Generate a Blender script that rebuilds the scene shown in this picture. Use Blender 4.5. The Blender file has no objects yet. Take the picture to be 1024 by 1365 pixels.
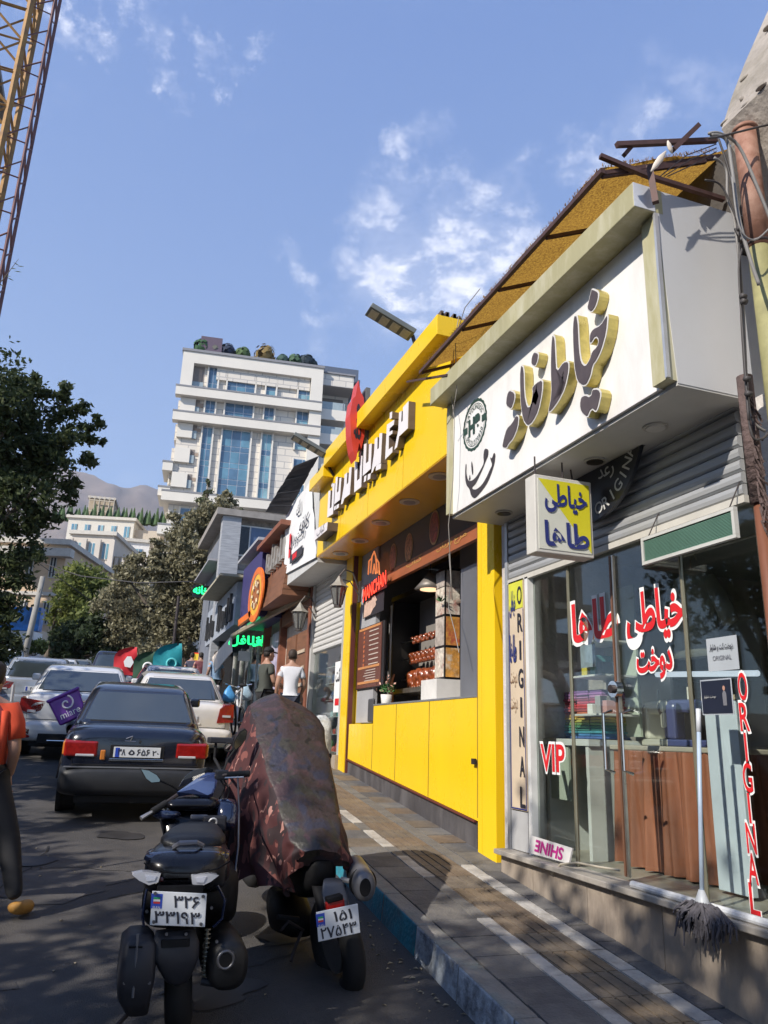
import bpy, bmesh, math, random
import numpy as np
from mathutils import Vector, Matrix
from mathutils.geometry import tessellate_polygon
random.seed(7); rng = np.random.default_rng(7)
S = bpy.context.scene
COL = S.collection
# ------------------------------------------------------------------ camera
F, CX, CY, H = 1025.0, 512.0, 682.5, 1.65
def _d(u, v):
    return Vector(((u-CX)/F, (CY-v)/F, -1)).normalized()
_up = _d(630, -2800); _st = _d(131, 985); _st = (_st-_up*_st.dot(_up)).normalized(); _rt = _st.cross(_up)
RM = Matrix((_rt, _st, _up))
CAM = Vector((0, 0, H))
def ray(u, v): return RM @ _d(u, v)
def onx(u, v, X): r = ray(u, v); return CAM+r*(X/r.x)
def ony(u, v, Y): r = ray(u, v); return CAM+r*(Y/r.y)
def onpl(u, v, p0, n): r = ray(u, v); return CAM+r*((Vector(p0)-CAM).dot(n)/r.dot(n))
cd = bpy.data.cameras.new('camera'); cam = bpy.data.objects.new('camera', cd); COL.objects.link(cam)
cd.sensor_fit = 'VERTICAL'; cd.sensor_height = 24; cd.lens = 24*F/1365; cd.clip_start = .05; cd.clip_end = 9000
cam.matrix_world = Matrix.Translation(CAM) @ RM.to_4x4()
S.camera = cam
# ------------------------------------------------------------------ light
SUN = Vector((1, .5, -.8)).normalized()
W = bpy.data.worlds.new('World'); S.world = W; W.use_nodes = True
nt = W.node_tree; N = nt.nodes; L = nt.links
bg = N['Background']; bg.inputs[1].default_value = .14
sky = N.new('ShaderNodeTexSky'); sky.sky_type = 'NISHITA'; sky.sun_disc = False
sky.sun_elevation = math.asin(-SUN.z); sky.sun_rotation = math.atan2(-SUN.x, -SUN.y)
sky.altitude = 1300; sky.air_density = 1.15; sky.dust_density = 1.2; sky.ozone_density = 1.6
tc = N.new('ShaderNodeTexCoord')
def wn(scale, detail, lo, hi, vec, dist=0.):
    n = N.new('ShaderNodeTexNoise'); n.inputs['Scale'].default_value = scale; n.inputs['Detail'].default_value = detail
    n.inputs['Roughness'].default_value = .62; n.inputs['Distortion'].default_value = dist
    L.new(vec, n.inputs['Vector'])
    m = N.new('ShaderNodeMapRange'); m.inputs[1].default_value = lo; m.inputs[2].default_value = hi; m.interpolation_type = 'SMOOTHSTEP'
    L.new(n.outputs['Fac'], m.inputs[0]); return m.outputs[0]
mp = N.new('ShaderNodeMapping'); mp.inputs['Scale'].default_value = (1, 1, 1.9); mp.inputs['Location'].default_value = (.4, .2, .1)
L.new(tc.outputs['Generated'], mp.inputs['Vector'])
pn = N.new('ShaderNodeTexNoise'); pn.inputs['Scale'].default_value = 7; pn.inputs['Detail'].default_value = 8; pn.inputs['Roughness'].default_value = .65; L.new(tc.outputs['Generated'], pn.inputs['Vector'])
pm1 = N.new('ShaderNodeVectorMath'); pm1.operation = 'MULTIPLY_ADD'; pm1.inputs[1].default_value = (.34, .34, .26); pm1.inputs[2].default_value = (-.17, -.17, -.13); L.new(pn.outputs['Color'], pm1.inputs[0])
warp = N.new('ShaderNodeVectorMath'); warp.operation = 'ADD'; L.new(tc.outputs['Generated'], warp.inputs[0]); L.new(pm1.outputs[0], warp.inputs[1])
# large cloud cells: soft spots of cloud in given directions of the sky
def spot(u, v, r0, r1, k):
    d = ray(u, v); dp = N.new('ShaderNodeVectorMath'); dp.operation = 'DISTANCE'
    L.new(warp.outputs[0], dp.inputs[0]); dp.inputs[1].default_value = tuple(d)
    m = N.new('ShaderNodeMapRange'); m.inputs[1].default_value = r1; m.inputs[2].default_value = r0
    m.inputs[4].default_value = k; m.interpolation_type = 'SMOOTHSTEP'; L.new(dp.outputs['Value'], m.inputs[0]); return m.outputs[0]
acc = None
def madd(a, b, op='ADD'):
    m = N.new('ShaderNodeMath'); m.operation = op; m.use_clamp = (op != 'ADD')
    for i, x in enumerate((a, b)):
        if isinstance(x, (int, float)): m.inputs[i].default_value = x
        else: L.new(x, m.inputs[i])
    return m.outputs[0]
for sp in [(545, 345, .01, .13, .95), (640, 315, .01, .10, .85), (480, 385, .0, .07, .65), (600, 370, .0, .09, .85), (395, 372, .0, .04, .5), (425, 430, 0, .03, .3), (570, 185, .0, .05, .55),
           (790, 190, .0, .06, .6), (190, 28, .0, .04, .55), (225, 15, .0, .03, .5), (298, 30, .0, .03, .5), (380, 45, 0, .03, .45), (330, 88, 0, .02, .4), (90, 8, 0, .05, .9),
           (680, 245, 0, .05, .5), (900, 130, 0, .06, .2), (232, 108, 0, .03, .5)]:
    s_ = spot(*sp); acc = s_ if acc is None else madd(acc, s_, 'MAXIMUM')
big = wn(1.6, 4, .50, .72, mp.outputs[0])
allm = madd(acc, madd(big, .25, 'MULTIPLY'), 'MAXIMUM')
c2 = wn(17, 12, .43, .62, mp.outputs[0], .15)
cl = madd(madd(c2, .75, 'MULTIPLY'), allm, 'MULTIPLY')
soft = madd(madd(acc, .22, 'MULTIPLY'), cl, 'ADD')
mix = N.new('ShaderNodeMixRGB'); L.new(soft, mix.inputs[0]); 
tint = N.new('ShaderNodeMixRGB'); tint.blend_type = 'MULTIPLY'; tint.inputs[0].default_value = 1; tint.inputs[2].default_value = (1.25, 1.34, 1.42, 1)
L.new(sky.outputs[0], tint.inputs[1]); 
sep = N.new('ShaderNodeSeparateXYZ'); L.new(tc.outputs['Generated'], sep.inputs[0])
hz = N.new('ShaderNodeMapRange'); hz.inputs[1].default_value = 0; hz.inputs[2].default_value = .75; L.new(sep.outputs[2], hz.inputs[0])
grd = N.new('ShaderNodeMixRGB'); L.new(hz.outputs[0], grd.inputs[0]); grd.inputs[1].default_value = (2.55, 3.5, 5.3, 1); grd.inputs[2].default_value = (1.0, 1.75, 4.1, 1)
bl = N.new('ShaderNodeMixRGB'); bl.inputs[0].default_value = .65; L.new(tint.outputs[0], bl.inputs[1]); L.new(grd.outputs[0], bl.inputs[2]); L.new(bl.outputs[0], mix.inputs[1]); mix.inputs[2].default_value = (7.2, 7.3, 8.0, 1)
L.new(mix.outputs[0], bg.inputs[0])
sd = bpy.data.lights.new('sun', 'SUN'); sd.energy = 4.7; sd.angle = math.radians(.53); sd.color = (1, .93, .83)
so = bpy.data.objects.new('sun', sd); COL.objects.link(so); so.rotation_euler = SUN.to_track_quat('-Z', 'Y').to_euler(); so.location = (-10, -5, 20)
V = S.view_settings; V.view_transform = 'Standard'; V.look = 'None'; V.exposure = .32; V.gamma = 1; V.use_curve_mapping = False
S.cycles.max_bounces = 7; S.cycles.transparent_max_bounces = 14; S.cycles.use_denoising = True
# ------------------------------------------------------------------ helpers
def lin(c):
    return tuple((x/12.92 if x <= .04045 else ((x+.055)/1.055)**2.4) for x in c)
def hexc(h): return lin(tuple(int(h[i:i+2], 16)/255 for i in (0, 2, 4)))
MATS = {}
def M(name, col=(.5, .5, .5), rough=.6, metal=0., var=.12, scale=4., bump=0., bscale=40., coat=0., dirt=None, dscale=1.2, damt=.5, stretch=None, spec=.5, emis=0., trans=0.):
    if name in MATS: return MATS[name]
    if isinstance(col, str): col = hexc(col)
    m = bpy.data.materials.new(name); m.use_nodes = True; t = m.node_tree; b = t.nodes['Principled BSDF']
    b.inputs['Roughness'].default_value = rough; b.inputs['Metallic'].default_value = metal
    b.inputs['Specular IOR Level'].default_value = spec
    if coat: b.inputs['Coat Weight'].default_value = coat; b.inputs['Coat Roughness'].default_value = .05
    tcx = t.nodes.new('ShaderNodeTexCoord'); mpx = t.nodes.new('ShaderNodeMapping'); t.links.new(tcx.outputs['Object'], mpx.inputs[0])
    if stretch: mpx.inputs['Scale'].default_value = stretch
    nz = t.nodes.new('ShaderNodeTexNoise'); nz.inputs['Scale'].default_value = scale; nz.inputs['Detail'].default_value = 7; nz.inputs['Roughness'].default_value = .65
    t.links.new(mpx.outputs[0], nz.inputs['Vector'])
    mr = t.nodes.new('ShaderNodeMapRange'); mr.inputs[1].default_value = .3; mr.inputs[2].default_value = .7
    mr.inputs[3].default_value = 1-var; mr.inputs[4].default_value = 1+var; t.links.new(nz.outputs['Fac'], mr.inputs[0])
    mu = t.nodes.new('ShaderNodeVectorMath'); mu.operation = 'MULTIPLY'; mu.inputs[0].default_value = col[:3]; t.links.new(mr.outputs[0], mu.inputs[1])
    out = mu.outputs[0]
    if dirt is not None:
        if isinstance(dirt, str): dirt = hexc(dirt)
        n2 = t.nodes.new('ShaderNodeTexNoise'); n2.inputs['Scale'].default_value = dscale; n2.inputs['Detail'].default_value = 9; n2.inputs['Roughness'].default_value = .7
        t.links.new(mpx.outputs[0], n2.inputs['Vector'])
        r2 = t.nodes.new('ShaderNodeMapRange'); r2.inputs[1].default_value = .47; r2.inputs[2].default_value = .66; r2.inputs[4].default_value = damt
        t.links.new(n2.outputs['Fac'], r2.inputs[0]); mx = t.nodes.new('ShaderNodeMixRGB'); t.links.new(r2.outputs[0], mx.inputs[0])
        t.links.new(out, mx.inputs[1]); mx.inputs[2].default_value = (*dirt[:3], 1); out = mx.outputs[0]
    t.links.new(out, b.inputs['Base Color'])
    rv = t.nodes.new('ShaderNodeMapRange'); rv.inputs[3].default_value = max(0, rough-.08); rv.inputs[4].default_value = min(1, rough+.08)
    t.links.new(nz.outputs['Fac'], rv.inputs[0]); t.links.new(rv.outputs[0], b.inputs['Roughness'])
    if bump:
        n3 = t.nodes.new('ShaderNodeTexNoise'); n3.inputs['Scale'].default_value = bscale; n3.inputs['Detail'].default_value = 5
        t.links.new(mpx.outputs[0], n3.inputs['Vector']); bp = t.nodes.new('ShaderNodeBump'); bp.inputs['Strength'].default_value = bump; bp.inputs['Distance'].default_value = .02
        t.links.new(n3.outputs['Fac'], bp.inputs['Height']); t.links.new(bp.outputs[0], b.inputs['Normal'])
    if emis: b.inputs['Emission Color'].default_value = (*col[:3], 1); b.inputs['Emission Strength'].default_value = emis
    if trans: b.inputs['Transmission Weight'].default_value = trans
    MATS[name] = m; return m
def glass(name, tintc=(.75, .85, .8), refl=1.0, rough=.02):
    if name in MATS: return MATS[name]
    m = bpy.data.materials.new(name); m.use_nodes = True; t = m.node_tree; t.nodes.clear()
    o = t.nodes.new('ShaderNodeOutputMaterial'); mx = t.nodes.new('ShaderNodeMixShader'); tr = t.nodes.new('ShaderNodeBsdfTransparent'); g = t.nodes.new('ShaderNodeBsdfGlossy')
    fr = t.nodes.new('ShaderNodeLayerWeight'); fr.inputs[0].default_value = .5
    pw = t.nodes.new('ShaderNodeMath'); pw.operation = 'POWER'; pw.inputs[1].default_value = 4; t.links.new(fr.outputs['Facing'], pw.inputs[0])
    k = t.nodes.new('ShaderNodeMath'); k.operation = 'MULTIPLY_ADD'; k.inputs[1].default_value = .9*refl; k.inputs[2].default_value = .045*refl; k.use_clamp = True
    tr.inputs[0].default_value = (*tintc, 1); g.inputs['Roughness'].default_value = rough; g.inputs[0].default_value = (.95, .98, .97, 1)
    t.links.new(pw.outputs[0], k.inputs[0]); t.links.new(k.outputs[0], mx.inputs[0]); t.links.new(tr.outputs[0], mx.inputs[1]); t.links.new(g.outputs[0], mx.inputs[2]); t.links.new(mx.outputs[0], o.inputs[0])
    MATS[name] = m; return m
WL = {}
def props(o, label=None, cat=None, group=None, kind=None):
    for k, x in (('label', label), ('category', cat), ('group', group), ('kind', kind)):
        if x: o[k] = x
    return o
def thing(name, label, cat, loc=(0, 0, 0), rz=0, group=None, kind=None):
    o = bpy.data.objects.new(name, None); COL.objects.link(o); o.location = loc; o.rotation_euler = (0, 0, rz); o.empty_display_size = .1
    WL[o.name] = (Vector(loc), rz); return props(o, label, cat, group, kind)
class MB:
    def __init__(s): s.v = []; s.f = []
    def add(s, vs, fs):
        n = len(s.v); s.v += [tuple(x) for x in vs]; s.f += [tuple(i+n for i in f) for f in fs]; return s
    def box(s, x0, x1, y0, y1, z0, z1):
        return s.add([(x, y, z) for x in (x0, x1) for y in (y0, y1) for z in (z0, z1)], [(0, 1, 3, 2), (4, 6, 7, 5), (0, 4, 5, 1), (2, 3, 7, 6), (0, 2, 6, 4), (1, 5, 7, 3)])
    def hexa(s, p):  # 8 corners: bottom 4 then top 4
        return s.add(p, [(3, 2, 1, 0), (4, 5, 6, 7), (0, 1, 5, 4), (1, 2, 6, 5), (2, 3, 7, 6), (3, 0, 4, 7)])
    def obox(s, c, ax, ay, az):  # centre, half-axis vectors
        c, ax, ay, az = map(Vector, (c, ax, ay, az))
        return s.add([c+ax*i+ay*j+az*k for i in (-1, 1) for j in (-1, 1) for k in (-1, 1)], [(0, 1, 3, 2), (4, 6, 7, 5), (0, 4, 5, 1), (2, 3, 7, 6), (0, 2, 6, 4), (1, 5, 7, 3)])
    def quad(s, *p): return s.add(p, [tuple(range(len(p)))])
    def prism(s, pts, vec, hole=None):
        pts = [Vector(p) for p in pts]; vec = Vector(vec); n = len(pts)
        m = s.add(pts+[p+vec for p in pts], [(i, (i+1) % n, n+(i+1) % n, n+i) for i in range(n)])
        if hole is None:
            s.add(pts, [tuple(range(n-1, -1, -1))]); s.add([p+vec for p in pts], [tuple(range(n))])
        else:
            h = [Vector(p) for p in hole]; k = len(h)
            s.add(h+[p+vec for p in h], [((i+1) % k, i, k+i, k+(i+1) % k) for i in range(k)])
            i0 = min(range(n), key=lambda i: (pts[i]-h[0]).length)
            loop = pts[i0:]+pts[:i0+1]+[h[0]]+h[:0:-1]+[h[0]]
            s.add([p+vec for p in loop], [tuple(range(len(loop)))]); s.add(loop, [tuple(range(len(loop)-1, -1, -1))])
        return s
    def tube(s, pts, r, n=8, cap=True):
        pts = [Vector(p) for p in pts]; rs = r if isinstance(r, (list, tuple)) else [r]*len(pts); rings = []
        up = None
        for i, p in enumerate(pts):
            t = (pts[min(i+1, len(pts)-1)]-pts[max(i-1, 0)]); t = t.normalized() if t.length > 1e-9 else Vector((0, 0, 1))
            if up is None: up = Vector((0, 0, 1)) if abs(t.z) < .9 else Vector((1, 0, 0))
            a = t.cross(up)
            if a.length < 1e-4: a = t.orthogonal()
            a.normalize(); b = a.cross(t).normalized(); up = b
            rings.append([p+(a*math.cos(2*math.pi*k/n)+b*math.sin(2*math.pi*k/n))*rs[i] for k in range(n)])
        vs = [q for g in rings for q in g]; fs = [(i*n+k, i*n+(k+1) % n, (i+1)*n+(k+1) % n, (i+1)*n+k) for i in range(len(pts)-1) for k in range(n)]
        if cap: fs += [tuple(range(n-1, -1, -1)), tuple((len(pts)-1)*n+k for k in range(n))]
        return s.add(vs, fs)
    def loft(s, secs, n=20, cap=True):
        """secs: (centre, axisA, axisB, exponent): superellipse rings"""
        vs = []
        for c, a, b, e in secs:
            c, a, b = Vector(c), Vector(a), Vector(b)
            for k in range(n):
                t = 2*math.pi*k/n; ct, st = math.cos(t), math.sin(t)
                vs.append(c+a*math.copysign(abs(ct)**(2/e), ct)+b*math.copysign(abs(st)**(2/e), st))
        m = len(secs); fs = [(i*n+k, i*n+(k+1) % n, (i+1)*n+(k+1) % n, (i+1)*n+k) for i in range(m-1) for k in range(n)]
        if cap: fs += [tuple(range(n-1, -1, -1)), tuple((m-1)*n+k for k in range(n))]
        return s.add(vs, fs)
    def cyl(s, c, axis, r, h, n=20, r2=None):
        c = Vector(c); axis = Vector(axis).normalized(); return s.tube([c-axis*h/2, c+axis*h/2], [r, r2 if r2 is not None else r], n)
    def ball(s, c, rx, ry, rz, n=10):
        c = Vector(c); secs = []
        for i in range(n+1):
            a = -math.pi/2+math.pi*i/n; q = max(math.cos(a), .02)
            secs.append((c+Vector((0, 0, rz*math.sin(a))), (rx*q, 0, 0), (0, ry*q, 0), 2))
        return s.loft(secs, 14)
    def torus(s, c, axis, R, r, n=28, m=8):
        c = Vector(c); axis = Vector(axis).normalized(); a = axis.orthogonal().normalized(); b = axis.cross(a); vs = []
        for i in range(n):
            d = a*math.cos(2*math.pi*i/n)+b*math.sin(2*math.pi*i/n)
            for k in range(m): vs.append(c+d*(R+r*math.cos(2*math.pi*k/m))+axis*r*math.sin(2*math.pi*k/m))
        return s.add(vs, [(i*m+k, ((i+1) % n)*m+k, ((i+1) % n)*m+(k+1) % m, i*m+(k+1) % m) for i in range(n) for k in range(m)])
    def build(s, name, mat, parent=None, local=False, smooth=False, bevel=0, subsurf=0, label=None, cat=None, group=None, kind=None, loc=None, fix=True):
        me = bpy.data.meshes.new(name); vs = s.v
        if parent is not None and not local:
            pl, rz = WL[parent.name]; R_ = Matrix.Rotation(-rz, 3, 'Z'); vs = [R_ @ (Vector(v)-pl) for v in vs]
        elif parent is None and loc is not None: vs = [Vector(v)-Vector(loc) for v in vs]
        me.from_pydata([tuple(v) for v in vs], [], s.f)
        if fix:
            bm = bmesh.new(); bm.from_mesh(me); bmesh.ops.recalc_face_normals(bm, faces=bm.faces); bm.to_mesh(me); bm.free()
        me.materials.append(mat)
        if smooth: me.polygons.foreach_set('use_smooth', [True]*len(me.polygons))
        o = bpy.data.objects.new(name, me); COL.objects.link(o)
        if parent is not None: o.parent = parent; WL[o.name] = WL[parent.name] if not local else WL.get(parent.name, (Vector(), 0))
        else:
            if loc is not None: o.location = loc
            WL[o.name] = (Vector(loc) if loc is not None else Vector(), 0)
        if bevel:
            b = o.modifiers.new('bevel', 'BEVEL'); b.width = bevel; b.segments = 2; b.limit_method = 'ANGLE'; b.angle_limit = .6
            if smooth: pass
        if subsurf: q = o.modifiers.new('sub', 'SUBSURF'); q.levels = q.render_levels = subsurf
        return props(o, label, cat, group, kind)
def B(name, mat, parent, *a, **k):
    mb = MB(); mb.box(*a); return mb.build(name, mat, parent, **k)
def copytree(o, parent=None):
    c = o.copy(); COL.objects.link(c); c.parent = parent
    for ch in list(o.children): copytree(ch, c)
    return c
# Arabic shaping to presentation forms (visual order)
FORMS = {'ا': (0xFE8D, 0xFE8E), 'ب': (0xFE8F, 0xFE90, 0xFE91, 0xFE92), 'ت': (0xFE95, 0xFE96, 0xFE97, 0xFE98), 'خ': (0xFEA5, 0xFEA6, 0xFEA7, 0xFEA8),
 'د': (0xFEA9, 0xFEAA), 'ر': (0xFEAD, 0xFEAE), 'س': (0xFEB1, 0xFEB2, 0xFEB3, 0xFEB4), 'ش': (0xFEB5, 0xFEB6, 0xFEB7, 0xFEB8), 'ط': (0xFEC1, 0xFEC2, 0xFEC3, 0xFEC4),
 'ک': (0xFED9, 0xFEDA, 0xFEDB, 0xFEDC), 'ل': (0xFEDD, 0xFEDE, 0xFEDF, 0xFEE0), 'م': (0xFEE1, 0xFEE2, 0xFEE3, 0xFEE4), 'ن': (0xFEE5, 0xFEE6, 0xFEE7, 0xFEE8),
 'ه': (0xFEE9, 0xFEEA, 0xFEEB, 0xFEEC), 'و': (0xFEED, 0xFEEE), 'ی': (0xFEEF, 0xFEF0, 0xFEF3, 0xFEF4), 'غ': (0xFECD, 0xFECE, 0xFECF, 0xFED0), 'ع': (0xFEC9, 0xFECA, 0xFECB, 0xFECC), 'ف': (0xFED1, 0xFED2, 0xFED3, 0xFED4), 'ز': (0xFEAF, 0xFEB0)}
def fa(s):
    out = []
    for i, ch in enumerate(s):
        if ch not in FORMS: out.append(ch); continue
        f = FORMS[ch]; pj = i > 0 and s[i-1] in FORMS and len(FORMS[s[i-1]]) == 4; nj = len(f) == 4 and i+1 < len(s) and s[i+1] in FORMS
        out.append(chr(f[3] if pj and nj else f[2] if nj else f[1] if pj else f[0]))
    r = ''.join(out)[::-1]; return r
def text(body, mat, parent, org, right, up, w=None, h=None, ext=.002, off=0., name='lettering', rotdeg=0, label=None, cat=None, local=False):
    """lettering mesh whose box is centred on org; contours filled one by one so that joined letters stay whole"""
    c = bpy.data.curves.new('t', 'FONT'); c.body = body; c.size = 1
    o = bpy.data.objects.new('t', c); COL.objects.link(o); bpy.context.view_layer.update()
    cu = o.to_curve(bpy.context.evaluated_depsgraph_get()); loops = []
    for sp in cu.splines:
        bp = sp.bezier_points; n = len(bp); pts = []
        for i in range(n):
            p, q = bp[i], bp[(i+1) % n]
            st = 1 if (p.handle_right-p.co).length < 1e-5 and (q.handle_left-q.co).length < 1e-5 else 4
            for k in range(st):
                t = k/st; pts.append(p.co*(1-t)**3+p.handle_right*3*t*(1-t)**2+q.handle_left*3*t*t*(1-t)+q.co*t**3)
        pp = [pts[0]]
        for x in pts[1:]:
            if (x-pp[-1]).length > .004: pp.append(x)
        if len(pp) > 2: loops.append([Vector((x.x, x.y, 0)) for x in pp])
    o.to_curve_clear(); bpy.data.objects.remove(o); bpy.data.curves.remove(c)
    area = lambda l: sum(l[i-1].x*l[i].y-l[i].x*l[i-1].y for i in range(len(l)))/2
    big = max(loops, key=lambda l: abs(area(l))); sg = 1 if area(big) > 0 else -1
    def grow(l, d):
        out = []; n = len(l)
        for i in range(n):
            e1 = l[i]-l[i-1]; e2 = l[(i+1) % n]-l[i]; n1 = Vector((e1.y, -e1.x, 0)).normalized()*sg; n2 = Vector((e2.y, -e2.x, 0)).normalized()*sg
            m_ = n1+n2; m_ = m_.normalized() if m_.length > .3 else n1; out.append(l[i]+m_*d/max(.6, m_.dot(n1)))
        return out
    def inside(p, l):
        r = False
        for i in range(len(l)):
            a_, b_ = l[i-1], l[i]
            if (a_.y > p.y) != (b_.y > p.y) and p.x < (b_.x-a_.x)*(p.y-a_.y)/(b_.y-a_.y)+a_.x: r = not r
        return r
    outs = [l for l in loops if area(l)*sg > 0]; holes = [l for l in loops if area(l)*sg < 0]
    allp = [p for l in outs for p in l]; lx, hx = min(p.x for p in allp), max(p.x for p in allp); ly, hy = min(p.y for p in allp), max(p.y for p in allp)
    sx = (w/(hx-lx)) if w else h/(hy-ly); sy = (h/(hy-ly)) if h else sx; mid = Vector(((lx+hx)/2, (ly+hy)/2, 0))
    right = Vector(right).normalized(); up = Vector(up).normalized(); nrm = right.cross(up); a = math.radians(rotdeg)
    r2 = right*math.cos(a)+up*math.sin(a); u2 = up*math.cos(a)-right*math.sin(a); mb = MB()
    for k, l in enumerate(outs):
        hs_ = [h_ for h_ in holes if inside(h_[0], l)]; L_ = [grow(l, off)]+[grow(h_, off) for h_ in hs_ if abs(area(grow(h_, off))) > .3*abs(area(h_)) and area(grow(h_, off))*area(h_) > 0]
        tris = tessellate_polygon(L_); flat = [p for q in L_ for p in q]
        mb.add([Vector(org)+r2*((p.x-mid.x)*sx)+u2*((p.y-mid.y)*sy)+nrm*(ext+k*.00035) for p in flat], [t if sg > 0 else t for t in tris])
    ob = mb.build(name, mat, parent, local=local, fix=False, label=label, cat=cat)
    return ob
SR, UP = (0, -1, 0), (0, 0, 1)      # reading direction and up of a sign that faces the street
def G(y):  # pavement height
    return .11*y if y < 14 else 1.54+.082*(y-14) if y < 70 else 6.13+.05*(y-70)
RD = -.17
# ------------------------------------------------------------------ ground
asphalt = M('asphalt', (.068, .064, .063), .85, var=.3, scale=1.3, bump=.9, bscale=140, dirt=(.125, .112, .10), dscale=.9, damt=.55)
def sheet(name, x0, x1, ys, dz, mat, nx=1):
    mb = MB(); vs = []; fs = []
    for y in ys:
        for i in range(nx+1): vs.append((x0+(x1-x0)*i/nx, y, G(y)+dz))
    for j in range(len(ys)-1):
        for i in range(nx): a = j*(nx+1)+i; fs.append((a, a+1, a+nx+2, a+nx+1))
    mb.add(vs, fs); return mb.build(name, mat, kind='structure')
ysr = [-8, 0, 5, 10, 14, 20, 30, 45, 60, 70, 90, 120]
sheet('ground', -2500, 2500, [-14, 0, 14, 30, 70, 150, 400, 900, 2200], RD-.3, M('dry_earth', (.16, .13, .1), .95, var=.2, scale=.05))
sheet('road', -5.3, 2.0, ysr, RD, asphalt)
# worn patches and a filled crack in the asphalt
for k, (x, y, rx, ry) in enumerate([(-.2, 6.6, .55, .4), (.9, 5.1, .35, .22), (-.7, 4.9, .4, .2)]):
    mb = MB(); n = 18; pts = []
    for i in range(n):
        a = 2*math.pi*i/n; q = 1+.22*math.sin(3*a+k)+.1*math.sin(7*a+2*k); px, py = x+rx*q*math.cos(a), y+ry*q*math.sin(a); pts.append((px, py, G(py)+RD+.004))
    mb.quad(*pts); mb.build('asphalt_patch', M('asphalt_patch', (.07, .065, .063), .9, var=.25, scale=3, bump=.6, bscale=120), kind='structure')
rs = random.Random(31)
for k, (x, y, dx, dy, n_) in enumerate([(-1.6, 7.4, .22, -.05, 14), (-.9, 5.2, .05, .2, 12), (1.5, 6.2, -.05, .22, 16), (.2, 6.2, .16, .04, 9)]):
    P_ = [(x, y)]
    for i in range(n_): P_.append((P_[-1][0]+dx+rs.uniform(-.06, .06), P_[-1][1]+dy+rs.uniform(-.06, .06)))
    mb = MB()
    for (xa, ya1), (xb, yb1) in zip(P_, P_[1:]): w_ = rs.uniform(.003, .008); L_ = math.hypot(xb-xa, yb1-ya1); nx1, ny1 = -(yb1-ya1)/L_*w_, (xb-xa)/L_*w_; mb.quad((xa-nx1, ya1-ny1, G(ya1)+RD+.006), (xb-nx1, yb1-ny1, G(yb1)+RD+.006), (xb+nx1, yb1+ny1, G(yb1)+RD+.006), (xa+nx1, ya1+ny1, G(ya1)+RD+.006))
    mb.build('asphalt_crack', M('crack_dark', (.02, .019, .018), .95), fix=False, kind='structure')
for k, (x, y, r_) in enumerate([(.75, 4.6, .22), (1.25, 5.3, .16), (-.5, 7.2, .25), (.3, 8.0, .2)]):
    mb = MB(); mb.quad(*[(x+r_*(1+.3*math.sin(3*a+k)+.15*math.sin(5*a))*math.cos(a), y+.8*r_*(1+.3*math.sin(2*a+k))*math.sin(a), G(y+.8*r_*(1+.3*math.sin(2*a+k))*math.sin(a))+RD+.008) for a in [i*math.pi/12 for i in range(24)]]); mb.build('oil_stain', M('oil_stain', (.035, .033, .033), .55, var=.3, scale=9), fix=False, kind='structure')
# pavement: bed and single pieces
bed = sheet('sidewalk', 2.14, 3.3, ysr, -.012, M('mortar', (.12, .105, .09), .95, var=.25, scale=8, bump=.5), 1)
WL[bed.name] = (Vector(), 0)
tg = [M('tile_grey_%d' % i, c, .8, var=.22, scale=5, bump=.5, bscale=60, dirt=(.24, .22, .19), dscale=3, damt=.45) for i, c in enumerate([(.10, .098, .10), (.13, .125, .12), (.085, .083, .086)])]
tw_ = M('tile_white', (.42, .40, .37), .7, var=.15, scale=6, bump=.4, dirt=(.2, .18, .16), dscale=4, damt=.8)
tb_ = [M('tile_brown_%d' % i, c, .85, var=.2, scale=6, bump=.5, dirt=(.24, .2, .15), dscale=3, damt=.4) for i, c in enumerate([(.17, .125, .08), (.15, .11, .075), (.13, .105, .08)])]
def slab(name, x0, x1, y0, y1, mat, parent, dz=0., g=.004):
    mb = MB(); x0 += g; x1 -= g; y0 += g; y1 -= g
    t = random.uniform(-.002, .002); zz = [G(y0)+dz+t, G(y1)+dz-t]
    mb.hexa([(x0, y0, zz[0]-.03), (x1, y0, zz[0]-.03), (x1, y1, zz[1]-.03), (x0, y1, zz[1]-.03), (x0+.003, y0+.003, zz[0]), (x1-.003, y0+.003, zz[0]+t), (x1-.003, y1-.003, zz[1]), (x0+.003, y1-.003, zz[1]-t)])
    return mb.build(name, mat, parent)
def tactile(x0, x1, y0, y1, mat, parent):
    mb = MB(); g = .004; x0 += g; x1 -= g; y0 += g; y1 -= g
    def bx(xa, xb, h):
        mb.hexa([(xa, y0, G(y0)-.03), (xb, y0, G(y0)-.03), (xb, y1, G(y1)-.03), (xa, y1, G(y1)-.03), (xa, y0, G(y0)+h), (xb, y0, G(y0)+h), (xb, y1, G(y1)+h), (xa, y1, G(y1)+h)])
    bx(x0, x1, -.004); w = (x1-x0)/4
    for i in range(4): bx(x0+i*w+.008, x0+(i+1)*w-.012, .003)
    return mb.build('tactile_tile', mat, parent)
y = 2.0; r = 0
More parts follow.
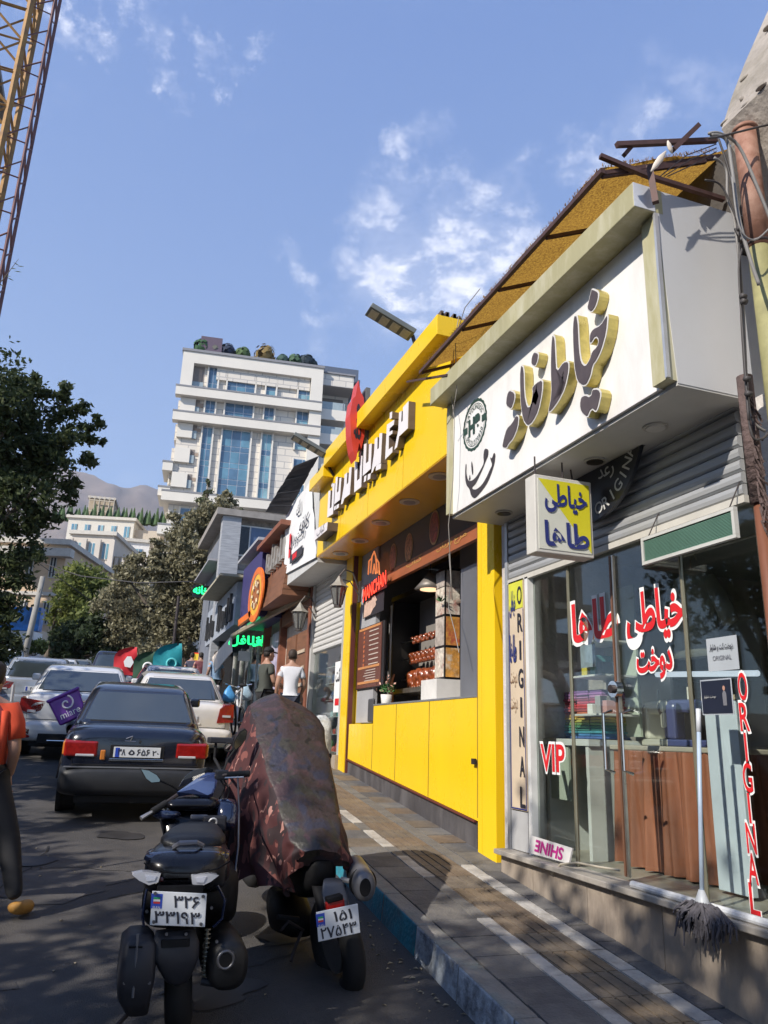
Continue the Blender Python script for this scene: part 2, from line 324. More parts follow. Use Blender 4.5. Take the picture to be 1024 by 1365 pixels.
while y < 15.5:
    d = .4 if y > 9 else .3
    slab('tile', 2.14, 2.45, y, y+d, tg[random.randrange(3)] if y < 6.6 or r % 2 else tb_[random.randrange(3)], bed)  # brown rows farther on put the warm sunlight into the tile colour
    white = y < 6.0
    slab('tile', 2.45, 2.56, y, y+d, tw_ if y < 4.95 or (5.6 < y < 8.6 and r % 3) else tg[1], bed)
    if y < 11: tactile(2.56, 2.9, y, y+d, tb_[random.randrange(3)], bed)
    else: slab('tile', 2.56, 2.9, y, y+d, tb_[random.randrange(3)], bed)
    slab('tile', 2.9, 3.02, y, y+d, tw_ if (y < 4.75 or 4.9 < y < 5.9) else tg[1], bed)
    slab('tile', 3.02, 3.3, y+.1, y+d+.1, tg[random.randrange(3)] if y < 6.6 or r % 2 else tb_[random.randrange(3)], bed)  # alternate brown rows again stand in for warm light farther on
    y += d; r += 1
far = sheet('far_sidewalk', 2.14, 3.3, [15.5, 20, 30, 45, 60, 90], .0, M('paving_far', (.16, .15, .14), .85, var=.2, scale=3))
# kerb
kerb = bpy.data.objects.new('kerb', None); COL.objects.link(kerb); kerb['kind'] = 'structure'; WL['kerb'] = (Vector(), 0)
kc = M('kerb_concrete', (.2, .19, .175), .85, var=.2, scale=7, bump=.6, dirt=(.09, .16, .17), dscale=4, damt=.5)
kt = M('kerb_teal_paint', (.022, .20, .27), .6, var=.3, scale=5, bump=.5, bscale=30, dirt=(.09, .1, .1), dscale=3.5, damt=.6)
kw = M('kerb_pale_paint', (.34, .38, .42), .7, var=.25, scale=7, bump=.8, bscale=24, dirt=(.05, .05, .06), dscale=5, damt=.9)
y = 1.2
while y < 60:
    d = .62 if y < 20 else 2.5
    mb = MB(); y1 = y+d-.008; x0, x1 = 1.995, 2.136; j = random.uniform(-.005, .005)
    mb.hexa([(x0-.012+j, y, G(y)+RD-.05), (x1, y, G(y)+RD-.05), (x1, y1, G(y1)+RD-.05), (x0-.012+j, y1, G(y1)+RD-.05), (x0+.008+j, y, G(y)+.006), (x1, y, G(y)+.004), (x1, y1, G(y1)+.004), (x0+.008+j, y1, G(y1)+.006)])
    o = mb.build('kerb_stone', kc, kerb, bevel=.012); o.data.materials.append(kw if y < 4.6 else kt)
    for p in o.data.polygons:
        if p.normal.x < -.8: p.material_index = 1
    y += d
# left side of the street (mostly outside the frame)
sheet('left_sidewalk', -8.6, -5.3, ysr, 0, M('paving_far', (.16, .15, .14)))
# drifted litter: leaves and dust
mb = MB()
for i in range(230):
    if i % 3: x, yy = random.uniform(1.75, 1.97), random.uniform(3, 12); z = G(yy)+RD
    else: x, yy = random.uniform(-1.8, 1.9), random.uniform(3.2, 9); z = G(yy)+RD
    a = random.random()*6.3; l = random.uniform(.008, .022); w = l*.5; c, s_ = math.cos(a), math.sin(a)
    mb.quad((x-c*l, yy-s_*l, z+.004), (x+s_*w, yy-c*w, z+.009), (x+c*l, yy+s_*l, z+.005), (x-s_*w, yy+c*w, z+.012))
mb.build('fallen_leaves', M('dry_leaf', (.3, .25, .16), .8, var=.4, scale=9), fix=False, kind='stuff', label='small dry leaves and crumbs on the asphalt and along the kerb', cat='leaf litter')

# ------------------------------------------------------------------ tailor's shop (near right)
XW = 3.27; XF = 2.74; FL = .825; SF = 3.58
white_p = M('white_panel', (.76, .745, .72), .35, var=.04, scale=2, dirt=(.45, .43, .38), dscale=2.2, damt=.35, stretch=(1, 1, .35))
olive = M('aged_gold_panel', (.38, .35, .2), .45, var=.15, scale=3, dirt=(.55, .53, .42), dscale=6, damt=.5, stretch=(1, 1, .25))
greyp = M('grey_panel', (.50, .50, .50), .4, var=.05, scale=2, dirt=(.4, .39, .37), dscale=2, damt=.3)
alu = M('aluminium', (.55, .56, .57), .4, .6, var=.1, scale=8)
steel = M('brushed_steel', (.5, .46, .40), .3, .9, var=.15, scale=10)
darkm = M('dark_metal', (.045, .035, .035), .55, .3, var=.3, scale=9)
plaster = M('old_plaster', (.55, .52, .49), .9, var=.15, scale=3, bump=.5, bscale=25, dirt=(.36, .32, .28), dscale=2.5, damt=.6)
concrete = M('rough_concrete', (.34, .30, .26), .95, var=.22, scale=2.5, bump=1.0, bscale=14, dirt=(.18, .16, .12), dscale=1.8, damt=.6)
tl = thing('tailor_shop', 'tailor shop with glass front, white overhead sign box and big gold edged letters', 'shop', (XW, 4.7, FL))
Y0, Y1 = 3.12, 6.1
mb = MB(); mb.box(XF, XW+.9, Y0+.12, Y1-.03, SF+.012, 4.66); mb.build('fascia', white_p, tl)
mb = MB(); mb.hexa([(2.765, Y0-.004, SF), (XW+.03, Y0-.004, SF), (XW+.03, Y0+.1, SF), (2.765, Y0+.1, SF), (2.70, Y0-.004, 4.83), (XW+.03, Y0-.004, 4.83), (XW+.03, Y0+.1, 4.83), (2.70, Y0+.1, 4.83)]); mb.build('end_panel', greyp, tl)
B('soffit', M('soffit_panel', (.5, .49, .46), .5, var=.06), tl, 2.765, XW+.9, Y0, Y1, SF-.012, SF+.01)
B('frame_strip', olive, tl, 2.694, XF+.03, Y0, Y0+.119, SF+.015, 4.655)
B('frame_strip', olive, tl, 2.70, XF+.05, Y1-.06, Y1, SF+.015, 4.655)
B('edge_trim', alu, tl, 2.688, 2.712, Y0-.012, Y0+.006, SF+.02, 4.66)
c = B('cornice', olive, tl, 2.55, 2.76, Y0-.005, Y1+.06, 4.665, 4.835, bevel=.006)
B('cornice_end_plate', M('pale_metal', (.55, .57, .62), .4, var=.05), tl, 2.552, 2.698, Y0-.009, Y0-.006, 4.67, 4.832)
B('roof_slab', concrete, tl, 2.9, 6.8, 3.2, 6.2, 4.7, 4.85)
# big letters, raised from the fascia
GX = XF-.075
def cr(px, ox, oy, sc, X): return [onx(ox+a/sc, oy+b/sc, X) for a, b in px]
gold_side = M('letter_gold_side', (.52, .43, .13), .3, .35, var=.2, scale=14)
l_rim = M('letter_rim', (.62, .6, .57), .4, var=.05); l_face = M('letter_face', (.075, .058, .06), .5, var=.2, scale=12)
def inset(pts, d):
    n = len(pts); out = []; ar = sum((pts[i].y*pts[(i+1) % n].z-pts[(i+1) % n].y*pts[i].z) for i in range(n))
    sg = 1 if ar > 0 else -1
    for i in range(n):
        a, b, c_ = pts[i-1], pts[i], pts[(i+1) % n]
        e1 = Vector((0, b.y-a.y, b.z-a.z)); e2 = Vector((0, c_.y-b.y, c_.z-b.z))
        if e1.length < 1e-6 or e2.length < 1e-6: out.append(b); continue
        n1 = Vector((0, -e1.z, e1.y)).normalized()*sg; n2 = Vector((0, -e2.z, e2.y)).normalized()*sg
        m_ = n1+n2; m_ = m_.normalized() if m_.length > .2 else n1
        out.append(b+m_*d/max(.55, m_.dot(n1)))
    return out
def smoothp(pts, it=1):
    for _ in range(it):
        q = []
        for i in range(len(pts)):
            a, b = pts[i], pts[(i+1) % len(pts)]; q += [a*.78+b*.22, a*.22+b*.78]
        pts = q
    return pts
glyphs = [
 ([(755, 95), (785, 110), (785, 145), (770, 195), (745, 228), (720, 210), (733, 150), (745, 100)], None),
 ([(655, 232), (676, 238), (685, 420), (695, 480), (715, 500), (735, 470), (748, 425), (776, 398), (782, 370), (768, 352), (748, 385), (733, 392), (736, 335), (755, 305), (795, 285), (822, 240), (836, 228), (828, 326), (802, 420), (774, 478), (756, 500), (744, 560), (722, 605), (698, 613), (670, 590), (655, 520), (648, 400), (646, 300)], None),
 ([(690, 665), (715, 650), (742, 662), (750, 622), (785, 618), (800, 648), (782, 728), (768, 750), (746, 730), (725, 782), (690, 752), (682, 710)], None),
 ([(540, 333), (556, 350), (560, 440), (565, 530), (600, 478), (628, 475), (630, 522), (610, 620), (575, 690), (535, 745), (515, 752), (535, 660), (530, 520), (533, 400)], [(600, 545), (582, 600), (552, 680), (585, 645), (604, 590)]),
 ([(445, 425), (470, 433), (466, 475), (450, 512), (428, 500), (430, 460)], None),
 ([(375, 493), (393, 508), (396, 650), (410, 715), (426, 712), (436, 650), (432, 618), (455, 590), (492, 568), (490, 640), (470, 740), (440, 800), (410, 826), (385, 790), (372, 700), (368, 560)], [(458, 636), (446, 655), (443, 688), (455, 700), (466, 664)]),
 ([(315, 625), (345, 640), (345, 680), (325, 737), (295, 715), (300, 660)], None),
 ([(285, 880), (300, 830), (330, 800), (350, 758), (367, 765), (360, 830), (335, 890), (312, 915), (300, 940), (274, 936)], None)]
for g, hole in glyphs:
    pts = smoothp(cr(g, 600, 360, 3.938, GX)); hp = cr(hole, 600, 360, 3.938, GX) if hole else None
    mb = MB(); mb.prism(pts, (XF-GX-.004, 0, 0), hp); lt = mb.build('raised_letter', gold_side, tl)
    mb = MB(); mb.prism([p-Vector((.004, 0, 0)) for p in pts], (.003, 0, 0), [p-Vector((.004, 0, 0)) for p in hp] if hp else None); mb.build('letter_rim', l_rim, lt)
    ip = [p-Vector((.008, 0, 0)) for p in inset(pts, .011)]; ih = [p-Vector((.008, 0, 0)) for p in inset(hp, -.010)] if hp else None
    mb = MB(); mb.prism(ip, (.003, 0, 0), ih); mb.build('letter_face', l_face, lt)
# round emblem and calligraphy painted on the fascia
ink = M('sign_ink', (.04, .032, .035), .6, var=.1); inkg = M('emblem_green_black', (.02, .05, .035), .6, var=.1)
em = lambda a, b, X=XF-.004: onx(600+a/8.53, 520+b/8.53, X)
ec = em(278, 392); ey = abs(em(415, 300).y-em(150, 480).y)/2; ez = (em(285, 55).z-em(270, 715).z)/2*.98
def ring(ra, rb, X, c0, n=40, bumpn=0):
    vs = []; fs = []
    for i in range(n):
        a = 2*math.pi*i/n; k = 1+(.035 if bumpn and i % 2 else 0)
        vs += [(X, c0.y+ey*ra*k*math.cos(a), c0.z+ez*ra*k*math.sin(a)), (X, c0.y+ey*rb*math.cos(a), c0.z+ez*rb*math.sin(a))]
    for i in range(n): j = (i+1) % n; fs.append((2*i, 2*j, 2*j+1, 2*i+1))
    return vs, fs
ez = ey
mb = MB(); mb.add(*ring(1.0, .91, XF-.004, ec, 44, 1)); mb.add(*ring(.84, .82, XF-.004, ec, 44))
for sgn in (-1, 1):
    cxy = ec.y-sgn*ey*.78; mb.quad(*[(XF-.005, cxy+a*ey*.16, ec.z+b*ez*.13) for a, b in ((-1, -1), (1, -1), (1, 1), (-1, 1))])
mb.build('emblem', inkg, tl, fix=False)
text('HB', inkg, tl, (XF, ec.y, ec.z), SR, UP, w=ey*.95, h=ez*.62, ext=.006, off=.05)
for s_, a0, a1, rr in (('SAYDUNGOS', 150, 30, .74), ('09121370830', 212, 328, .74)):
    for i, ch in enumerate(s_):
        a = math.radians(a0+(a1-a0)*i/(len(s_)-1)); rot = math.degrees(a)-90 if a0 < 180 else math.degrees(a)+90
        text(ch, inkg, tl, (XF, ec.y-ey*.7*math.cos(a), ec.z+ez*.7*math.sin(a)), SR, UP, h=ez*.17, ext=.005, off=.01, rotdeg=rot)
for poly in ([(180, 830), (186, 850), (182, 930), (195, 1000), (215, 1035), (250, 1030), (300, 985), (350, 900), (385, 830), (378, 750), (390, 665), (435, 670), (432, 740), (405, 800), (375, 880), (330, 980), (290, 1060), (245, 1105), (262, 1130), (300, 1130), (360, 1080), (410, 1000), (450, 910), (480, 850), (460, 790), (455, 760), (475, 780), (500, 705), (515, 730), (505, 820), (480, 910), (430, 1040), (370, 1130), (310, 1200), (275, 1230), (240, 1205), (220, 1120), (190, 1090), (172, 1020), (172, 900)],
             [(245, 800), (258, 860), (262, 930), (255, 970), (246, 930), (240, 850)], [(225, 955), (231, 1000), (222, 1030), (214, 1020), (219, 985)]):
    mb = MB(); mb.quad(*smoothp([em(a, b, XF-.005) for a, b in poly])); mb.build('lettering', ink, tl, fix=False)
# soffit lamps
for (u, v) in ((874, 570), (793, 615), (672, 684)):
    r_ = ray(u, v); p = CAM+r_*((SF-.02-H)/r_.z)
    q = MB().cyl((p.x, p.y, SF-.018), (0, 0, 1), .075, .012, 24).build('soffit_lamp', M('lamp_rim', (.4, .38, .34), .5), tl)
    MB().cyl((p.x, p.y, SF-.025), (0, 0, 1), .058, .01, 24).build('lens', M('lamp_lens' if u > 800 else 'lamp_hole', (.55, .53, .5) if u > 800 else (.03, .025, .02), .3), q)
MB().tube([(2.98, 4.52, SF-.02), (2.99, 4.52, SF-.09), (2.985, 4.53, SF-.12)], .006, 6).build('loose_wire', darkm, tl)
# walls, roller shutter, floor
B('side_wall', plaster, tl, XW, XW+3.4, 5.99, 6.12, .3, SF-.015)
B('side_wall', plaster, tl, XW+.06, XW+3.4, 3.1, 3.21, .3, SF-.015)
B('rear_wall', M('shop_back_wall', (.30, .34, .32), .8, var=.1), tl, XW+3.3, XW+3.4, 3.21, 5.99, .3, SF-.015)
B('floor', M('shop_floor', (.34, .31, .26), .35, var=.15, scale=3, dirt=(.2, .18, .15), damt=.4), tl, XW-.05, XW+3.3, 3.21, 5.99, .5, FL)
B('ceiling', M('shop_ceiling', (.4, .41, .4), .8), tl, XW+.15, XW+3.3, 3.21, 5.99, 3.3, 3.36)
st_m = M('roller_slat', (.42, .43, .44), .45, .3, var=.08, scale=3, dirt=(.25, .24, .22), dscale=2, damt=.4, stretch=(1, .3, 2))
z = 3.03; k = 0
while z < SF-.03:
    mb = MB(); x = XW-.02; h = .072; y0, y1 = 3.22, 5.95
    pr = [(x+.012, z), (x-.004, z+.012), (x-.008, z+.036), (x-.004, z+.06), (x+.012, z+.069), (x+.03, z+.069), (x+.03, z)]
    mb.prism([(a, y0, b) for a, b in pr], (0, y1-y0, 0)); mb.build('roller_slat', st_m, tl); z += .074; k += 1
B('shutter_bottom_bar', M('cream_bar', (.5, .48, .43), .5), tl, XW-.03, XW+.01, 3.21, 5.96, 2.985, 3.027)
for y in (5.96,): B('shutter_rail', alu, tl, XW-.035, XW+.03, y, y+.045, FL, SF-.02)
B('shutter_rail', M('white_frame', (.62, .62, .6), .4), tl, XW-.03, XW+.04, 5.62, 5.67, FL, 3.0)
# stone plinth and sill
stone = M('plinth_stone', (.30, .25, .20), .7, var=.25, scale=3, bump=.25, dirt=(.14, .11, .09), dscale=2, damt=.75, stretch=(1, 1, .4))
for y0, y1 in ((3.12, 4.05), (4.056, 4.8), (4.806, 5.5), (5.506, 6.0)):
    mb = MB(); mb.box(XW-.10, XW+.1, y0, y1, .2, FL-.035); mb.build('plinth_stone', stone, tl)
for y0, y1 in ((3.14, 4.5), (4.503, 5.3), (5.303, 6.02)):
    mb = MB(); mb.box(XW-.16, XW+.12, y0, y1, FL-.033, FL+.004); mb.build('sill_slab', M('sill_stone', (.34, .31, .27), .5, var=.2, scale=5, dirt=(.16, .14, .12), dscale=3, damt=.6), tl, bevel=.006)
MB().tube([(XW-.11, 3.16, FL+.025), (XW-.11, 4.3, FL+.025)], .022, 10).build('sill_rail', M('white_tube', (.55, .56, .57), .4, var=.2, scale=20), tl)
# glazing
gl = glass('shop_glass', (.93, .96, .94), .9)
YD = [5.62, 5.12, 4.63, 4.12, 3.42]
yu = lambda u, v: onx(u, v, XW+.03).y
panes = [(5.62, yu(765, 950)), (yu(765, 950)-.006, yu(828, 950)+.004), (yu(828, 950)-.004, yu(925, 950)+.004), (yu(925, 950)-.004, 3.21)]
for a, b in panes:
    B('pane', gl, tl, XW+.024, XW+.034, min(a, b), max(a, b), FL+.006, 3.16)
for u in (765, 925):
    y = yu(u, 950); MB().tube([(XW+.02, y, FL), (XW+.02, y, 3.1)], .014, 8).build('glazing_post', M('brass_grey', (.3, .28, .2), .35, .7), tl)
yd = yu(829, 950)
for dy, m_ in ((.018, M('door_brown', (.2, .1, .06), .4, .3)), (-.012, steel)):
    MB().box(XW+.004, XW+.022, yd+dy-.009, yd+dy+.009, FL+.03, 2.95).build('door_edge', m_, tl)
hd = MB().cyl((XW-.01, yd, 2.02), (1, 0, 0), .055, .05, 20).build('lock', M('chrome', (.7, .7, .7), .15, 1), tl); MB().cyl((XW-.04, yd, 2.02), (1, 0, 0), .028, .03, 16).build('lock_cylinder', darkm, hd)
for dy in (-.10, .10): MB().tube([(XW+.02, yd+dy, 1.48), (XW-.05, yd+dy, 1.5), (XW-.05, yd+dy, 1.86), (XW+.02, yd+dy, 1.88)], .011, 8).build('door_handle', M('chrome', (.7, .7, .7)), tl)
red = M('red_vinyl', (.62, .015, .02), .45, var=.05); whv = M('white_vinyl', (.8, .8, .78), .45, var=.03); blu = M('blue_ink', (.02, .03, .16), .5, var=.05)
def vinyl(s, org, w, h, off=.02, rim=.025, mat=None, par=None, right=SR):
    text(s, whv, par or tl, org, right, UP, w=w*1.04, h=h*1.1, ext=.0015, off=off+rim*1.0)
    text(s, mat or red, par or tl, org, right, UP, w=w, h=h, ext=.0045, off=off)
XG = XW+.024
def span(u0, v0, u1, v1, X):  # centre, width, height of a rectangle seen at X
    a, b = onx(u0, (v0+v1)/2, X), onx(u1, (v0+v1)/2, X); t, d = onx((u0+u1)/2, v0, X), onx((u0+u1)/2, v1, X)
    return (X, (a.y+b.y)/2, (t.z+d.z)/2), abs(a.y-b.y), abs(t.z-d.z)
for s, r4 in ((fa('طاها'), (764, 803, 823, 848)), (fa('خیاطی'), (836, 790, 912, 850)), (fa('دوخت'), (850, 868, 897, 902))):
    o_, w_, h_ = span(*r4, XG); vinyl(s, o_, w_, h_*1.12, .035, .03)
o_, w_, h_ = span(722, 993, 753, 1028, XG); vinyl('VIP', o_, w_, h_, .02, .03)
for i, ch in enumerate('ORIGINAL'):
    o_ = onx(990.5+i*2.3, 915+i*40.5, XG); vinyl(ch, (XG, o_.y, o_.z), .012 if ch == 'I' else .062, .145, .012, .03)
# printed light box with vertical lettering beside the door
lb = thing('vertical_sign_panel', 'tall narrow beige sign panel with vertical black ORIGINAL beside yellow pillar', 'sign', (XW, 5.8, FL))
B('panel', M('beige_print', (.58, .47, .34), .5, var=.12, scale=1.5), lb, XW-.03, XW+.02, 5.69, 5.95, FL+.31, 3.0)
B('lower_panel', M('grey_board', (.4, .4, .4), .5), lb, XW-.028, XW+.02, 5.69, 5.95, FL+.01, FL+.30)
B('yellow_field', M('lime_print', (.55, .55, .05), .5), lb, XW-.034, XW-.031, 5.70, 5.94, 2.75, 2.985)
B('blue_border', blu, lb, XW-.034, XW-.031, 5.695, 5.945, FL+.315, FL+.325)
B('blue_border', blu, lb, XW-.034, XW-.031, 5.936, 5.945, FL+.326, 2.74)
B('blue_border', blu, lb, XW-.034, XW-.031, 5.695, 5.702, FL+.326, 2.74)
for i, ch in enumerate('ORIGINAL'): text(ch, M('black_print', (.02, .02, .03), .5), lb, (XW-.033, 5.75, 2.86-i*.232), SR, UP, w=.02 if ch == 'I' else .075, h=.15, ext=.004, off=.02)
text(fa('خیاطی'), blu, lb, (XW-.033, 5.87, 2.80), SR, UP, w=.10, h=.22, ext=.004, off=.03)
text(fa('طاها'), blu, lb, (XW-.033, 5.87, 2.42), SR, UP, w=.11, h=.22, ext=.004, off=.03)
for z in (2.16, 1.95): text(fa('تعمیرات' if False else 'دوخت'), M('brown_ink', (.25, .15, .08), .5), lb, (XW-.033, 5.87, z), SR, UP, w=.12, h=.13, ext=.003)
# hanging light box sign, facing the camera
hs = thing('hanging_box_sign', 'small hanging box sign, yellow and white with dark blue lettering under the soffit', 'sign', (2.9, 4.75, 3.3))
sy = onx(792, 735, XW-.22).y
a = ony(715, 735, sy); b = ony(792, 735, sy); t = ony(755, 638, sy)
x0, x1, z0, z1 = a.x, b.x, a.z, t.z
B('case', M('sign_case', (.55, .53, .48), .5, var=.1), hs, x0, x1, sy+.0, sy+.13, z0, z1, bevel=.006)
fcw = M('sign_white_print', (.60, .60, .52), .5, var=.06); fcy = M('sign_yellow_print', (.62, .56, .02), .5, var=.05)
B('face', fcw, hs, x0+.022, x1-.022, sy-.004, sy+.001, z0+.025, z1-.025)
MB().quad((x0+.024, sy-.007, z1-.03), (x1-.024, sy-.007, z0+.03), (x1-.024, sy-.007, z1-.03)).build('yellow_field', fcy, hs, fix=False)
xm = (x0+x1)/2; zh = z1-z0; ww = x1-x0
text(fa('خیاطی'), blu, hs, (xm+.01, sy-.008, z1-zh*.29), (1, 0, 0), UP, w=ww*.72, h=zh*.36, ext=.002, off=.03)
text(fa('طاها'), blu, hs, (xm+.01, sy-.008, z0+zh*.25), (1, 0, 0), UP, w=ww*.74, h=zh*.30, ext=.002, off=.03)
for dx in (.04, .26): MB().tube([(x0+dx, sy+.06, z1), (x0+dx, sy+.06, SF)], .006, 6).build('hanger_rod', darkm, hs)
# dark round sign behind it
ds = thing('round_dark_sign', 'dark disc sign with white ORIGINAL lettering, half hidden behind hanging box sign', 'sign', (3.1, 4.9, 3.3))
XD = 3.14; dc = Vector((XD, 4.49, 3.73)); rr = .57
npt = [(XD, dc.y-rr*math.cos(t_), dc.z+rr*math.sin(t_)*.95) for t_ in [math.pi*(1+i/24) for i in range(25)]]
npt = [(x_, y_, min(z_, SF-.016)) for x_, y_, z_ in npt]
mb = MB(); mb.prism(npt, (.03, 0, 0)); mb.build('disc', M('disc_black', (.012, .014, .02), .35), ds)
for i, ch in enumerate('ORIGINAL'):
    a_ = math.radians(-82+i*10.2); text(ch, M('dim_white', (.5, .5, .48), .5), ds, (XD, dc.y-rr*.84*math.cos(a_), dc.z+rr*.82*math.sin(a_)), SR, UP, h=rr*.15, ext=.004, off=.01, rotdeg=math.degrees(a_)+90)
text(fa('رعد'), M('dim_white', (.5, .5, .48)), ds, (XD, dc.y-rr*.30, dc.z-rr*.42), SR, UP, w=rr*.32, ext=.004, off=.01)
# framed vent screen hung in front of the glass
vs_ = thing('framed_vent_screen', 'tilted framed green ribbed screen hanging above the glass door', 'vent screen', (3.2, 4.3, 2.9))
XS = XW-.13
q4 = [onx(855, 735, XS), onx(975, 655, XS), onx(979, 694, XS), onx(857, 773, XS)]
ya, yb = q4[0].y, q4[1].y; zt = (q4[0].z+q4[1].z)/2; zb = (q4[2].z+q4[3].z)/2
fr_ = M('screen_frame', (.5, .5, .47), .45)
B('frame', fr_, vs_, XS, XS+.03, yb, ya, zb, zb+.02); B('frame', fr_, vs_, XS, XS+.03, yb, ya, zt-.02, zt)
B('frame', fr_, vs_, XS, XS+.03, yb, yb+.02, zb+.021, zt-.021); B('frame', fr_, vs_, XS, XS+.03, ya-.02, ya, zb+.021, zt-.021)
B('backing', M('screen_green_dark', (.03, .06, .045), .4), vs_, XS+.018, XS+.022, yb+.02, ya-.02, zb+.02, zt-.02)
mb = MB(); n = 16
for i in range(n):
    zz = zb+.024+(zt-zb-.048)*i/n; mb.box(XS+.008, XS+.016, yb+.021, ya-.021, zz, zz+(zt-zb)*.028)
mb.build('louvres', M('screen_green', (.10, .20, .15), .4), vs_, kind='stuff')
MB().tube([(XS+.02, ya-.05, zt), (XS+.12, ya-.05, zt+.18)], .004, 5).build('hanger_wire', darkm, vs_); MB().tube([(XS+.02, yb+.05, zt), (XS+.12, yb+.05, zt+.18)], .004, 5).build('hanger_wire', darkm, vs_)
# ---- inside the tailor's shop
wd = M('white_desk', (.55, .56, .55), .4, var=.08, scale=3)
t = thing('reception_desk', 'white desk behind the left pane of the tailor shop', 'desk', (3.9, 5.6, FL))
B('desk_top', wd, t, 3.55, 4.25, 5.28, 5.95, FL+.82, FL+.87); B('side_panel', wd, t, 3.56, 4.24, 5.88, 5.92, FL, FL+.819); B('side_panel', wd, t, 3.56, 4.24, 5.30, 5.34, FL, FL+.819); B('drawer_front', M('pale_green_panel', (.38, .43, .37), .5), t, 3.57, 3.59, 5.6, 5.87, FL+.4, FL+.81)
t = thing('curtained_counter', 'counter with long brown curtain hanging round its front', 'counter', (4.3, 4.3, FL))
B('counter_top', M('counter_top', (.4, .36, .3), .4), t, 3.72, 4.5, 4.14, 5.26, FL+.80, FL+.835, bevel=.008)
cur = M('brown_curtain', (.24, .085, .045), .55, var=.45, scale=4, stretch=(1, 1, .2))
mb = MB(); n = 170; vs = []; fs = []
path = [(3.76, 5.24), (3.70, 5.05), (3.70, 4.38), (3.76, 4.20), (4.45, 4.18)]
import bisect
cum = [0]
for i in range(1, len(path)): cum.append(cum[-1]+math.dist(path[i-1], path[i]))
for i in range(n+1):
    q = cum[-1]*i/n; j = min(bisect.bisect_right(cum, q)-1, len(path)-2); f_ = (q-cum[j])/(cum[j+1]-cum[j]); x = path[j][0]+(path[j+1][0]-path[j][0])*f_; y = path[j][1]+(path[j+1][1]-path[j][1])*f_
    for k in range(5):
        z = FL+.015+.785*k/4; am = .030*(1.4-k/5); w_ = math.sin(q*41+math.sin(q*5)*2)+.6*math.sin(q*73+k*.4); vs.append((x-am*w_*(1 if j < 3 else 0), y-am*w_*(1 if j >= 3 else 0), z))
for i in range(n):
    for k in range(4): fs.append((i*5+k, (i+1)*5+k, (i+1)*5+k+1, i*5+k+1))
mb.add(vs, fs); mb.build('curtain', cur, t, smooth=True)
# shelves with rows of folded cloth
t = thing('fabric_shelf', 'shelf stacked with folded cloth from violet and red to yellow and blue', 'shelf', (4.6, 5.2, FL))
for x in (4.45, 5.45): B('upright', wd, t, x, x+.03, 5.4, 5.9, FL, FL+2.0)
for z in (.3, .86, 1.45, 2.0): B('shelf_board', wd, t, 4.45, 5.48, 5.4, 5.9, FL+z-.03, FL+z)
cols = ['7a4a94', '9b62ab', 'b277b0', '8b1f4f', 'c22a55', 'd0203a', 'c5212a', 'b03a2a', 'd0662a', 'd49a2c', 'd4b53c', 'b8b23c', '6d8f3a', '2f7d4f', '23806e', '1f8a9a', '2779b5', '2a5aa0']
for c_ in range(3):
    for i, hx in enumerate(cols):
        yb0 = 5.36+c_*.19; z0 = FL+.875+(len(cols)-1-i)*.0215; j = random.uniform(-.015, .015)
        o = B('folded_cloth', M('cloth_'+hx, tuple(.75*c+.04 for c in hexc(hx)), .8, var=.25, scale=14), None, 3.74+j, 4.0+j, yb0+j, yb0+.17+j*.6, z0, z0+.019, bevel=.005, label='%s folded cloth, layer %d from the top of %s stack' % (['violet', 'light violet', 'pink violet', 'plum', 'crimson', 'bright red', 'deep red', 'brick red', 'orange', 'amber', 'golden', 'mustard', 'olive green', 'green', 'sea green', 'turquoise', 'blue', 'dark blue'][i], i+1, ['front', 'middle', 'rear'][c_]), cat='folded cloth', group='folded cloths stacked in the tailor shop')
# sewing machines
def sewing(x, y, z, col, label, rz=0):
    t = thing('sewing_machine', label, 'sewing machine', (x, y, z), rz); m_ = M('machine_'+label[:5], col, .35, var=.05, coat=.3); mb = MB()
    mb.box(-.24, .24, -.09, .09, 0, .05); mb.build('bed', m_, t, local=True, bevel=.012)
    MB().box(.13, .23, -.07, .07, .05, .30).build('pillar', m_, t, local=True, bevel=.02); MB().box(-.22, .23, -.06, .06, .235, .33).build('arm', m_, t, local=True, bevel=.025)
    MB().box(-.22, -.13, -.05, .05, .13, .24).build('needle_head', m_, t, local=True, bevel=.012); MB().tube([(-.175, 0, .05), (-.175, 0, .14)], .006, 6).build('needle_bar', steel, t, local=True)
    MB().cyl((.26, 0, .27), (1, 0, 0), .06, .03, 18).build('hand_wheel', darkm, t, local=True); MB().tube([(.05, 0, .33), (.05, 0, .42)], .012, 8).build('thread_spool', M('thread', (.6, .58, .5), .8), t, local=True)
sewing(4.0, 4.98, FL+.836, (.55, .54, .47), 'cream sewing machine at the middle of curtained counter', 1.2)
sewing(4.02, 4.62, FL+.836, (.05, .06, .16), 'dark blue sewing machine at the near end of counter', 1.9)
t = thing('white_cabinet_door', 'tall pale blue white panel leaning at the near end of shop', 'panel', (3.7, 3.6, FL))
B('board', M('pale_blue_panel', (.50, .55, .62), .4, var=.08), t, 3.62, 3.66, 3.82, 4.09, FL+.02, FL+1.12, bevel=.004); B('top_trim', M('pale_wood', (.45, .36, .25), .6), t, 3.612, 3.67, 3.81, 4.10, FL+1.121, FL+1.15)
t = thing('hanging_shirt', 'pale grey shirt on a hanger behind the glass', 'shirt', (4.1, 4.60, 2.72))
mb = MB(); secs = []
for z, w_, d_ in ((2.3, .24, .07), (2.5, .22, .06), (2.67, .21, .07), (2.82, .22, .07), (2.90, .17, .05), (2.95, .06, .045)): secs.append(((4.1, 4.65, z), (.0, w_, 0), (d_, 0, 0), 2.6))
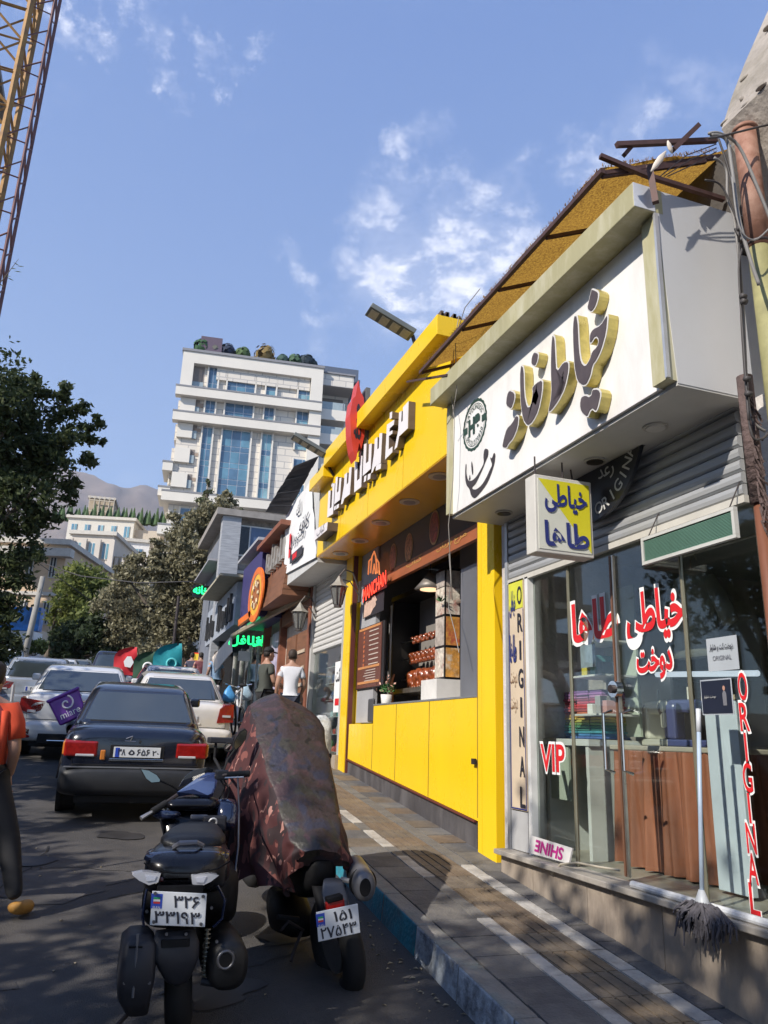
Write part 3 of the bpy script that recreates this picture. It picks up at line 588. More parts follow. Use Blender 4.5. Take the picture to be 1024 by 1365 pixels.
mb.loft(secs, 24); mb.loft([((4.1, 4.84, 2.84), (0, .03, .05), (.05, 0, 0), 2), ((4.1, 4.96, 2.62), (0, .06, .03), (.055, 0, 0), 2), ((4.1, 5.00, 2.52), (0, .06, .03), (.05, 0, 0), 2)], 12); mb.loft([((4.1, 4.46, 2.84), (0, .03, -.05), (.05, 0, 0), 2), ((4.1, 4.34, 2.62), (0, .06, -.03), (.055, 0, 0), 2), ((4.1, 4.30, 2.52), (0, .06, -.03), (.05, 0, 0), 2)], 12)
mb.build('shirt_body', M('shirt_grey', (.30, .31, .28), .85, var=.15, bump=.3, bscale=8), t, smooth=True)
MB().tube([(4.1, 4.65, 2.95), (4.1, 4.65, 3.04), (4.1, 4.60, 3.07), (4.1, 4.58, 3.02)], .005, 6).build('hanger_hook', steel, t)
MB().tube([(4.1, 3.25, 3.08), (4.1, 5.2, 3.08)], .012, 8).build('clothes_rail', steel, tl)
MB().tube([(3.75, 3.42, 1.9), (3.72, 3.5, 3.3)], .022, 8).build('inner_post', M('white_frame', (.62, .62, .6)), tl)
# display of trims behind the left pane
t = thing('notions_shelf', 'small shelves with papers and haberdashery behind the left pane', 'shelf', (3.7, 5.4, FL))
B('backboard', M('pale_green_panel', (.38, .43, .37)), t, 3.96, 3.98, 5.18, 5.6, FL+.9, FL+2.1)
for z in (1.05, 1.35, 1.62): B('shelf_board', wd, t, 3.62, 3.95, 5.18, 5.6, FL+z, FL+z+.015)
for i, (y, z, h_, c_) in enumerate([(5.25, 1.065, .10, 'pinkish'), (5.33, 1.065, .14, 'grey'), (5.44, 1.065, .08, 'white'), (5.5, 1.365, .12, 'yellow'), (5.28, 1.365, .1, 'slate'), (5.38, 1.365, .16, 'teal'), (5.3, 1.635, .12, 'cream'), (5.45, 1.635, .2, 'rust')]):
    cc = dict(pinkish=(.45, .25, .25), grey=(.3, .3, .3), white=(.6, .6, .58), yellow=(.5, .42, .06), slate=(.12, .16, .2), teal=(.08, .25, .27), cream=(.5, .45, .35), rust=(.3, .12, .06))[c_]
    B('haberdashery_box', M('box_'+c_, cc, .6), None, 3.68, 3.84, y-.035, y+.035, FL+z+.0, FL+z+h_, label='%s box on the small shelves behind the left pane' % c_, cat='box', group='boxes on the small shelves', bevel=.004)
ph = M('notice_board_paper', (.22, .27, .32), .6, var=.3, scale=14)
B('pinned_sheet', ph, t, 3.6, 3.605, 5.22, 5.42, FL+1.42, FL+1.60)
# reflecting slim tube lamp
MB().tube([(4.4, 4.4, FL+1.36), (4.4, 5.5, FL+1.42)], .022, 8).build('tube_lamp', M('tube_lamp', (.8, .88, 1), .3, emis=.6), tl)
# notices on the glass
t = thing('paper_notice', 'white paper notice taped to the glass, above black poster', 'notice', (XG, 3.75, 2.2))
o_, w_, h_ = span(945, 849, 986, 894, XG)
B('sheet', M('paper_grey', (.36, .39, .42), .7, var=.08), t, XG-.012, XG-.009, o_[1]-w_/2, o_[1]+w_/2, o_[2]-h_/2, o_[2]+h_/2)
text(fa('دوخت کت و شلوار'), M('black_print', (.02, .02, .03)), t, (XG-.012, o_[1], o_[2]+h_*.2), SR, UP, w=w_*.8, h=h_*.22, ext=.003, off=.02); text('ORIGINAL', M('dim_print', (.1, .1, .12), .5), t, (XG-.012, o_[1], o_[2]-h_*.12), SR, UP, w=w_*.62, h=h_*.14, ext=.003)
t = thing('black_poster', 'black poster with a tiny suited figure taped to the glass', 'poster', (XG, 3.75, 1.95))
o_, w_, h_ = span(937, 905, 979, 953, XG)
B('sheet', M('poster_rim', (.35, .38, .42), .5), t, XG-.011, XG-.009, o_[1]-w_/2, o_[1]+w_/2, o_[2]-h_/2, o_[2]+h_/2); B('print', M('poster_black', (.012, .015, .03), .4), t, XG-.014, XG-.0115, o_[1]-w_/2+.008, o_[1]+w_/2-.008, o_[2]-h_/2+.008, o_[2]+h_/2-.008)
fy = o_[1]-w_*.27
MB().quad(*[(XG-.016, fy+a*.014, o_[2]+b*.05) for a, b in ((-1, -1), (1, -1), (1.1, .3), (.5, .6), (-.5, .6), (-1.1, .3))]).build('suit_figure', M('suit_grey', (.15, .15, .17), .6), t, fix=False)
MB().quad(*[(XG-.017, fy+.010*math.cos(a), o_[2]+.045+.014*math.sin(a)) for a in [i*.5236 for i in range(12)]]).build('face_print', M('skin_print', (.4, .22, .16), .6), t, fix=False)
text(fa('دوخت شلوار'), M('dim_white', (.5, .5, .48)), t, (XG-.014, o_[1]+w_*.18, o_[2]), SR, UP, w=w_*.42, h=h_*.09, ext=.003)
# SHINE board lying on the sill
t = thing('shine_board', 'white board with upside-down magenta SHINE leaning on the sill corner', 'sign', (XW-.08, 5.5, FL))
a, b, c_, d_ = [onx(u, v, XW-.07) for u, v in ((710, 1114), (765, 1131), (760, 1152), (706, 1137))]
mb = MB(); mb.prism([a, b, c_, d_], (-.012, 0, .003)); mb.build('board', M('white_board', (.66, .64, .62), .5, var=.05), t)
rt = (b-a).normalized(); o_ = (a+b+c_+d_)/4; text('SHINE', M('magenta_ink', (.45, .02, .22), .5), t, o_+Vector((-.016, 0, .003)), rt, (a-d_).normalized(), w=(b-a).length*.66, h=(a-d_).length*.62, ext=.0, off=.03, rotdeg=180)
# mop
t = thing('string_mop', 'grey string mop with long pale pole leaning against the glass, head over sill', 'mop', (XW-.2, 3.9, FL))
a = onx(931, 945, XW-.04); b = onx(936, 1200, XW-.17)
MB().tube([a, b], .0125, 10).build('pole', M('mop_pole', (.34, .42, .52), .4, var=.1), t, smooth=True)
MB().tube([a, a+(b-a)*.13], .0145, 10).build('grip', M('mop_grip', (.50, .52, .55), .5), t, smooth=True)
MB().loft([(b+Vector((0, 0, .05)), (.014, 0, 0), (0, .016, 0), 2), (b, (.03, 0, 0), (0, .035, 0), 2.5), (b-Vector((0, 0, .04)), (.045, 0, 0), (0, .05, 0), 3)], 12).build('socket', M('mop_socket', (.38, .4, .42), .5), t, smooth=True)
mb = MB(); rs = random.Random(3)
hc = b+Vector((-.0, 0, -.045))
for i in range(300):
    y = hc.y+rs.uniform(-.02, .02); y1 = hc.y+rs.uniform(-.26, .13)*rs.choice((1, .8)); x1 = hc.x-rs.uniform(.01, .09); drop = rs.uniform(.02, .12)*(1 if rs.random() < .85 else 1.5)
    mb.tube([(hc.x+rs.uniform(-.03, .03), y, hc.z+.01), (hc.x-rs.uniform(0, .05), y*.5+y1*.5, hc.z+rs.uniform(.0, .035)), (x1, y1, hc.z-drop*.35), (x1-rs.uniform(0, .02), y1+rs.uniform(-.02, .02), hc.z-drop)], [.007, .008, .007, .004], 4, cap=False)
mb.build('mop_strings', M('mop_grey', (.075, .07, .08), .95, var=.4, scale=22), t, kind='stuff')
# garden hose tail on the sill
MB().tube([onx(u, v, XW-.12) for u, v in ((735, 1165), (748, 1152), (770, 1150), (800, 1156), (826, 1160))], .008, 6).build('hose', M('hose_beige', (.4, .36, .28), .6), None, smooth=True, label='thin beige hose lying along the sill by the door', cat='hose')
# ------------------------------------------------------------------ neighbour wall on the right, with pipes and cables
nw = thing('neighbour_building', 'old concrete building with sloping rough parapet at the right edge', 'building', (XW, 2.2, .3))
B('plaster_pier', plaster, nw, XW-.02, XW+.3, 2.98, 3.115, .1, SF-.02)
mb = MB(); mb.box(XW+.09, XW+.9, -14, 2.978, -2.0, 4.35); mb.build('wall', plaster, nw)
mb = MB()
pp = [ony(u, v, 2.85) for u, v in ((962, 172), (976, 128), (993, 84), (1030, 0), (1120, -160))]
base = [(pp[-1].x, 2.85, 3.5), (XW+.14, 2.85, 3.5), (XW+.14, 2.85, 4.4)]
mb.prism([Vector(p) for p in base]+pp, (0, -1.2, 0)); o = mb.build('parapet', concrete, nw)
cp = []
for i in range(len(pp)-1):
    for k in range(5): cp.append(pp[i].lerp(pp[i+1], k/5))
mb = MB(); rs = random.Random(5)
for p in cp:
    for k in range(5): q = p+Vector((rs.uniform(-.01, .07), rs.uniform(-.6, .03), rs.uniform(-.06, .02))); mb.ball(q, rs.uniform(.008, .022), rs.uniform(.01, .04), rs.uniform(.006, .02), 4)
mb.build('crumbling_edge', concrete, nw, smooth=True, kind='stuff')
px = ony(1008, 300, 2.72).x
rust = M('rusty_pipe', (.24, .115, .075), .7, .2, var=.3, scale=8, dirt=(.42, .28, .22), dscale=4, damt=.6); gr_ = M('greenish_pipe', (.27, .25, .11), .7, var=.25, scale=8)
t = thing('downpipe', 'thick rusty downpipe turning yellow green below, in front of concrete wall', 'pipe', (px, 2.72, 0))
zt_ = ony(1003, 175, 2.72).z; zm = ony(1010, 330, 2.72).z
MB().tube([(px, 2.72, zm), (px, 2.72, zt_)], .06, 20).build('upper_pipe', rust, t, smooth=True); MB().tube([(px, 2.72, zm-1.6), (px, 2.72, zm-.004)], .055, 20).build('lower_pipe', gr_, t, smooth=True)
MB().torus((px, 2.72, zt_-.02), (0, 0, 1), .06, .012).build('collar', rust, t, smooth=True); MB().torus((px, 2.72, zm+.02), (0, 0, 1), .06, .008).build('wire_band', darkm, t, smooth=True)
t = thing('conduit', 'brown corroded conduit running down beside the white plaster strip', 'pipe', (XW, 3.0, 0))
a = ony(1001, 560, 2.95); 
MB().tube([(a.x, 2.95, .5), (a.x, 2.95, 2.9)], .033, 14).build('tube', M('brown_conduit', (.17, .065, .035), .5, .1, var=.3, scale=5, stretch=(1, 1, .3)), t, smooth=True)
MB().tube([(a.x-.01, 2.95, 2.88), (a.x-.012, 2.95, SF+.02)], .042, 14).build('wrapped_upper', M('bitumen_wrap', (.09, .06, .055), .8, var=.4, scale=12, bump=1, bscale=30), t, smooth=True)
mb = MB()
for i in range(26):
    z = random.uniform(2.75, SF-.05); p = Vector((a.x-.035, 2.92, z)); mb.tube([p, p+Vector((random.uniform(-.03, .02), -.02, random.uniform(-.09, -.03))), p+Vector((random.uniform(-.02, .05), -.03, random.uniform(-.2, -.08)))], .006, 4)
mb.build('torn_wrap', M('bitumen_wrap', (.09, .06, .055)), t, kind='stuff')
cab = M('grey_cable', (.22, .21, .2), .6, var=.15); cabd = M('dark_cable', (.05, .045, .045), .6)
def cable(pts, Y, r, m_, label, cat='cable', grp='cables hanging at the right wall'):
    P_ = [ony(u, v, Y) for u, v in pts]; Q = []
    for i in range(len(P_)-1):
        p0, p1, p2, p3 = P_[max(i-1, 0)], P_[i], P_[i+1], P_[min(i+2, len(P_)-1)]
        for k in range(5):
            t_ = k/5; Q.append(.5*((2*p1)+(p2-p0)*t_+(2*p0-5*p1+4*p2-p3)*t_*t_+(3*p1-p0-3*p2+p3)*t_**3))
    Q.append(P_[-1]); return MB().tube(Q, r, 6).build('cable', m_, None, smooth=True, label=label, cat=cat, group=grp)
cable([(945, 178), (960, 178), (985, 195), (1010, 250), (1030, 300)], 2.62, .009, cab, 'pale thick cable arching from bracket over the rusty pipe to right')
cable([(948, 180), (968, 186), (976, 225), (985, 290), (1000, 345), (1012, 380)], 2.62, .010, cab, 'pale cable sagging left of the rusty pipe')
cable([(952, 210), (968, 225), (970, 262), (980, 300), (990, 400), (996, 520), (1003, 560), (1020, 575)], 2.9, .008, cab, 'grey cable dropping down the plaster and looping at its end')
cable([(958, 185), (975, 240), (984, 310), (987, 370), (990, 450), (1000, 570), (1015, 585), (1030, 570)], 2.88, .007, cabd, 'dark cable running down close to panel edge')
cable([(940, 240), (960, 246), (975, 275), (990, 320), (985, 360), (992, 470), (998, 560)], 2.86, .006, cabd, 'thin dark cable curling from behind the white panel')
cable([(1030, 165), (1000, 172), (960, 182), (945, 184)], 2.6, .006, cabd, 'thin black wire strung level to the right above pipe')
cable([(976, 236), (985, 300), (1005, 320), (1030, 300)], 2.6, .005, cab, 'thin pale wire swinging across the pipe to the right')
mb = MB()
for ci, (u, v) in enumerate(((985, 290), (986, 305), (989, 320), (991, 395), (992, 402), (996, 505), (998, 525))):
    p = ony(u, v, 2.84); mb2 = MB(); mb2.tube([p-Vector((.015, 0, 0)), p+Vector((.015, 0, 0))], .016, 8); mb2.build('cable_clamp', cabd, None, smooth=True, label='small dark cable clamp on the right wall, %s from the top' % ['first', 'second', 'third', 'fourth', 'fifth', 'sixth', 'seventh'][ci], cat='cable clamp', group='clamps on the hanging cables')
for i in range(9):
    a0 = ony(988+random.uniform(-6, 8), 312+random.uniform(-8, 10), 2.84); mb.tube([a0, a0+Vector((random.uniform(-.05, .06), 0, random.uniform(-.05, .05))), a0+Vector((random.uniform(-.06, .09), 0, random.uniform(-.09, .03)))], .005, 5)
mb.build('cable_knot', cabd, None, smooth=True, kind='stuff', label='twisted knot of wires halfway down the cables at the right wall', cat='cable knot')
# ------------------------------------------------------------------ reed mat awning over the tailor's sign
aw = thing('reed_mat_awning', 'golden brown reed mat awning on rusty steel bars above the sign box', 'awning', (2.9, 4.5, 4.9))
XO = 2.47; A = onx(563, 503, XO); Bp = onx(800, 205, XO); za = (A.z+Bp.z)/2; ya_, yb_ = A.y, Bp.y
D = ony(945, 203, yb_)
mm = bpy.data.materials.new('reed_mat'); mm.use_nodes = True; nt_ = mm.node_tree; bs = nt_.nodes['Principled BSDF']
tcn = nt_.nodes.new('ShaderNodeTexCoord'); vz = nt_.nodes.new('ShaderNodeTexNoise'); vz.inputs['Scale'].default_value = 75; vz.inputs['Detail'].default_value = 5
mpn = nt_.nodes.new('ShaderNodeMapping'); mpn.inputs['Scale'].default_value = (1, 1.0, 1); nt_.links.new(tcn.outputs['Object'], mpn.inputs[0]); nt_.links.new(mpn.outputs[0], vz.inputs['Vector'])
rp = nt_.nodes.new('ShaderNodeValToRGB'); rp.color_ramp.elements[0].position = .30; rp.color_ramp.elements[0].color = (.16, .075, .018, 1); rp.color_ramp.elements[1].position = .72; rp.color_ramp.elements[1].color = (.50, .29, .05, 1)
nt_.links.new(vz.outputs['Fac'], rp.inputs[0]); nt_.links.new(rp.outputs[0], bs.inputs['Base Color']); bs.inputs['Roughness'].default_value = .9
tl_ = nt_.nodes.new('ShaderNodeBsdfTranslucent'); nt_.links.new(rp.outputs[0], tl_.inputs[0]); mx_ = nt_.nodes.new('ShaderNodeMixShader'); mx_.inputs[0].default_value = .62
nt_.links.new(bs.outputs[0], mx_.inputs[1]); nt_.links.new(tl_.outputs[0], mx_.inputs[2]); nt_.links.new(mx_.outputs[0], nt_.nodes['Material Output'].inputs[0])
mb = MB(); nx_, ny_ = 16, 46; vs = []; fs = []
for j in range(ny_+1):
    for i in range(nx_+1):
        fx, fy_ = i/nx_, j/ny_; x = XO+(3.75-XO)*fx; y = yb_+(ya_-yb_)*fy_
        z = za+(D.z-za)*fx*(3.75-XO)/(D.x-XO)-.05*math.sin(math.pi*fx)*abs(math.sin(fy_*math.pi*3))+.012*math.sin(23*fy_+9*fx)+random.uniform(-.005, .005)
        if i == nx_ : x += random.uniform(-.1, .1)
        vs.append((x, y+.02*math.sin(11*fx) if j in (0, ny_) else y, z))
for j in range(ny_):
    for i in range(nx_): a_ = j*(nx_+1)+i; fs.append((a_, a_+1, a_+nx_+2, a_+nx_+1))
mb.add(vs, fs); o = mb.build('reed_mat', mm, aw, smooth=True)
mb = MB(); rs = random.Random(11)   # loose reeds along the edges, giving the mat a ragged rim
for i in range(900):
    if i % 3: x, y = XO+rs.uniform(-.015, .02), rs.uniform(yb_, ya_)
    else: x, y = rs.uniform(XO, 3.4), yb_+rs.uniform(-.02, .02)
    d = Vector((rs.uniform(-1, 1), rs.uniform(-1, 1), rs.uniform(-.15, .15))).normalized()*rs.uniform(.008, .02); c_ = Vector((x, y, za+.012+(D.z-za)*(x-XO)/(D.x-XO))); e = d.orthogonal().normalized()*.003
    mb.quad(c_-d-e, c_-d+e, c_+d+e, c_+d-e)
mb.build('loose_reeds', mm, aw, fix=False, kind='stuff')
rb = M('rusty_bar', (.085, .045, .04), .6, .3, var=.3, scale=12)
def bar(p, q, w_=.016, nm='steel_bar', m_=None, par=None):
    p, q = Vector(p), Vector(q); d = q-p; s_ = d.orthogonal().normalized(); 
    if abs(d.normalized().z) < .9: s_ = d.cross(Vector((0, 0, 1))).normalized()
    e = d.cross(s_).normalized(); mb = MB(); mb.obox((p+q)/2, d/2, s_*w_, e*w_); return mb.build(nm, m_ or rb, par or aw)
zb_ = za-.035
bar((XO, ya_+.05, zb_), (XO, yb_-.02, zb_), .016)
B('rear_parapet', M('shaded_concrete', (.07, .062, .055), .95, var=.3, scale=4, bump=.8, bscale=12), tl, 3.40, 3.6, 3.13, 6.1, 4.851, 5.42)  # dark colour stands in for the shade beneath the reed mat
RZ = lambda x: zb_+(D.z-za)*(x-XO)/(D.x-XO)
bar((XO+.01, yb_, zb_-.005), (3.45, yb_+.02, RZ(3.45)), .014)
for y in (3.3, 3.95, 4.65, 5.3): bar((XO+.01, y, zb_-.02), (3.3, y, RZ(3.3)-.03), .012)
bar((XO, ya_, zb_-.02), (3.3, ya_+.02, RZ(3.3)-.02), .013)
a = ony(800, 208, yb_-.02); b = ony(865, 235, yb_-.04); c_ = ony(965, 266, yb_-.04)
bar(a, b, .014); bar(b, c_, .014)
bar(ony(866, 222, 3.05), ony(874, 270, 3.05), .018)
bar(ony(822, 193, 2.98), ony(955, 187, 2.98), .014); bar(ony(897, 200, 2.94), ony(931, 167, 2.94), .014); bar(ony(832, 207, 3.0), ony(843, 194, 3.0), .012)
for dv in (0, 5, 10): MB().tube([ony(955, 192+dv, 2.9), ony(915+dv, 207+dv*1.2, 2.93), ony(880+dv, 235, 2.97)], .0035, 5).build('wire', darkm, aw)
rs = random.Random(4)
for (u, v, du, dv, l_) in ((878, 215, 14, -19, 'torn cream rag strip tied round the awning bars'), (893, 196, 4, 12, 'small white rag knotted on the upper awning bar')):
    c_ = ony(u, v, 2.93); e1 = (ony(u+du, v+dv, 2.93)-c_)*.7; e2 = Vector((e1.z, 0, -e1.x)).normalized()*.016
    mb = MB(); mb.loft([(c_-e1, e2*.25, (0, .004, 0), 2), (c_-e1*.4, e2, (0, .008, 0), 2), (c_+e1*.3, e2*1.2, (0, .006, 0), 2), (c_+e1, e2*.3, (0, .003, 0), 2)], 10); mb.build('rag', M('rag_cream', (.62, .55, .47), .9), None, smooth=True, label=l_, cat='rag')
# thin wires looping from the awning's far tip down in front of the sign
for pts, X, l_ in (([(612, 420), (606, 455), (601, 520), (606, 560), (604, 640), (598, 700), (603, 800)], 2.66, 'thin pale wire hanging straight down past the yellow soffit'), ([(640, 385), (620, 410), (607, 450), (609, 520), (603, 555), (596, 566)], 2.6, 'thin dark wire looping off the far end of awning')):
    MB().tube([onx(u, v, X) for u, v in pts], .004, 5).build('wire', M('wire_grey', (.25, .23, .2), .5), None, smooth=True, label=l_, cat='wire')
bar(onx(543, 509, 2.55), onx(597, 500, 2.55), .010)
ORD = ['first', 'second', 'third', 'fourth', 'fifth', 'sixth', 'seventh', 'eighth', 'ninth', 'tenth', 'eleventh', 'twelfth']; CNAME = ['pale', 'teal', 'red', 'grey', 'navy', 'tan', 'green']
# ------------------------------------------------------------------ yellow grill shop
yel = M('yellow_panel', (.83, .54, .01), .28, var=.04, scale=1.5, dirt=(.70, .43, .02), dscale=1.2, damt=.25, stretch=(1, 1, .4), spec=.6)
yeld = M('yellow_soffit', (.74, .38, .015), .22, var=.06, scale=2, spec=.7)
black = M('black_gloss', (.012, .011, .012), .25); wallg = M('grey_render', (.33, .33, .34), .75, var=.12, scale=2, bump=.2)
ys = thing('grill_shop', 'bright yellow kebab shop with overhanging yellow sign box and open counter', 'shop', (XW, 8.6, 1.1))
YA, YB, ZS, ZT = 6.17, 11.07, 4.24, 5.62
mb = MB(); mb.box(2.77, 3.9, YA, YB, ZS+.012, ZT-.2); mb.build('fascia', yel, ys)
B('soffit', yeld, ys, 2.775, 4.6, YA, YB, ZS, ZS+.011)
B('cornice', yel, ys, 2.60, 3.95, YA-.03, 10.3, ZT-.20, ZT+.02, bevel=.006); B('cornice', yel, ys, 2.60, 3.95, 10.303, YB+.05, ZT-.34, ZT-.16, bevel=.006)
mb = MB(); rs = random.Random(2)
for i in range(40):
    x = rs.uniform(2.62, 3.6); mb.box(x, x+.03, YA-.03, YA+.05+rs.random()*.05, ZT+.015, ZT+.03+rs.random()*.05)
mb.build('crumbling_top', M('scorched_edge', (.1, .07, .05), .9, var=.4, scale=10), ys, kind='stuff')
for y in (7.42, 8.63, 9.84): B('panel_joint', M('joint_ochre', (.40, .24, .01), .6), ys, 2.7675, 2.772, y, y+.006, ZS+.02, ZT-.21)
# sign letters, white faces and grey sides, one mesh each
lsd = M('block_letter_side', (.13, .10, .09), .5, .2, var=.2, scale=10); lfc = M('block_letter_face', (.72, .68, .68), .4, var=.03)
blocks = [
 [(640, 170), (660, 158), (655, 242), (668, 235), (670, 130), (712, 83), (706, 290), (640, 352), (625, 432), (604, 452), (634, 305)],
 [(570, 172), (587, 163), (585, 213), (569, 222)],
 [(548, 262), (604, 225), (600, 262), (568, 292), (566, 318), (590, 305), (588, 330), (562, 350), (560, 452), (590, 428), (588, 472), (534, 527)],
 [(456, 372), (476, 356), (474, 450), (487, 440), (491, 330), (512, 325), (500, 552), (456, 582), (440, 622), (428, 634), (450, 480)],
 [(466, 572), (503, 556), (500, 596), (462, 612)],
 [(374, 412), (392, 404), (387, 558), (408, 540), (412, 412), (432, 405), (424, 598), (364, 652)],
 [(404, 640), (424, 630), (420, 672), (400, 686)], [(376, 655), (392, 645), (388, 690), (372, 700)],
 [(304, 541), (325, 545), (319, 690), (341, 670), (346, 495), (362, 500), (352, 735), (299, 777)],
 [(334, 472), (352, 462), (349, 496), (331, 506)],
 [(226, 642), (246, 625), (241, 720), (255, 700), (262, 590), (280, 583), (266, 790), (225, 822), (212, 860), (198, 868), (222, 722)],
 [(160, 662), (174, 657), (167, 780), (180, 768), (188, 668), (202, 663), (190, 832), (148, 867)],
 [(166, 872), (184, 862), (181, 892), (162, 904)], [(148, 884), (160, 876), (158, 905), (146, 914)],
 [(104, 767), (120, 760), (113, 900), (128, 887), (136, 712), (152, 706), (138, 940), (94, 967)],
 [(128, 712), (140, 704), (138, 728), (126, 736)]]
for bl in blocks:
    pts = cr(bl, 420, 520, 5.69, 2.69)
    mb = MB(); mb.prism(pts, (.076, 0, 0)); o = mb.build('block_letter', lsd, ys)
    mb = MB(); mb.prism([p-Vector((.004, 0, 0)) for p in pts], (.003, 0, 0)); mb.build('letter_face', lfc, o)
pl_ = cr([(0, 1062), (98, 1000), (92, 1062), (0, 1140)], 420, 520, 5.69, 2.62)
pb = thing('small_plaque_sign', 'small white box plaque at the lower far corner of yellow sign', 'sign', (2.7, 10.9, 4.5))
mb = MB(); mb.prism(pl_, (.15, 0, 0)); mb.build('case', lsd, pb); mb = MB(); mb.prism([p-Vector((.004, 0, 0)) for p in pl_], (.003, 0, 0)); mb.build('face', lfc, pb)
pc = sum(pl_, Vector())/4; text(fa('کباب'), M('dim_print', (.1, .1, .12)), pb, (pc.x-.004, pc.y, pc.z), SR, UP, w=.42, h=.14, ext=.003)
# red flame shaped projecting sign
rs_ = thing('flame_sign', 'narrow red flame shaped sign with black lettering standing on the yellow cornice', 'sign', (2.55, 8.5, 5.4))
sp = [(290, 205), (300, 232), (306, 212), (312, 240), (318, 262), (324, 300), (327, 370), (322, 430), (312, 455), (300, 448), (290, 470), (276, 445), (268, 400), (266, 330), (272, 262), (280, 250), (284, 225)]
sy_ = 8.7
pts = [ony(375.2+(a*1.0)*.3125-0, 440+(b)*.3125, sy_) for a, b in [(q[0], q[1]) for q in [(x, y) for x, y in [(292, 215), (300, 240), (306, 222), (312, 262), (320, 300), (323, 370), (318, 425), (308, 440), (300, 415), (296, 440), (288, 450), (278, 430), (272, 380), (272, 310), (278, 262), (284, 250)]]]]
cxm = sum(p.x for p in pts)/len(pts); czm = sum(p.z for p in pts)/len(pts)
fp = [(383+4, 505), (480, 548), (486, 575), (484, 600), (479, 612), (476, 600), (472, 612), (469, 598), (467, 570), (469, 545), (474, 528), (475, 507), (479, 516)]
fp = [(478, 507), (481, 522), (485, 530), (487, 552), (486, 580), (482, 598), (479, 590), (475, 612), (471, 600), (468, 580), (467, 552), (470, 532), (474, 528)]
pts = [ony(u, v, sy_) for u, v in fp]
mb = MB(); mb.prism(pts, (0, .22, 0)); mb.build('flame_body', M('sign_red', (.55, .05, .03), .35, var=.1), rs_)
cz = sum(p.z for p in pts)/len(pts); cx_ = sum(p.x for p in pts)/len(pts); hz_ = max(p.z for p in pts)-min(p.z for p in pts)
text(fa('مرغ'), M('black_print', (.02, .02, .03)), rs_, (cx_, sy_, cz-.02), UP, (-1, 0, 0), w=hz_*.42, h=.09, ext=.004, off=.05)
B('side_plate', M('sign_grey', (.12, .12, .12), .5), rs_, max(p.x for p in pts)+.003, max(p.x for p in pts)+.06, sy_+.02, sy_+.2, cz-hz_*.45, cz+hz_*.45)
for z in (cz-.1, cz-.3): MB().tube([(cx_+.05, sy_+.1, z), (2.80, sy_+.1, z-.02)], .015, 8).build('bracket', darkm, rs_)
# floodlights
def flood(u, v, X, L_, label):
    p = onx(u, v, X); t = thing('floodlight', label, 'floodlight', tuple(p)); d = Vector((-.86, .1, .42)).normalized(); s_ = Vector((0, 1, 0)); n_ = d.cross(s_).normalized()
    if n_.z > 0: n_ = -n_
    mb = MB(); mb.obox(p+d*L_*.5, d*L_*.5, s_*.10, n_*.03); h_ = mb.build('housing', M('lamp_housing', (.14, .15, .14), .5, .3), t, bevel=.008)
    for i in range(4):
        c_ = p+d*L_*(.14+.24*i)+n_*.031; mb = MB(); mb.obox(c_, d*L_*.085, s_*.075, n_*.006); mb.build('led_panel', M('led_panel', (.42, .40, .34), .4, var=.2, scale=30), t)
    MB().tube([p, p+Vector((.05, 0, -.16)), p+Vector((.14, 0, -.3))], .022, 8).build('arm', darkm, t)
flood(550, 447, 2.66, .55, 'grey four-panel floodlight on top of the yellow cornice near awning'); flood(434, 606, 2.62, .55, 'small four-panel floodlight at the far end of the yellow cornice')
# pillars, counter wall
B('pillar', yel, ys, XW-.02, XW+.24, YA+.07, YA+.33, .3, ZS-.001, bevel=.004)
B('pillar', yel, ys, XW-.02, XW+.06, YA+.332, YA+.41, .3, ZS-.001); B('pillar', yel, ys, XW-.03, XW+.2, 10.72, 11.02, .8, ZS-.001, bevel=.004)
zc = 2.045
mm_ = M('maroon_trim', (.12, .03, .025), .5)
yc = [6.61, 7.78, 8.78, 9.62, 10.66]
for i in range(4):
    a, b = yc[i], yc[i+1]-.008; top = zc if i < 3 else zc-.22
    if i == 3:
        mb = MB(); zz = lambda y: .30+.098*y+.02
        mb.hexa([(XW-.0, a, zz(a)), (XW+.1, a, zz(a)), (XW+.1, b, zz(b)), (XW, b, zz(b)), (XW, a, top), (XW+.1, a, top), (XW+.1, b, top), (XW, b, top)]); mb.build('counter_panel', yel, ys, bevel=.003)
    else:
        zz = lambda y: .30+.098*y+.02
        mb = MB(); mb.hexa([(XW, a, zz(a)), (XW+.1, a, zz(a)), (XW+.1, b, zz(b)), (XW, b, zz(b)), (XW, a, top), (XW+.1, a, top), (XW+.1, b, top), (XW, b, top)]); mb.build('counter_panel', yel, ys, bevel=.003)
mb = MB(); zz = lambda y: .30+.098*y
mb.hexa([(XW-.012, 6.68, zz(6.68)), (XW+.1, 6.68, zz(6.68)), (XW+.1, 10.7, zz(10.7)), (XW-.012, 10.7, zz(10.7)), (XW-.012, 6.68, zz(6.68)+.017), (XW+.1, 6.68, zz(6.68)+.017), (XW+.1, 10.7, zz(10.7)+.017), (XW-.012, 10.7, zz(10.7)+.017)]); mb.build('base_trim', mm_, ys)
mb = MB(); mb.hexa([(XW+.02, 6.68, G(6.6)-.1), (XW+.1, 6.68, G(6.6)-.1), (XW+.1, 10.7, G(10.7)-.1), (XW+.02, 10.7, G(10.7)-.1), (XW+.02, 6.68, zz(6.68)-.002), (XW+.1, 6.68, zz(6.68)-.002), (XW+.1, 10.7, zz(10.7)-.002), (XW+.02, 10.7, zz(10.7)-.002)])
mb.build('plinth', M('dark_plinth', (.062, .058, .062), .6, var=.35, scale=2.5, dirt=(.15, .14, .14), dscale=2, damt=.6, stretch=(1, 1.5, .5)), ys)
for y in (6.582, 10.69): B('maroon_edge', mm_, ys, XW-.015, XW+.05, y, y+.022, 1.0, ZS-.002)
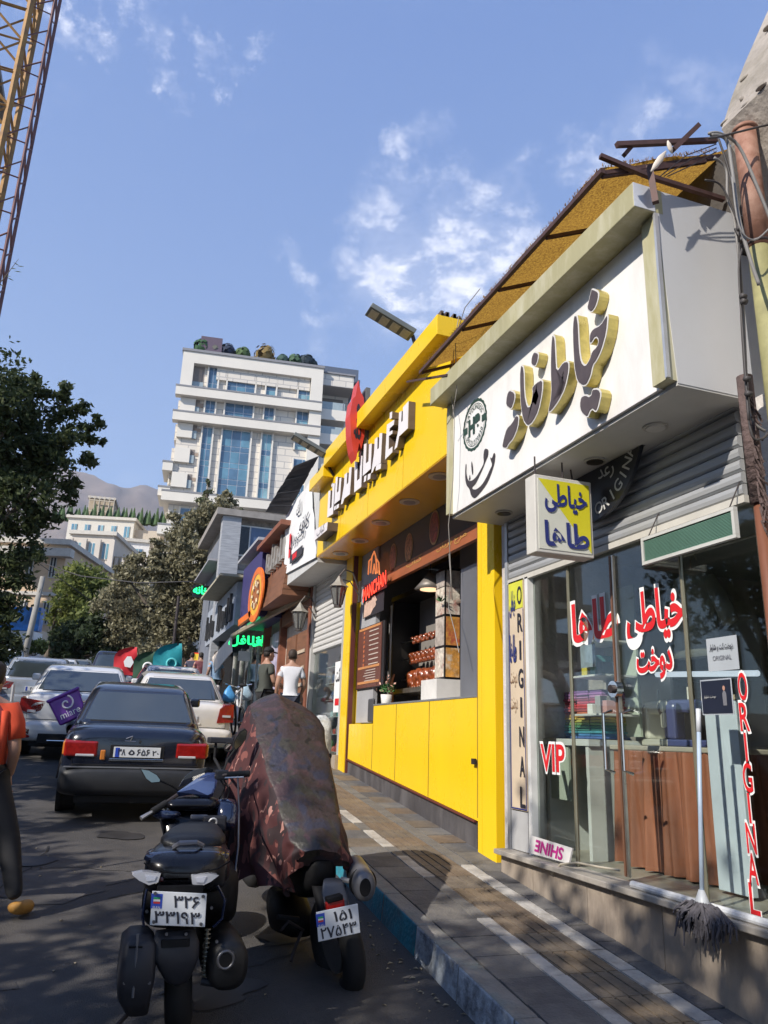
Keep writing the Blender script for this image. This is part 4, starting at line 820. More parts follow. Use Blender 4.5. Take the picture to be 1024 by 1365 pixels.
lk = MB().box(XW-.04, XW-.015, 6.62, 6.68, 1.45, 1.50).build('latch', darkm, ys)
for y in yc[1:4]: B('panel_joint', M('joint_dark', (.12, .06, .01), .7), ys, XW-.002, XW+.02, y-.014, y-.002, .30+.098*y+.03, zc-.003 if y < 9.5 else zc-.23)
# interior shell
B('roof', concrete, ys, 3.91, 7, 6.1, 11.1, ZS+.02, ZS+.3)
B('rear_wall', M('dim_plaster', (.22, .2, .18), .8, var=.15), ys, 6.2, 6.3, 6.13, 11.0, .6, ZS-.02); B('floor', M('dark_tile_floor', (.12, .11, .1), .5), ys, XW+.1, 6.2, 6.13, 11.0, .6, 1.15)
B('side_wall', wallg, ys, XW+.1, 6.2, 10.95, 11.05, .6, ZS-.02); B('side_wall', wallg, ys, XW+.24, 6.2, 6.125, 6.2, .6, ZS-.02)
B('counter_top', M('steel_top', (.45, .45, .45), .3, .7), ys, XW-.005, XW+.55, 6.61, 9.61, zc+.001, zc+.02)
# slanted menu band under the soffit
bb = M('band_black', (.02, .016, .016), .3); bo = M('band_orange', (.32, .10, .04), .4, var=.2, scale=3)
bd = thing('picture_band', 'long dark band with oval food pictures and orange lower strip under soffit', 'sign', (XW+.05, 8.6, 3.8))
XB = XW+.12
mb = MB(); mb.prism([(XB+.16, 0, 3.62), (XB+.01, 0, ZS-.003), (XB+.05, 0, ZS-.003), (XB+.2, 0, 3.62)], (0, 0, 0)) if False else None
mb = MB(); mb.box(XB, XB+.05, 6.67, 10.6, 3.80, ZS-.003); mb.build('upper_band', bb, bd)
mb = MB(); mb.box(XB-.004, XB+.05, 6.67, 10.6, 3.64, 3.797); mb.build('lower_band', bo, bd)
for i, (u, v, c_) in enumerate([(579, 703, (.3, .05, .03)), (545, 730, (.4, .16, .07)), (524, 743, (.32, .10, .06))]):
    c0 = onx(u, v, XB-.004); q = .21 if i == 0 else .19
    mb = MB(); mb.quad(*[(XB-.004, c0.y+q*.72*math.cos(a), c0.z+q*math.sin(a)) for a in [j*math.pi/12 for j in range(24)]]); rmm = mb.build('oval_rim', M('oval_rim', (.5, .28, .1), .4), bd, fix=False)
    mb = MB(); mb.quad(*[(XB-.008, c0.y+q*.63*math.cos(a), c0.z+q*.88*math.sin(a)) for a in [j*math.pi/12 for j in range(24)]]); mb.build('food_picture', M('food_print_%d' % i, c_, .4, var=.8, scale=22), bd, fix=False)
text(fa('کباب'), M('gold_print', (.5, .3, .08), .4), bd, (XB-.005, 8.6, 3.74), SR, UP, w=.5, h=.10, ext=.003); text(fa('مرغ بریان'), M('gold_print', (.5, .3, .08), .4), bd, (XB-.005, 7.5, 3.74), SR, UP, w=.8, h=.10, ext=.003)
# stainless panel on the right of the opening
B('stainless_panel', M('stainless', (.34, .34, .36), .38, .75, var=.12, scale=1.5), ys, XW+.34, XW+.38, onx(642, 850, XW+.34).y-.1, onx(614, 850, XW+.34).y, zc+.021, 3.50)
MB().tube([(XW+.5, 7.62, 3.2), (XW+.5, 8.6, 3.22)], .02, 8).build('rail', steel, ys)
# rotisserie cabinet with chickens
rc = thing('rotisserie_cabinet', 'tall black glass rotisserie with rows of glazed chickens on spits', 'rotisserie', (3.95, 9.0, zc))
B('cabinet_back', M('oven_black', (.015, .013, .012), .35), rc, 4.1, 4.14, 8.75, 10.15, zc+.25, 3.50); B('cabinet_side', M('oven_black', (.015, .013, .012)), rc, 3.7, 4.099, 10.152, 10.19, zc+.2, 3.50); B('cabinet_top', M('oven_black', (.015, .013, .012)), rc, 3.68, 4.14, 8.75, 10.19, 3.501, 3.56); B('cabinet_floor', steel, rc, 3.68, 4.14, 8.75, 10.19, zc+.18, zc+.24)
B('glass_edge', M('white_frame', (.62, .62, .6)), rc, 3.66, 3.68, 10.14, 10.17, zc+.2, 3.45)
chm = M('roast_skin', (.20, .045, .014), .3, var=.8, scale=16, coat=.5)
for j, (z, n, rr_) in enumerate([(2.93, 6, .045), (2.70, 7, .07), (2.42, 5, .11)]):
    MB().tube([(3.85, 8.76, z), (3.85, 10.13, z)], .010, 8).build('spit', steel, rc)
    for i in range(n):
        y = 8.85+i*(.95/n)+(.04*j); mb = MB(); q_ = rs.uniform(.85, 1.15); mb.ball((3.85, y, z), rr_*q_, rr_*.8, rr_*1.05/q_, 8); mb.ball((3.80, y+.01, z+rr_*.35), rr_*.55, rr_*.6, rr_*.5, 6); mb.ball((3.82, y+rr_*.5, z-rr_*.8), rr_*.4, rr_*.35, rr_*.55, 6); mb.ball((3.82, y-rr_*.5, z-rr_*.8), rr_*.4, rr_*.35, rr_*.55, 6)
        mb.build('roast_chicken', chm, None, smooth=True, label=['%s skewered chicken piece from near end of thin top row', '%s red glazed chicken from near end of the middle spit', '%s large golden chicken from near end of bottom spit'][j] % ORD[i], cat='chicken', group='roast chickens on spits')
t = thing('pendant_lamp', 'cone pendant lamp above the rotisserie in the yellow shop', 'lamp', (3.8, 8.9, 3.45))
MB().tube([(3.6, 8.6, 3.62), (3.6, 8.6, 3.50), (3.6, 8.6, 3.42)], [.03, .12, .19], 20).build('shade', M('lamp_shade_grey', (.2, .18, .16), .5, .4), t, smooth=True); MB().cyl((3.6, 8.6, 3.415), (0, 0, 1), .12, .01, 20).build('bulb_panel', M('warm_bulb', (1, .62, .35), .5, emis=1.2), t); MB().tube([(3.6, 8.6, 3.62), (3.62, 8.6, 3.9), (3.7, 8.5, 4.2)], .006, 5).build('cord', darkm, t)
# corner picture pillar
cp_ = thing('picture_column', 'square column of framed food pictures rising from the white box on counter', 'display column', (3.55, 8.0, zc))
B('core', black, cp_, 3.62, 3.82, 8.18, 8.46, zc+.28, 3.62)
pics = [M('pic_print_%d' % i, c, .5, var=.5, scale=14, dirt=d_, dscale=9, damt=.9) for i, (c, d_) in enumerate([((.55, .5, .42), (.3, .12, .1)), ((.5, .25, .05), (.35, .06, .04)), ((.5, .24, .05), (.6, .58, .5)), ((.35, .3, .26), (.5, .45, .4))])]
for i, z in enumerate([zc+.30, zc+.66, zc+1.02, zc+1.34]):
    if z < 3.4: B('picture', pics[[2, 1, 0, 3][i]], cp_, 3.635, 3.805, 8.174, 8.179, z, z+.33 if i < 3 else z+.2); B('side_picture', pics[[0, 3, 0, 3][i]], cp_, 3.614, 3.619, 8.195, 8.445, z, z+.33 if i < 3 else z+.2)
B('white_box', M('white_tile', (.6, .58, .55), .3), cp_, 3.5, 3.9, 8.12, 8.58, zc+.021, zc+.27)
B('wall_pier', wallg, ys, 4.0, 4.5, 7.9, 8.6, 1.15, ZS-.02)
B('wall_clock', M('dim_white', (.5, .5, .48)), ys, 5.9, 5.93, 6.9, 7.15, 3.4, 3.65)
t = thing('potted_sprig', 'small green leafy sprig in front of the white picture on column', 'plant', (3.5, 8.16, zc+1))
mb = MB(); rs = random.Random(8); c0 = Vector((3.56, 8.16, zc+1.15))
for i in range(26):
    d = Vector((rs.uniform(-.5, .4), rs.uniform(-.8, .5), rs.uniform(.2, 1))).normalized()*rs.uniform(.05, .11); e = d.orthogonal().normalized()*.012; mb.quad(c0, c0+d*.5+e, c0+d, c0+d*.5-e)
mb.build('leaves', M('sprig_green', (.05, .14, .035), .6, var=.3), t, fix=False, kind='stuff')
MB().tube([onx(596, 700, 3.4), onx(601, 770, 3.4), onx(598, 810, 3.4), onx(606, 840, 3.4), onx(612, 870, 3.4)], .005, 5).build('dangling_cord', M('grey_cable', (.22, .21, .2)), ys)
# posters and neon on the left part of the opening
wl = B('wall_panel', wallg, ys, XW+.10, XW+.16, 9.95, 10.66, zc-.2, ZS-.004)
B('wall_panel', M('render_dark', (.2, .185, .17), .7, var=.1), ys, XW+.75, XW+.8, 9.1, 9.95, zc-.3, 3.6)
mn = thing('menu_board', 'tall dark brown menu board with rows of dishes left of the opening', 'menu', (XW+.1, 10.1, 2.2))
o_, w_, h_ = span(478, 834, 509, 917, XW+.08)
B('board', M('menu_black', (.015, .012, .012), .3), mn, XW+.075, XW+.095, o_[1]-w_/2-.1, o_[1]+w_/2+.05, o_[2]-h_/2, o_[2]+h_/2)
B('print', M('menu_brown', (.13, .045, .03), .35, var=.1), mn, XW+.069, XW+.074, o_[1]-w_/2, o_[1]+w_/2, o_[2]-h_/2+.01, o_[2]+h_/2-.01)
mo = M('menu_orange', (.5, .22, .08), .5); mw = M('menu_pale', (.5, .42, .36), .5)
for i in range(8):
    z = o_[2]+h_*.40-i*h_*.075; B('menu_line', mw, mn, XW+.064, XW+.068, o_[1]-w_*.38, o_[1]-w_*.0, z-.008, z+.006); MB().cyl((XW+.066, o_[1]+w_*.22, z), (1, 0, 0), .022, .004, 10).build('dish_picture', M('dish_red', (.5, .14, .05), .5, var=.5, scale=30), mn)
for z in (.47, -.16, -.40): B('menu_strip', mo, mn, XW+.064, XW+.068, o_[1]-w_*.45, o_[1]+w_*.45, o_[2]+h_*z-.022, o_[2]+h_*z+.01)
for i in range(5):
    z = o_[2]-h_*.22-i*h_*.04; B('menu_line', mw, mn, XW+.064, XW+.068, o_[1]-w_*.3, o_[1]+w_*(.1+.05*(i % 3)), z-.006, z+.004)
fp_ = thing('portrait_poster', 'dark poster with a pale face in profile below the red neon', 'poster', (XW+.1, 10.2, 3.1))
o_, w_, h_ = span(485, 788, 512, 819, XW+.07)
B('sheet', M('poster_dark', (.03, .025, .03), .4), fp_, XW+.066, XW+.072, o_[1]-w_/2, o_[1]+w_/2, o_[2]-h_/2, o_[2]+h_/2)
mb = MB(); mb.quad(*[(XW+.062, o_[1]+w_*a, o_[2]+h_*b) for a, b in ((.45, -.48), (.42, .1), (.2, .42), (-.05, .35), (-.12, .2), (-.2, .05), (-.12, 0), (-.16, -.12), (-.1, -.2), (-.02, -.25), (.1, -.45))]); mb.build('face_print', M('face_pale', (.55, .38, .30), .6, var=.2, scale=8), fp_, fix=False)
mb = MB(); mb.quad(*[(XW+.058, o_[1]+w_*a, o_[2]+h_*b) for a, b in ((.48, .1), (.4, .48), (-.1, .49), (-.3, .38), (-.05, .3), (.15, .15), (.3, .2))]); mb.build('hair_print', M('hair_print', (.015, .012, .012), .6), fp_, fix=False)
ne = thing('neon_sign', 'glowing red neon word under an orange flame shape at the left of opening', 'neon sign', (XW+.0, 10.2, 3.5))
nr = M('neon_red', (1, .06, .03), .4, emis=1.0); no_ = M('neon_orange', (1, .30, .10), .4, emis=.55)
o_, w_, h_ = span(485, 768, 515, 796, XW+.03)
B('backing', M('neon_backing', (.10, .008, .008), .4), ne, XW+.034, XW+.040, o_[1]-w_*.5, o_[1]+w_*.5, o_[2]-h_*.30, o_[2]+h_*.32)
text('MANCHAN', nr, ne, (XW+.03, o_[1], o_[2]), SR, UP, w=w_, h=h_*.62, ext=.006, off=.025, rotdeg=6)
for q in ([(494, 764), (496, 742), (499, 735), (501, 742), (503, 764)], [(491, 766), (492, 748), (496, 744)], [(506, 766), (505, 750), (502, 745)], [(497, 765), (499, 752), (501, 765)]):
    MB().tube([onx(u, v, XW+.03) for u, v in q], .010, 6).build('flame_tube', no_, ne, smooth=True)
# flower pot and small things on the counter
fpz = thing('flower_pot', 'white pot with pink and green flowers on the counter edge', 'flower pot', (XW+.1, 9.5, zc))
p = onx(515, 935, XW+.12)
MB().tube([(p.x, p.y, zc+.0), (p.x, p.y, zc+.14)], [.06, .075], 16).build('pot', M('pot_white', (.66, .64, .6), .3), fpz, smooth=True)
for nm, n_, c_, r0 in (('leaves', 60, (.05, .15, .04), .10), ('petals', 26, (.55, .32, .25), .08)):
    mb = MB(); rs = random.Random(n_)
    for i in range(n_):
        c0 = Vector((p.x+rs.gauss(0, .04), p.y+rs.gauss(0, .05), zc+.18+rs.random()*(.10 if nm == 'leaves' else .2))); d = Vector((rs.gauss(0, 1), rs.gauss(0, 1), rs.gauss(.3, 1))).normalized()*r0*.35; e = d.orthogonal().normalized()*r0*.18; mb.quad(c0-d, c0+e, c0+d, c0-e)
    mb.build(nm, M('fl_'+nm, c_, .7, var=.3), fpz, fix=False, kind='stuff')
MB().tube([(XW+.3, 9.75, zc), (XW+.28, 9.75, zc+.32), (XW+.3, 9.7, zc+.42)], [.03, .025, .012], 10).build('sauce_bottle', M('bottle_amber', (.4, .16, .06), .3), None, smooth=True, label='amber bottle behind the flower pot on the counter', cat='bottle')
MB().box(XW+.02, XW+.06, 9.72, 9.92, zc-.2, zc+.10).build('counter_fan', M('panel_dark_grey', (.06, .06, .065), .5), None, bevel=.02, label='small dark rounded fan housing at the left end of yellow counter', cat='fan')
# soffit lamps of the yellow shop
for (u, v) in ((586, 635), (546, 669), (508, 697), (480, 721), (454, 738)):
    r_ = ray(u, v); q_ = CAM+r_*((ZS-.006-H)/r_.z)
    o = MB().cyl((q_.x, q_.y, ZS-.006), (0, 0, 1), .115, .012, 28).build('soffit_lamp', M('lamp_ring_pale', (.6, .5, .38), .4), ys); MB().cyl((q_.x, q_.y, ZS-.014), (0, 0, 1), .07, .006, 20).build('lens', M('lamp_lens_dim', (.25, .23, .22), .3), o)
# ------------------------------------------------------------------ white banner shop with roller shutter
w2 = thing('shutter_shop', 'shop with white lettered banner box, black sheet canopy and half lowered shutter', 'shop', (XW, 12.2, 1.4))
ban = M('banner_white', (.70, .70, .70), .6, var=.06, scale=2, bump=.25, bscale=2.2)
X2 = 2.77; a = onx(377, 767, X2); b = onx(421, 743, X2); c_ = onx(415, 640, X2); d_ = onx(382, 682, X2)
mb = MB(); n = 8; vs = []; fs = []
for i in range(n+1):
    for j in range(n+1):
        p = (a.lerp(b, i/n)).lerp(d_.lerp(c_, i/n), j/n); p.x += .02*math.sin(i*1.7+j*.9)*math.sin(j*1.3); vs.append(p)
for i in range(n):
    for j in range(n): q = i*(n+1)+j; fs.append((q, q+1, q+n+2, q+n+1))
mb.add(vs, fs); mb.build('banner', ban, w2, smooth=True)
B('sign_box', M('box_pale', (.5, .5, .49), .6, var=.1), w2, X2+.035, XW+.5, b.y+.02, a.y-.02, 4.19, 5.6)
B('side_strip', M('box_pale', (.5, .5, .49)), w2, X2+.0, X2+.3, b.y-.06, b.y-.01, 4.3, 5.75)
bi = M('banner_ink', (.04, .04, .05), .6)
def bpt(f, g): return a.lerp(b, f).lerp(d_.lerp(c_, f), g)
for s_, f, g, w_, h_, m_ in ((fa('کافه'), .76, .52, .62, .22, bi), (fa('رستوران'), .52, .40, 1.1, .20, bi), (fa('ا'), .28, .36, .12, .42, red), (fa('لک'), .58, .80, .25, .24, bi)):
    text(s_, m_, w2, bpt(f, g)-Vector((.03, 0, 0)), SR, UP, w=w_, h=h_, ext=.003, off=.015)
pz = bpt(.5, .16); B('dark_label', bi, w2, X2-.045, X2-.03, pz.y-.45, pz.y+.4, pz.z-.07, pz.z+.07); B('red_label', red, w2, X2-.049, X2-.0455, pz.y-.1, pz.y+.2, pz.z-.05, pz.z+.05)
cs = [onx(422, 622, 2.6), onx(389, 623, 2.62), onx(354, 682, 2.1), onx(383, 682, 2.74)]
mb = MB(); k = 7
c1_, c2_, c3_, c4_ = Vector((2.72, 11.0, 5.98)), Vector((2.0, 11.35, 6.0)), Vector((2.08, 14.2, 5.75)), Vector((2.72, 14.2, 5.7))
c2_ = onx(392, 622, 2.5); c3_ = onx(355, 681, 2.5); c1_ = onx(424, 622, 2.74); c4_ = onx(384, 684, 2.74); c1_.z = max(c1_.z, c2_.z-.02)
can = bpy.data.objects.new('sheet_canopy', None)
for i in range(k):
    p0, p1 = c2_.lerp(c3_, i/k), c2_.lerp(c3_, (i+1)/k+.03); q0, q1 = c1_.lerp(c4_, i/k), c1_.lerp(c4_, (i+1)/k+.03); j = .02*(i % 2)
    mb = MB(); mb.prism([p0+Vector((0, 0, j)), p1+Vector((0, 0, j)), q1+Vector((0, 0, j)), q0+Vector((0, 0, j))], (0, 0, .012)); mb.build('canopy_sheet', M('canopy_black', (.022, .022, .026), .5, var=.3), w2)
z = 3.0; yA, yB = 11.16, 12.98
while z < 4.18:
    mb = MB(); x = XW+.02; pr = [(x+.012, z), (x-.006, z+.014), (x-.010, z+.045), (x-.004, z+.075), (x+.012, z+.084), (x+.03, z+.084), (x+.03, z)]
    mb.prism([(p_, yA, q_) for p_, q_ in pr], (0, yB-yA, 0)); mb.build('roller_slat', M('roller_white', (.56, .55, .53), .5, var=.08, dirt=(.4, .38, .34), dscale=2, damt=.3), w2); z += .089
for y in (11.04, 12.98): B('door_post', M('post_grey', (.4, .39, .37), .6, var=.15), w2, XW-.02, XW+.08, y, y+.11, 1.0, 4.18)
B('pane', gl, w2, XW+.05, XW+.06, 11.16, 12.98, 1.4, 3.0); B('threshold', stone, w2, XW-.08, XW+.2, 11.0, 13.1, 1.0, 1.40)
B('rear_wall', M('shop_back_wall', (.30, .34, .32)), w2, 5.5, 5.6, 11.05, 13.1, 1.2, 4.2); B('floor', M('shop_floor', (.34, .31, .26)), w2, XW+.1, 5.5, 11.06, 13.0, 1.0, 1.39); B('side_wall', wallg, w2, XW+.1, 5.5, 13.09, 13.2, 1.0, 4.5)
B('paper_sign', M('white_vinyl', (.8, .8, .78)), w2, XW+.03, XW+.04, 11.25, 11.6, 2.0, 2.75); B('red_print', red, w2, XW+.025, XW+.029, 11.32, 11.52, 2.1, 2.2); text(fa('کت'), bi, w2, (XW+.028, 11.42, 2.55), SR, UP, w=.22, h=.2, ext=.003, off=.02)
rs = random.Random(21)
cols_ = [(.5, .5, .48), (.1, .3, .32), (.45, .1, .08), (.3, .3, .3), (.08, .12, .25), (.5, .4, .2), (.12, .3, .12)]
for sh in range(6):
    z = 1.42+sh*.27; B('shelf', M('shelf_glass', (.35, .4, .4), .3), w2, XW+.25, XW+.5, 11.2, 12.95, z-.012, z)
    for i in range(9):
        y = 11.3+i*.185+rs.uniform(-.02, .02); c = rs.choice(cols_); h_ = rs.uniform(.08, .2)
        MB().tube([(XW+.36, y, z), (XW+.36, y, z+h_*.7), (XW+.36, y, z+h_)], [rs.uniform(.03, .05), .04, .015], 8).build('shelf_jar', M('jar_%d' % cols_.index(c), c, .4), None, label='%s jar, %s from the near end, %s shelf up, shutter shop window' % (CNAME[cols_.index(c)], ORD[i], ORD[sh]), cat='jar', group='small wares in the shutter shop window')
# wall lanterns
def lantern(u, v, X, label, s=1.):
    p = onx(u, v, X); t = thing('wall_lantern', label, 'lantern', tuple(p)); ir = M('lantern_iron', (.07, .06, .055), .5, .4)
    MB().tube([p+Vector((0, 0, .24*s)), p+Vector((0, 0, .16*s)), p+Vector((0, 0, .10*s))], [.01, .06*s, .13*s], 6).build('lid', M('lantern_lid', (.3, .28, .24), .5), t)
    MB().tube([p+Vector((0, 0, .09*s)), p-Vector((0, 0, .12*s))], [.10*s, .05*s], 6).build('glass_body', M('lantern_glass', (.16, .16, .15), .2, var=.2, scale=30), t)
    for k_ in range(6):
        a_ = k_*math.pi/3; MB().tube([p+Vector((.104*s*math.cos(a_), .104*s*math.sin(a_), .095*s)), p+Vector((.054*s*math.cos(a_), .054*s*math.sin(a_), -.125*s))], .006*s, 4).build('frame_bar', ir, t)
    MB().cyl(p-Vector((0, 0, .14*s)), (0, 0, 1), .05*s, .03*s, 8).build('base', ir, t)
    q = p+Vector((.30, -.02, .10)); MB().tube([p+Vector((0, 0, .24*s)), p+Vector((.08, -.0, .33*s)), p+Vector((.2, -.01, .30*s)), q], .012*s, 6).build('arm', ir, t); MB().tube([p+Vector((.06, 0, .20*s)), p+Vector((.17, 0, .18*s)), q-Vector((0, 0, .08))], .008*s, 6).build('scroll', ir, t)
    MB().box(q.x, q.x+.03, q.y-.04, q.y+.04, q.z-.18, q.z+.12).build('back_plate', ir, t)
lantern(451, 793, XW-.30, 'dark wall lantern between the white shutter and the yellow pillar', 1.15); lantern(399, 826, XW-.28, 'dark wall lantern by the wooden door under long awning', 1.25)
# ------------------------------------------------------------------ wooden fronted shop
wood = M('brown_wood', (.19, .085, .045), .55, var=.3, scale=3, stretch=(.6, .6, 5), dirt=(.12, .05, .03), dscale=2, damt=.5); woodp = M('brown_post', (.22, .08, .045), .6, var=.25, scale=4)
w3 = thing('wooden_shop', 'brown wood fronted shop with slanted plank sign and raised silver letters', 'shop', (XW, 14.3, 1.6))
mb = None
for i in range(6):
    z0 = 4.02+i*.10; MB().box(2.72+.012*i, 3.2, 13.22, 15.25, z0, z0+.094).build('plank', wood, w3)
B('sign_back', woodp, w3, 2.84, 3.3, 13.2, 15.3, 4.63, 5.25); B('roof_board', woodp, w3, 2.6, 3.4, 13.15, 15.5, 5.27, 5.36)
for i in range(7):
    y = 13.45+i*.26; mb = MB(); h_ = .28+.12*math.sin(i*2.1); mb.box(2.74, 2.83, y, y+.09, 4.72, 4.72+h_+.12); mb.box(2.74, 2.83, y+.09, y+.19, 4.72+(.1 if i % 2 else 0), 4.80+(.1 if i % 2 else 0)); mb.build('raised_letter', M('letter_silver', (.4, .38, .35), .4, .4), w3)
for y in (13.12, 15.55, 17.3): B('wooden_post', woodp, w3, XW-.04, XW+.12, y, y+.15, 1.1, 4.2)
B('lintel', wood, w3, XW-.03, XW+.1, 13.27, 15.54, 3.75, 4.0); B('wall', M('cream_wall', (.5, .46, .4), .8, var=.1), w3, XW+.1, XW+.3, 13.27, 17.3, 1.2, 3.75)
for y in (13.6, 14.5): B('door_leaf', wood, w3, XW+.05, XW+.09, y, y+.78, 1.5, 3.5)
for k in range(5): B('shelf_strip', M('shelf_light', (.5, .4, .3), .5), w3, XW+.03, XW+.045, 13.7, 14.25, 1.9+k*.3, 1.96+k*.3)
rfm = M('flat_roof', (.25, .23, .21), .9, var=.2)
B('roof', rfm, w3, XW-.1, 7, 11.15, 22.4, 5.40, 5.5); B('upper_wall', M('cream_wall', (.5, .46, .4)), w3, XW+.2, 7, 13.2, 22.3, 4.2, 5.39)
# purple and orange round sign shop
w4 = thing('purple_sign_shop', 'shop with purple box sign carrying big orange ring emblem', 'shop', (XW, 16.8, 1.8))
pur = M('purple_panel', (.04, .035, .13), .5, var=.15); org = M('orange_panel', (.72, .16, .02), .4, var=.25, scale=6)
B('sign_box', pur, w4, 2.74, 3.3, 15.55, 17.9, 3.95, 5.35); B('roof_edge', M('grey_sheet', (.35, .36, .38), .5), w4, 2.6, 3.4, 15.4, 18.0, 5.5, 5.56)
c0 = onx(343, 793, 2.70); q = .60
def disc(c0, r1, r0, x, mat, nm, par, e=.68, th=.03):
    n = 36; vs = []; fs = []
    for i in range(n):
        a = 2*math.pi*i/n; vs += [(x, c0.y+r1*math.cos(a), c0.z+e*r1*math.sin(a)), (x, c0.y+r0*math.cos(a), c0.z+e*r0*math.sin(a)), (x+th, c0.y+r1*math.cos(a), c0.z+e*r1*math.sin(a))]
    for i in range(n): j = (i+1) % n; fs += [(3*i, 3*j, 3*j+1, 3*i+1), (3*i, 3*i+2, 3*j+2, 3*j)]
    mb = MB(); mb.add(vs, fs); return mb.build(nm, mat, par, fix=False)
disc(c0, .82, .62, 2.66, org, 'orange_ring', w4); disc(c0, .62, .46, 2.67, M('yellow_ring', (.75, .42, .04), .4, var=.2), 'yellow_ring', w4); disc(c0, .46, .0, 2.675, M('emblem_brown', (.3, .10, .03), .5, var=.6, scale=6), 'emblem_centre', w4)
for i in range(8):
    a = i*.785; mb = MB(); mb.obox((2.65, c0.y+.32*math.cos(a), c0.z+.23*math.sin(a)), (.01, 0, 0), (0, .05*math.cos(a), .06*math.sin(a)), (0, -.03*math.sin(a), .03*math.cos(a))); mb.build('emblem_ray', M('cream_print', (.7, .6, .4), .5), w4)
B('orange_foot', org, w4, 2.66, 2.73, 16.0, 17.6, 3.98, 4.12)
B('green_strip', M('green_light', (.05, .6, .25), .4, emis=.5), w4, 2.75, 2.8, 15.6, 17.6, 3.91, 3.945)
B('glass_front', gl, w4, XW+.02, XW+.03, 17.46, 22.2, 1.9, 3.7); B('back_wall', M('shop_back_wall', (.30, .34, .32)), w4, 5, 5.1, 17.3, 22.3, 1.5, 4.2)
for y in (18.2, 19.3, 20.6, 21.8): B('mullion', M('post_grey', (.4, .39, .37)), w4, XW, XW+.08, y, y+.1, 1.7, 3.8)
B('poster_column', M('lilac_poster', (.4, .36, .48), .5, var=.4, scale=5), w4, XW-.03, XW-.01, 15.75, 16.4, 1.9, 3.7); B('poster_column', M('blue_poster', (.1, .2, .4), .5, var=.5, scale=5), w4, XW-.03, XW-.01, 16.5, 17.2, 1.9, 3.2)
ngm = M('neon_green', (.02, 1, .25), .4, emis=1.5)
ng = thing('green_neon_sign', 'bright green neon words hanging inside the shop under the long awning', 'neon sign', (3.1, 18.5, 3.6))
for (u, v, w_) in ((327, 855, .75), (349, 855, .40)):
    p = ony(u, v, 18.2); text(fa('فلافل') if w_ > .5 else fa('باز'), ngm, ng, p, (1, 0, 0), UP, w=w_, h=.26, ext=.01, off=.03)
B('white_plate', M('white_board', (.66, .64, .62)), ng, ony(318, 870, 18.2).x, ony(334, 870, 18.2).x, 18.2, 18.23, ony(325, 881, 18.2).z, ony(325, 868, 18.2).z)
# long retractable awning
la = thing('long_awning', 'long folded beige awning with slanting steel arm over the far shops', 'awning', (3.0, 16, 3.9))
p0, p1 = Vector((3.22, 13.2, 4.05)), onx(309, 848, 2.6); bar(p0, p1, .035, 'front_bar', M('beige_steel', (.3, .26, .18), .5, .2), la)
mb = MB(); mb.prism([p0+Vector((0, 0, .05)), p1+Vector((0, 0, .05)), Vector((3.26, p1.y, p1.z+.30)), Vector((3.26, 13.3, 4.3))], (0, 0, .01)); mb.build('canvas', M('canvas_beige', (.36, .33, .24), .85, var=.15), la)
q_ = [onx(u, v, 2.6) for u, v in ((308, 848), (283, 876), (286, 897), (309, 869))]; mb = MB(); mb.prism(q_, (.02, 0, 0)); mb.build('valance', M('valance_cream', (.66, .58, .5), .8, var=.08), la)
# far grey two storey building at the end of the row
eb = thing('grey_corner_building', 'grey two storey building with dark window and striped column behind the far shops', 'building', (2.77, 22.6, 2))
gw = M('blue_grey_render', (.15, .165, .20), .8, var=.12, scale=1.5); gc = M('striped_column', (.3, .31, .33), .7, var=.25, scale=6, stretch=(.5, .5, 5))
B('wall', gw, eb, 2.85, 9, 22.8, 27.2, 2, 7.6); B('column', gc, eb, 2.7, 3.25, 22.5, 22.9, 2.2, 7.9); B('roof_slab', M('flat_roof', (.25, .23, .21)), eb, 2.5, 9.2, 22.4, 27.4, 7.9, 8.1); B('parapet', M('mottled_stone', (.2, .18, .16), .9, var=.5, scale=6), eb, 2.85, 9, 22.78, 27.2, 7.6, 7.9)
fx = lambda u: ony(u, 725, 22.79).x
fzz = lambda v: ony(345, v, 22.79).z
wf = B('window', M('white_frame', (.62, .62, .6)), eb, fx(313), fx(372), 22.74, 22.80, fzz(744), fzz(703))
for u0, u1, c_ in ((315, 331, (.012, .012, .014)), (333, 370, (.07, .11, .2))): B('pane', M('pane_%d' % u0, c_, .1), wf, fx(u0), fx(u1), 22.72, 22.738, fzz(742), fzz(705))
B('window_sill', M('stone_sill', (.4, .38, .36), .7), eb, fx(308), fx(374), 22.66, 22.8, fzz(768), fzz(764)); B('spandrel', M('mottled_stone', (.2, .18, .16)), eb, fx(313), fx(372), 22.76, 22.8, fzz(763), fzz(746))
B('low_roof', M('tin_roof', (.3, .3, .32), .6), eb, 2.45, 2.85, 23, 27, 6.6, 6.66)
dsn = thing('round_shop_sign', 'round dark teal disc sign with white seven like mark', 'sign', (2.4, 22.1, 5)); c0 = ony(302, 782, 22.0); r_ = 15/1025*22.9
MB().cyl(c0, (0, 1, 0), r_, .08, 28).build('disc', M('dark_teal', (.012, .04, .07), .4), dsn)
mb = MB()
for x0_, x1_, z0_, z1_ in ((-.6, .5, .25, .42), (-.55, -.38, -.1, .24), (-.37, .3, -.1, .02), (.1, .28, -.55, -.11)): mb.box(c0.x+x0_*r_, c0.x+x1_*r_, c0.y-.055, c0.y-.045, c0.z+z0_*r_, c0.z+z1_*r_)
mb.build('mark', M('mark_white', (.7, .72, .75), .5), dsn)
gs = thing('far_green_neon', 'far green neon sign sticking out beside the dark tree', 'neon sign', (1.9, 25, 5)); p = ony(278, 789, 25); text(fa('داروخانه'), ngm, gs, p, (1, 0, 0), UP, w=.95, h=.32, ext=.01, off=.04); B('case', black, gs, p.x-.5, p.x+.9, 25.02, 25.12, p.z-.2, p.z+.2)
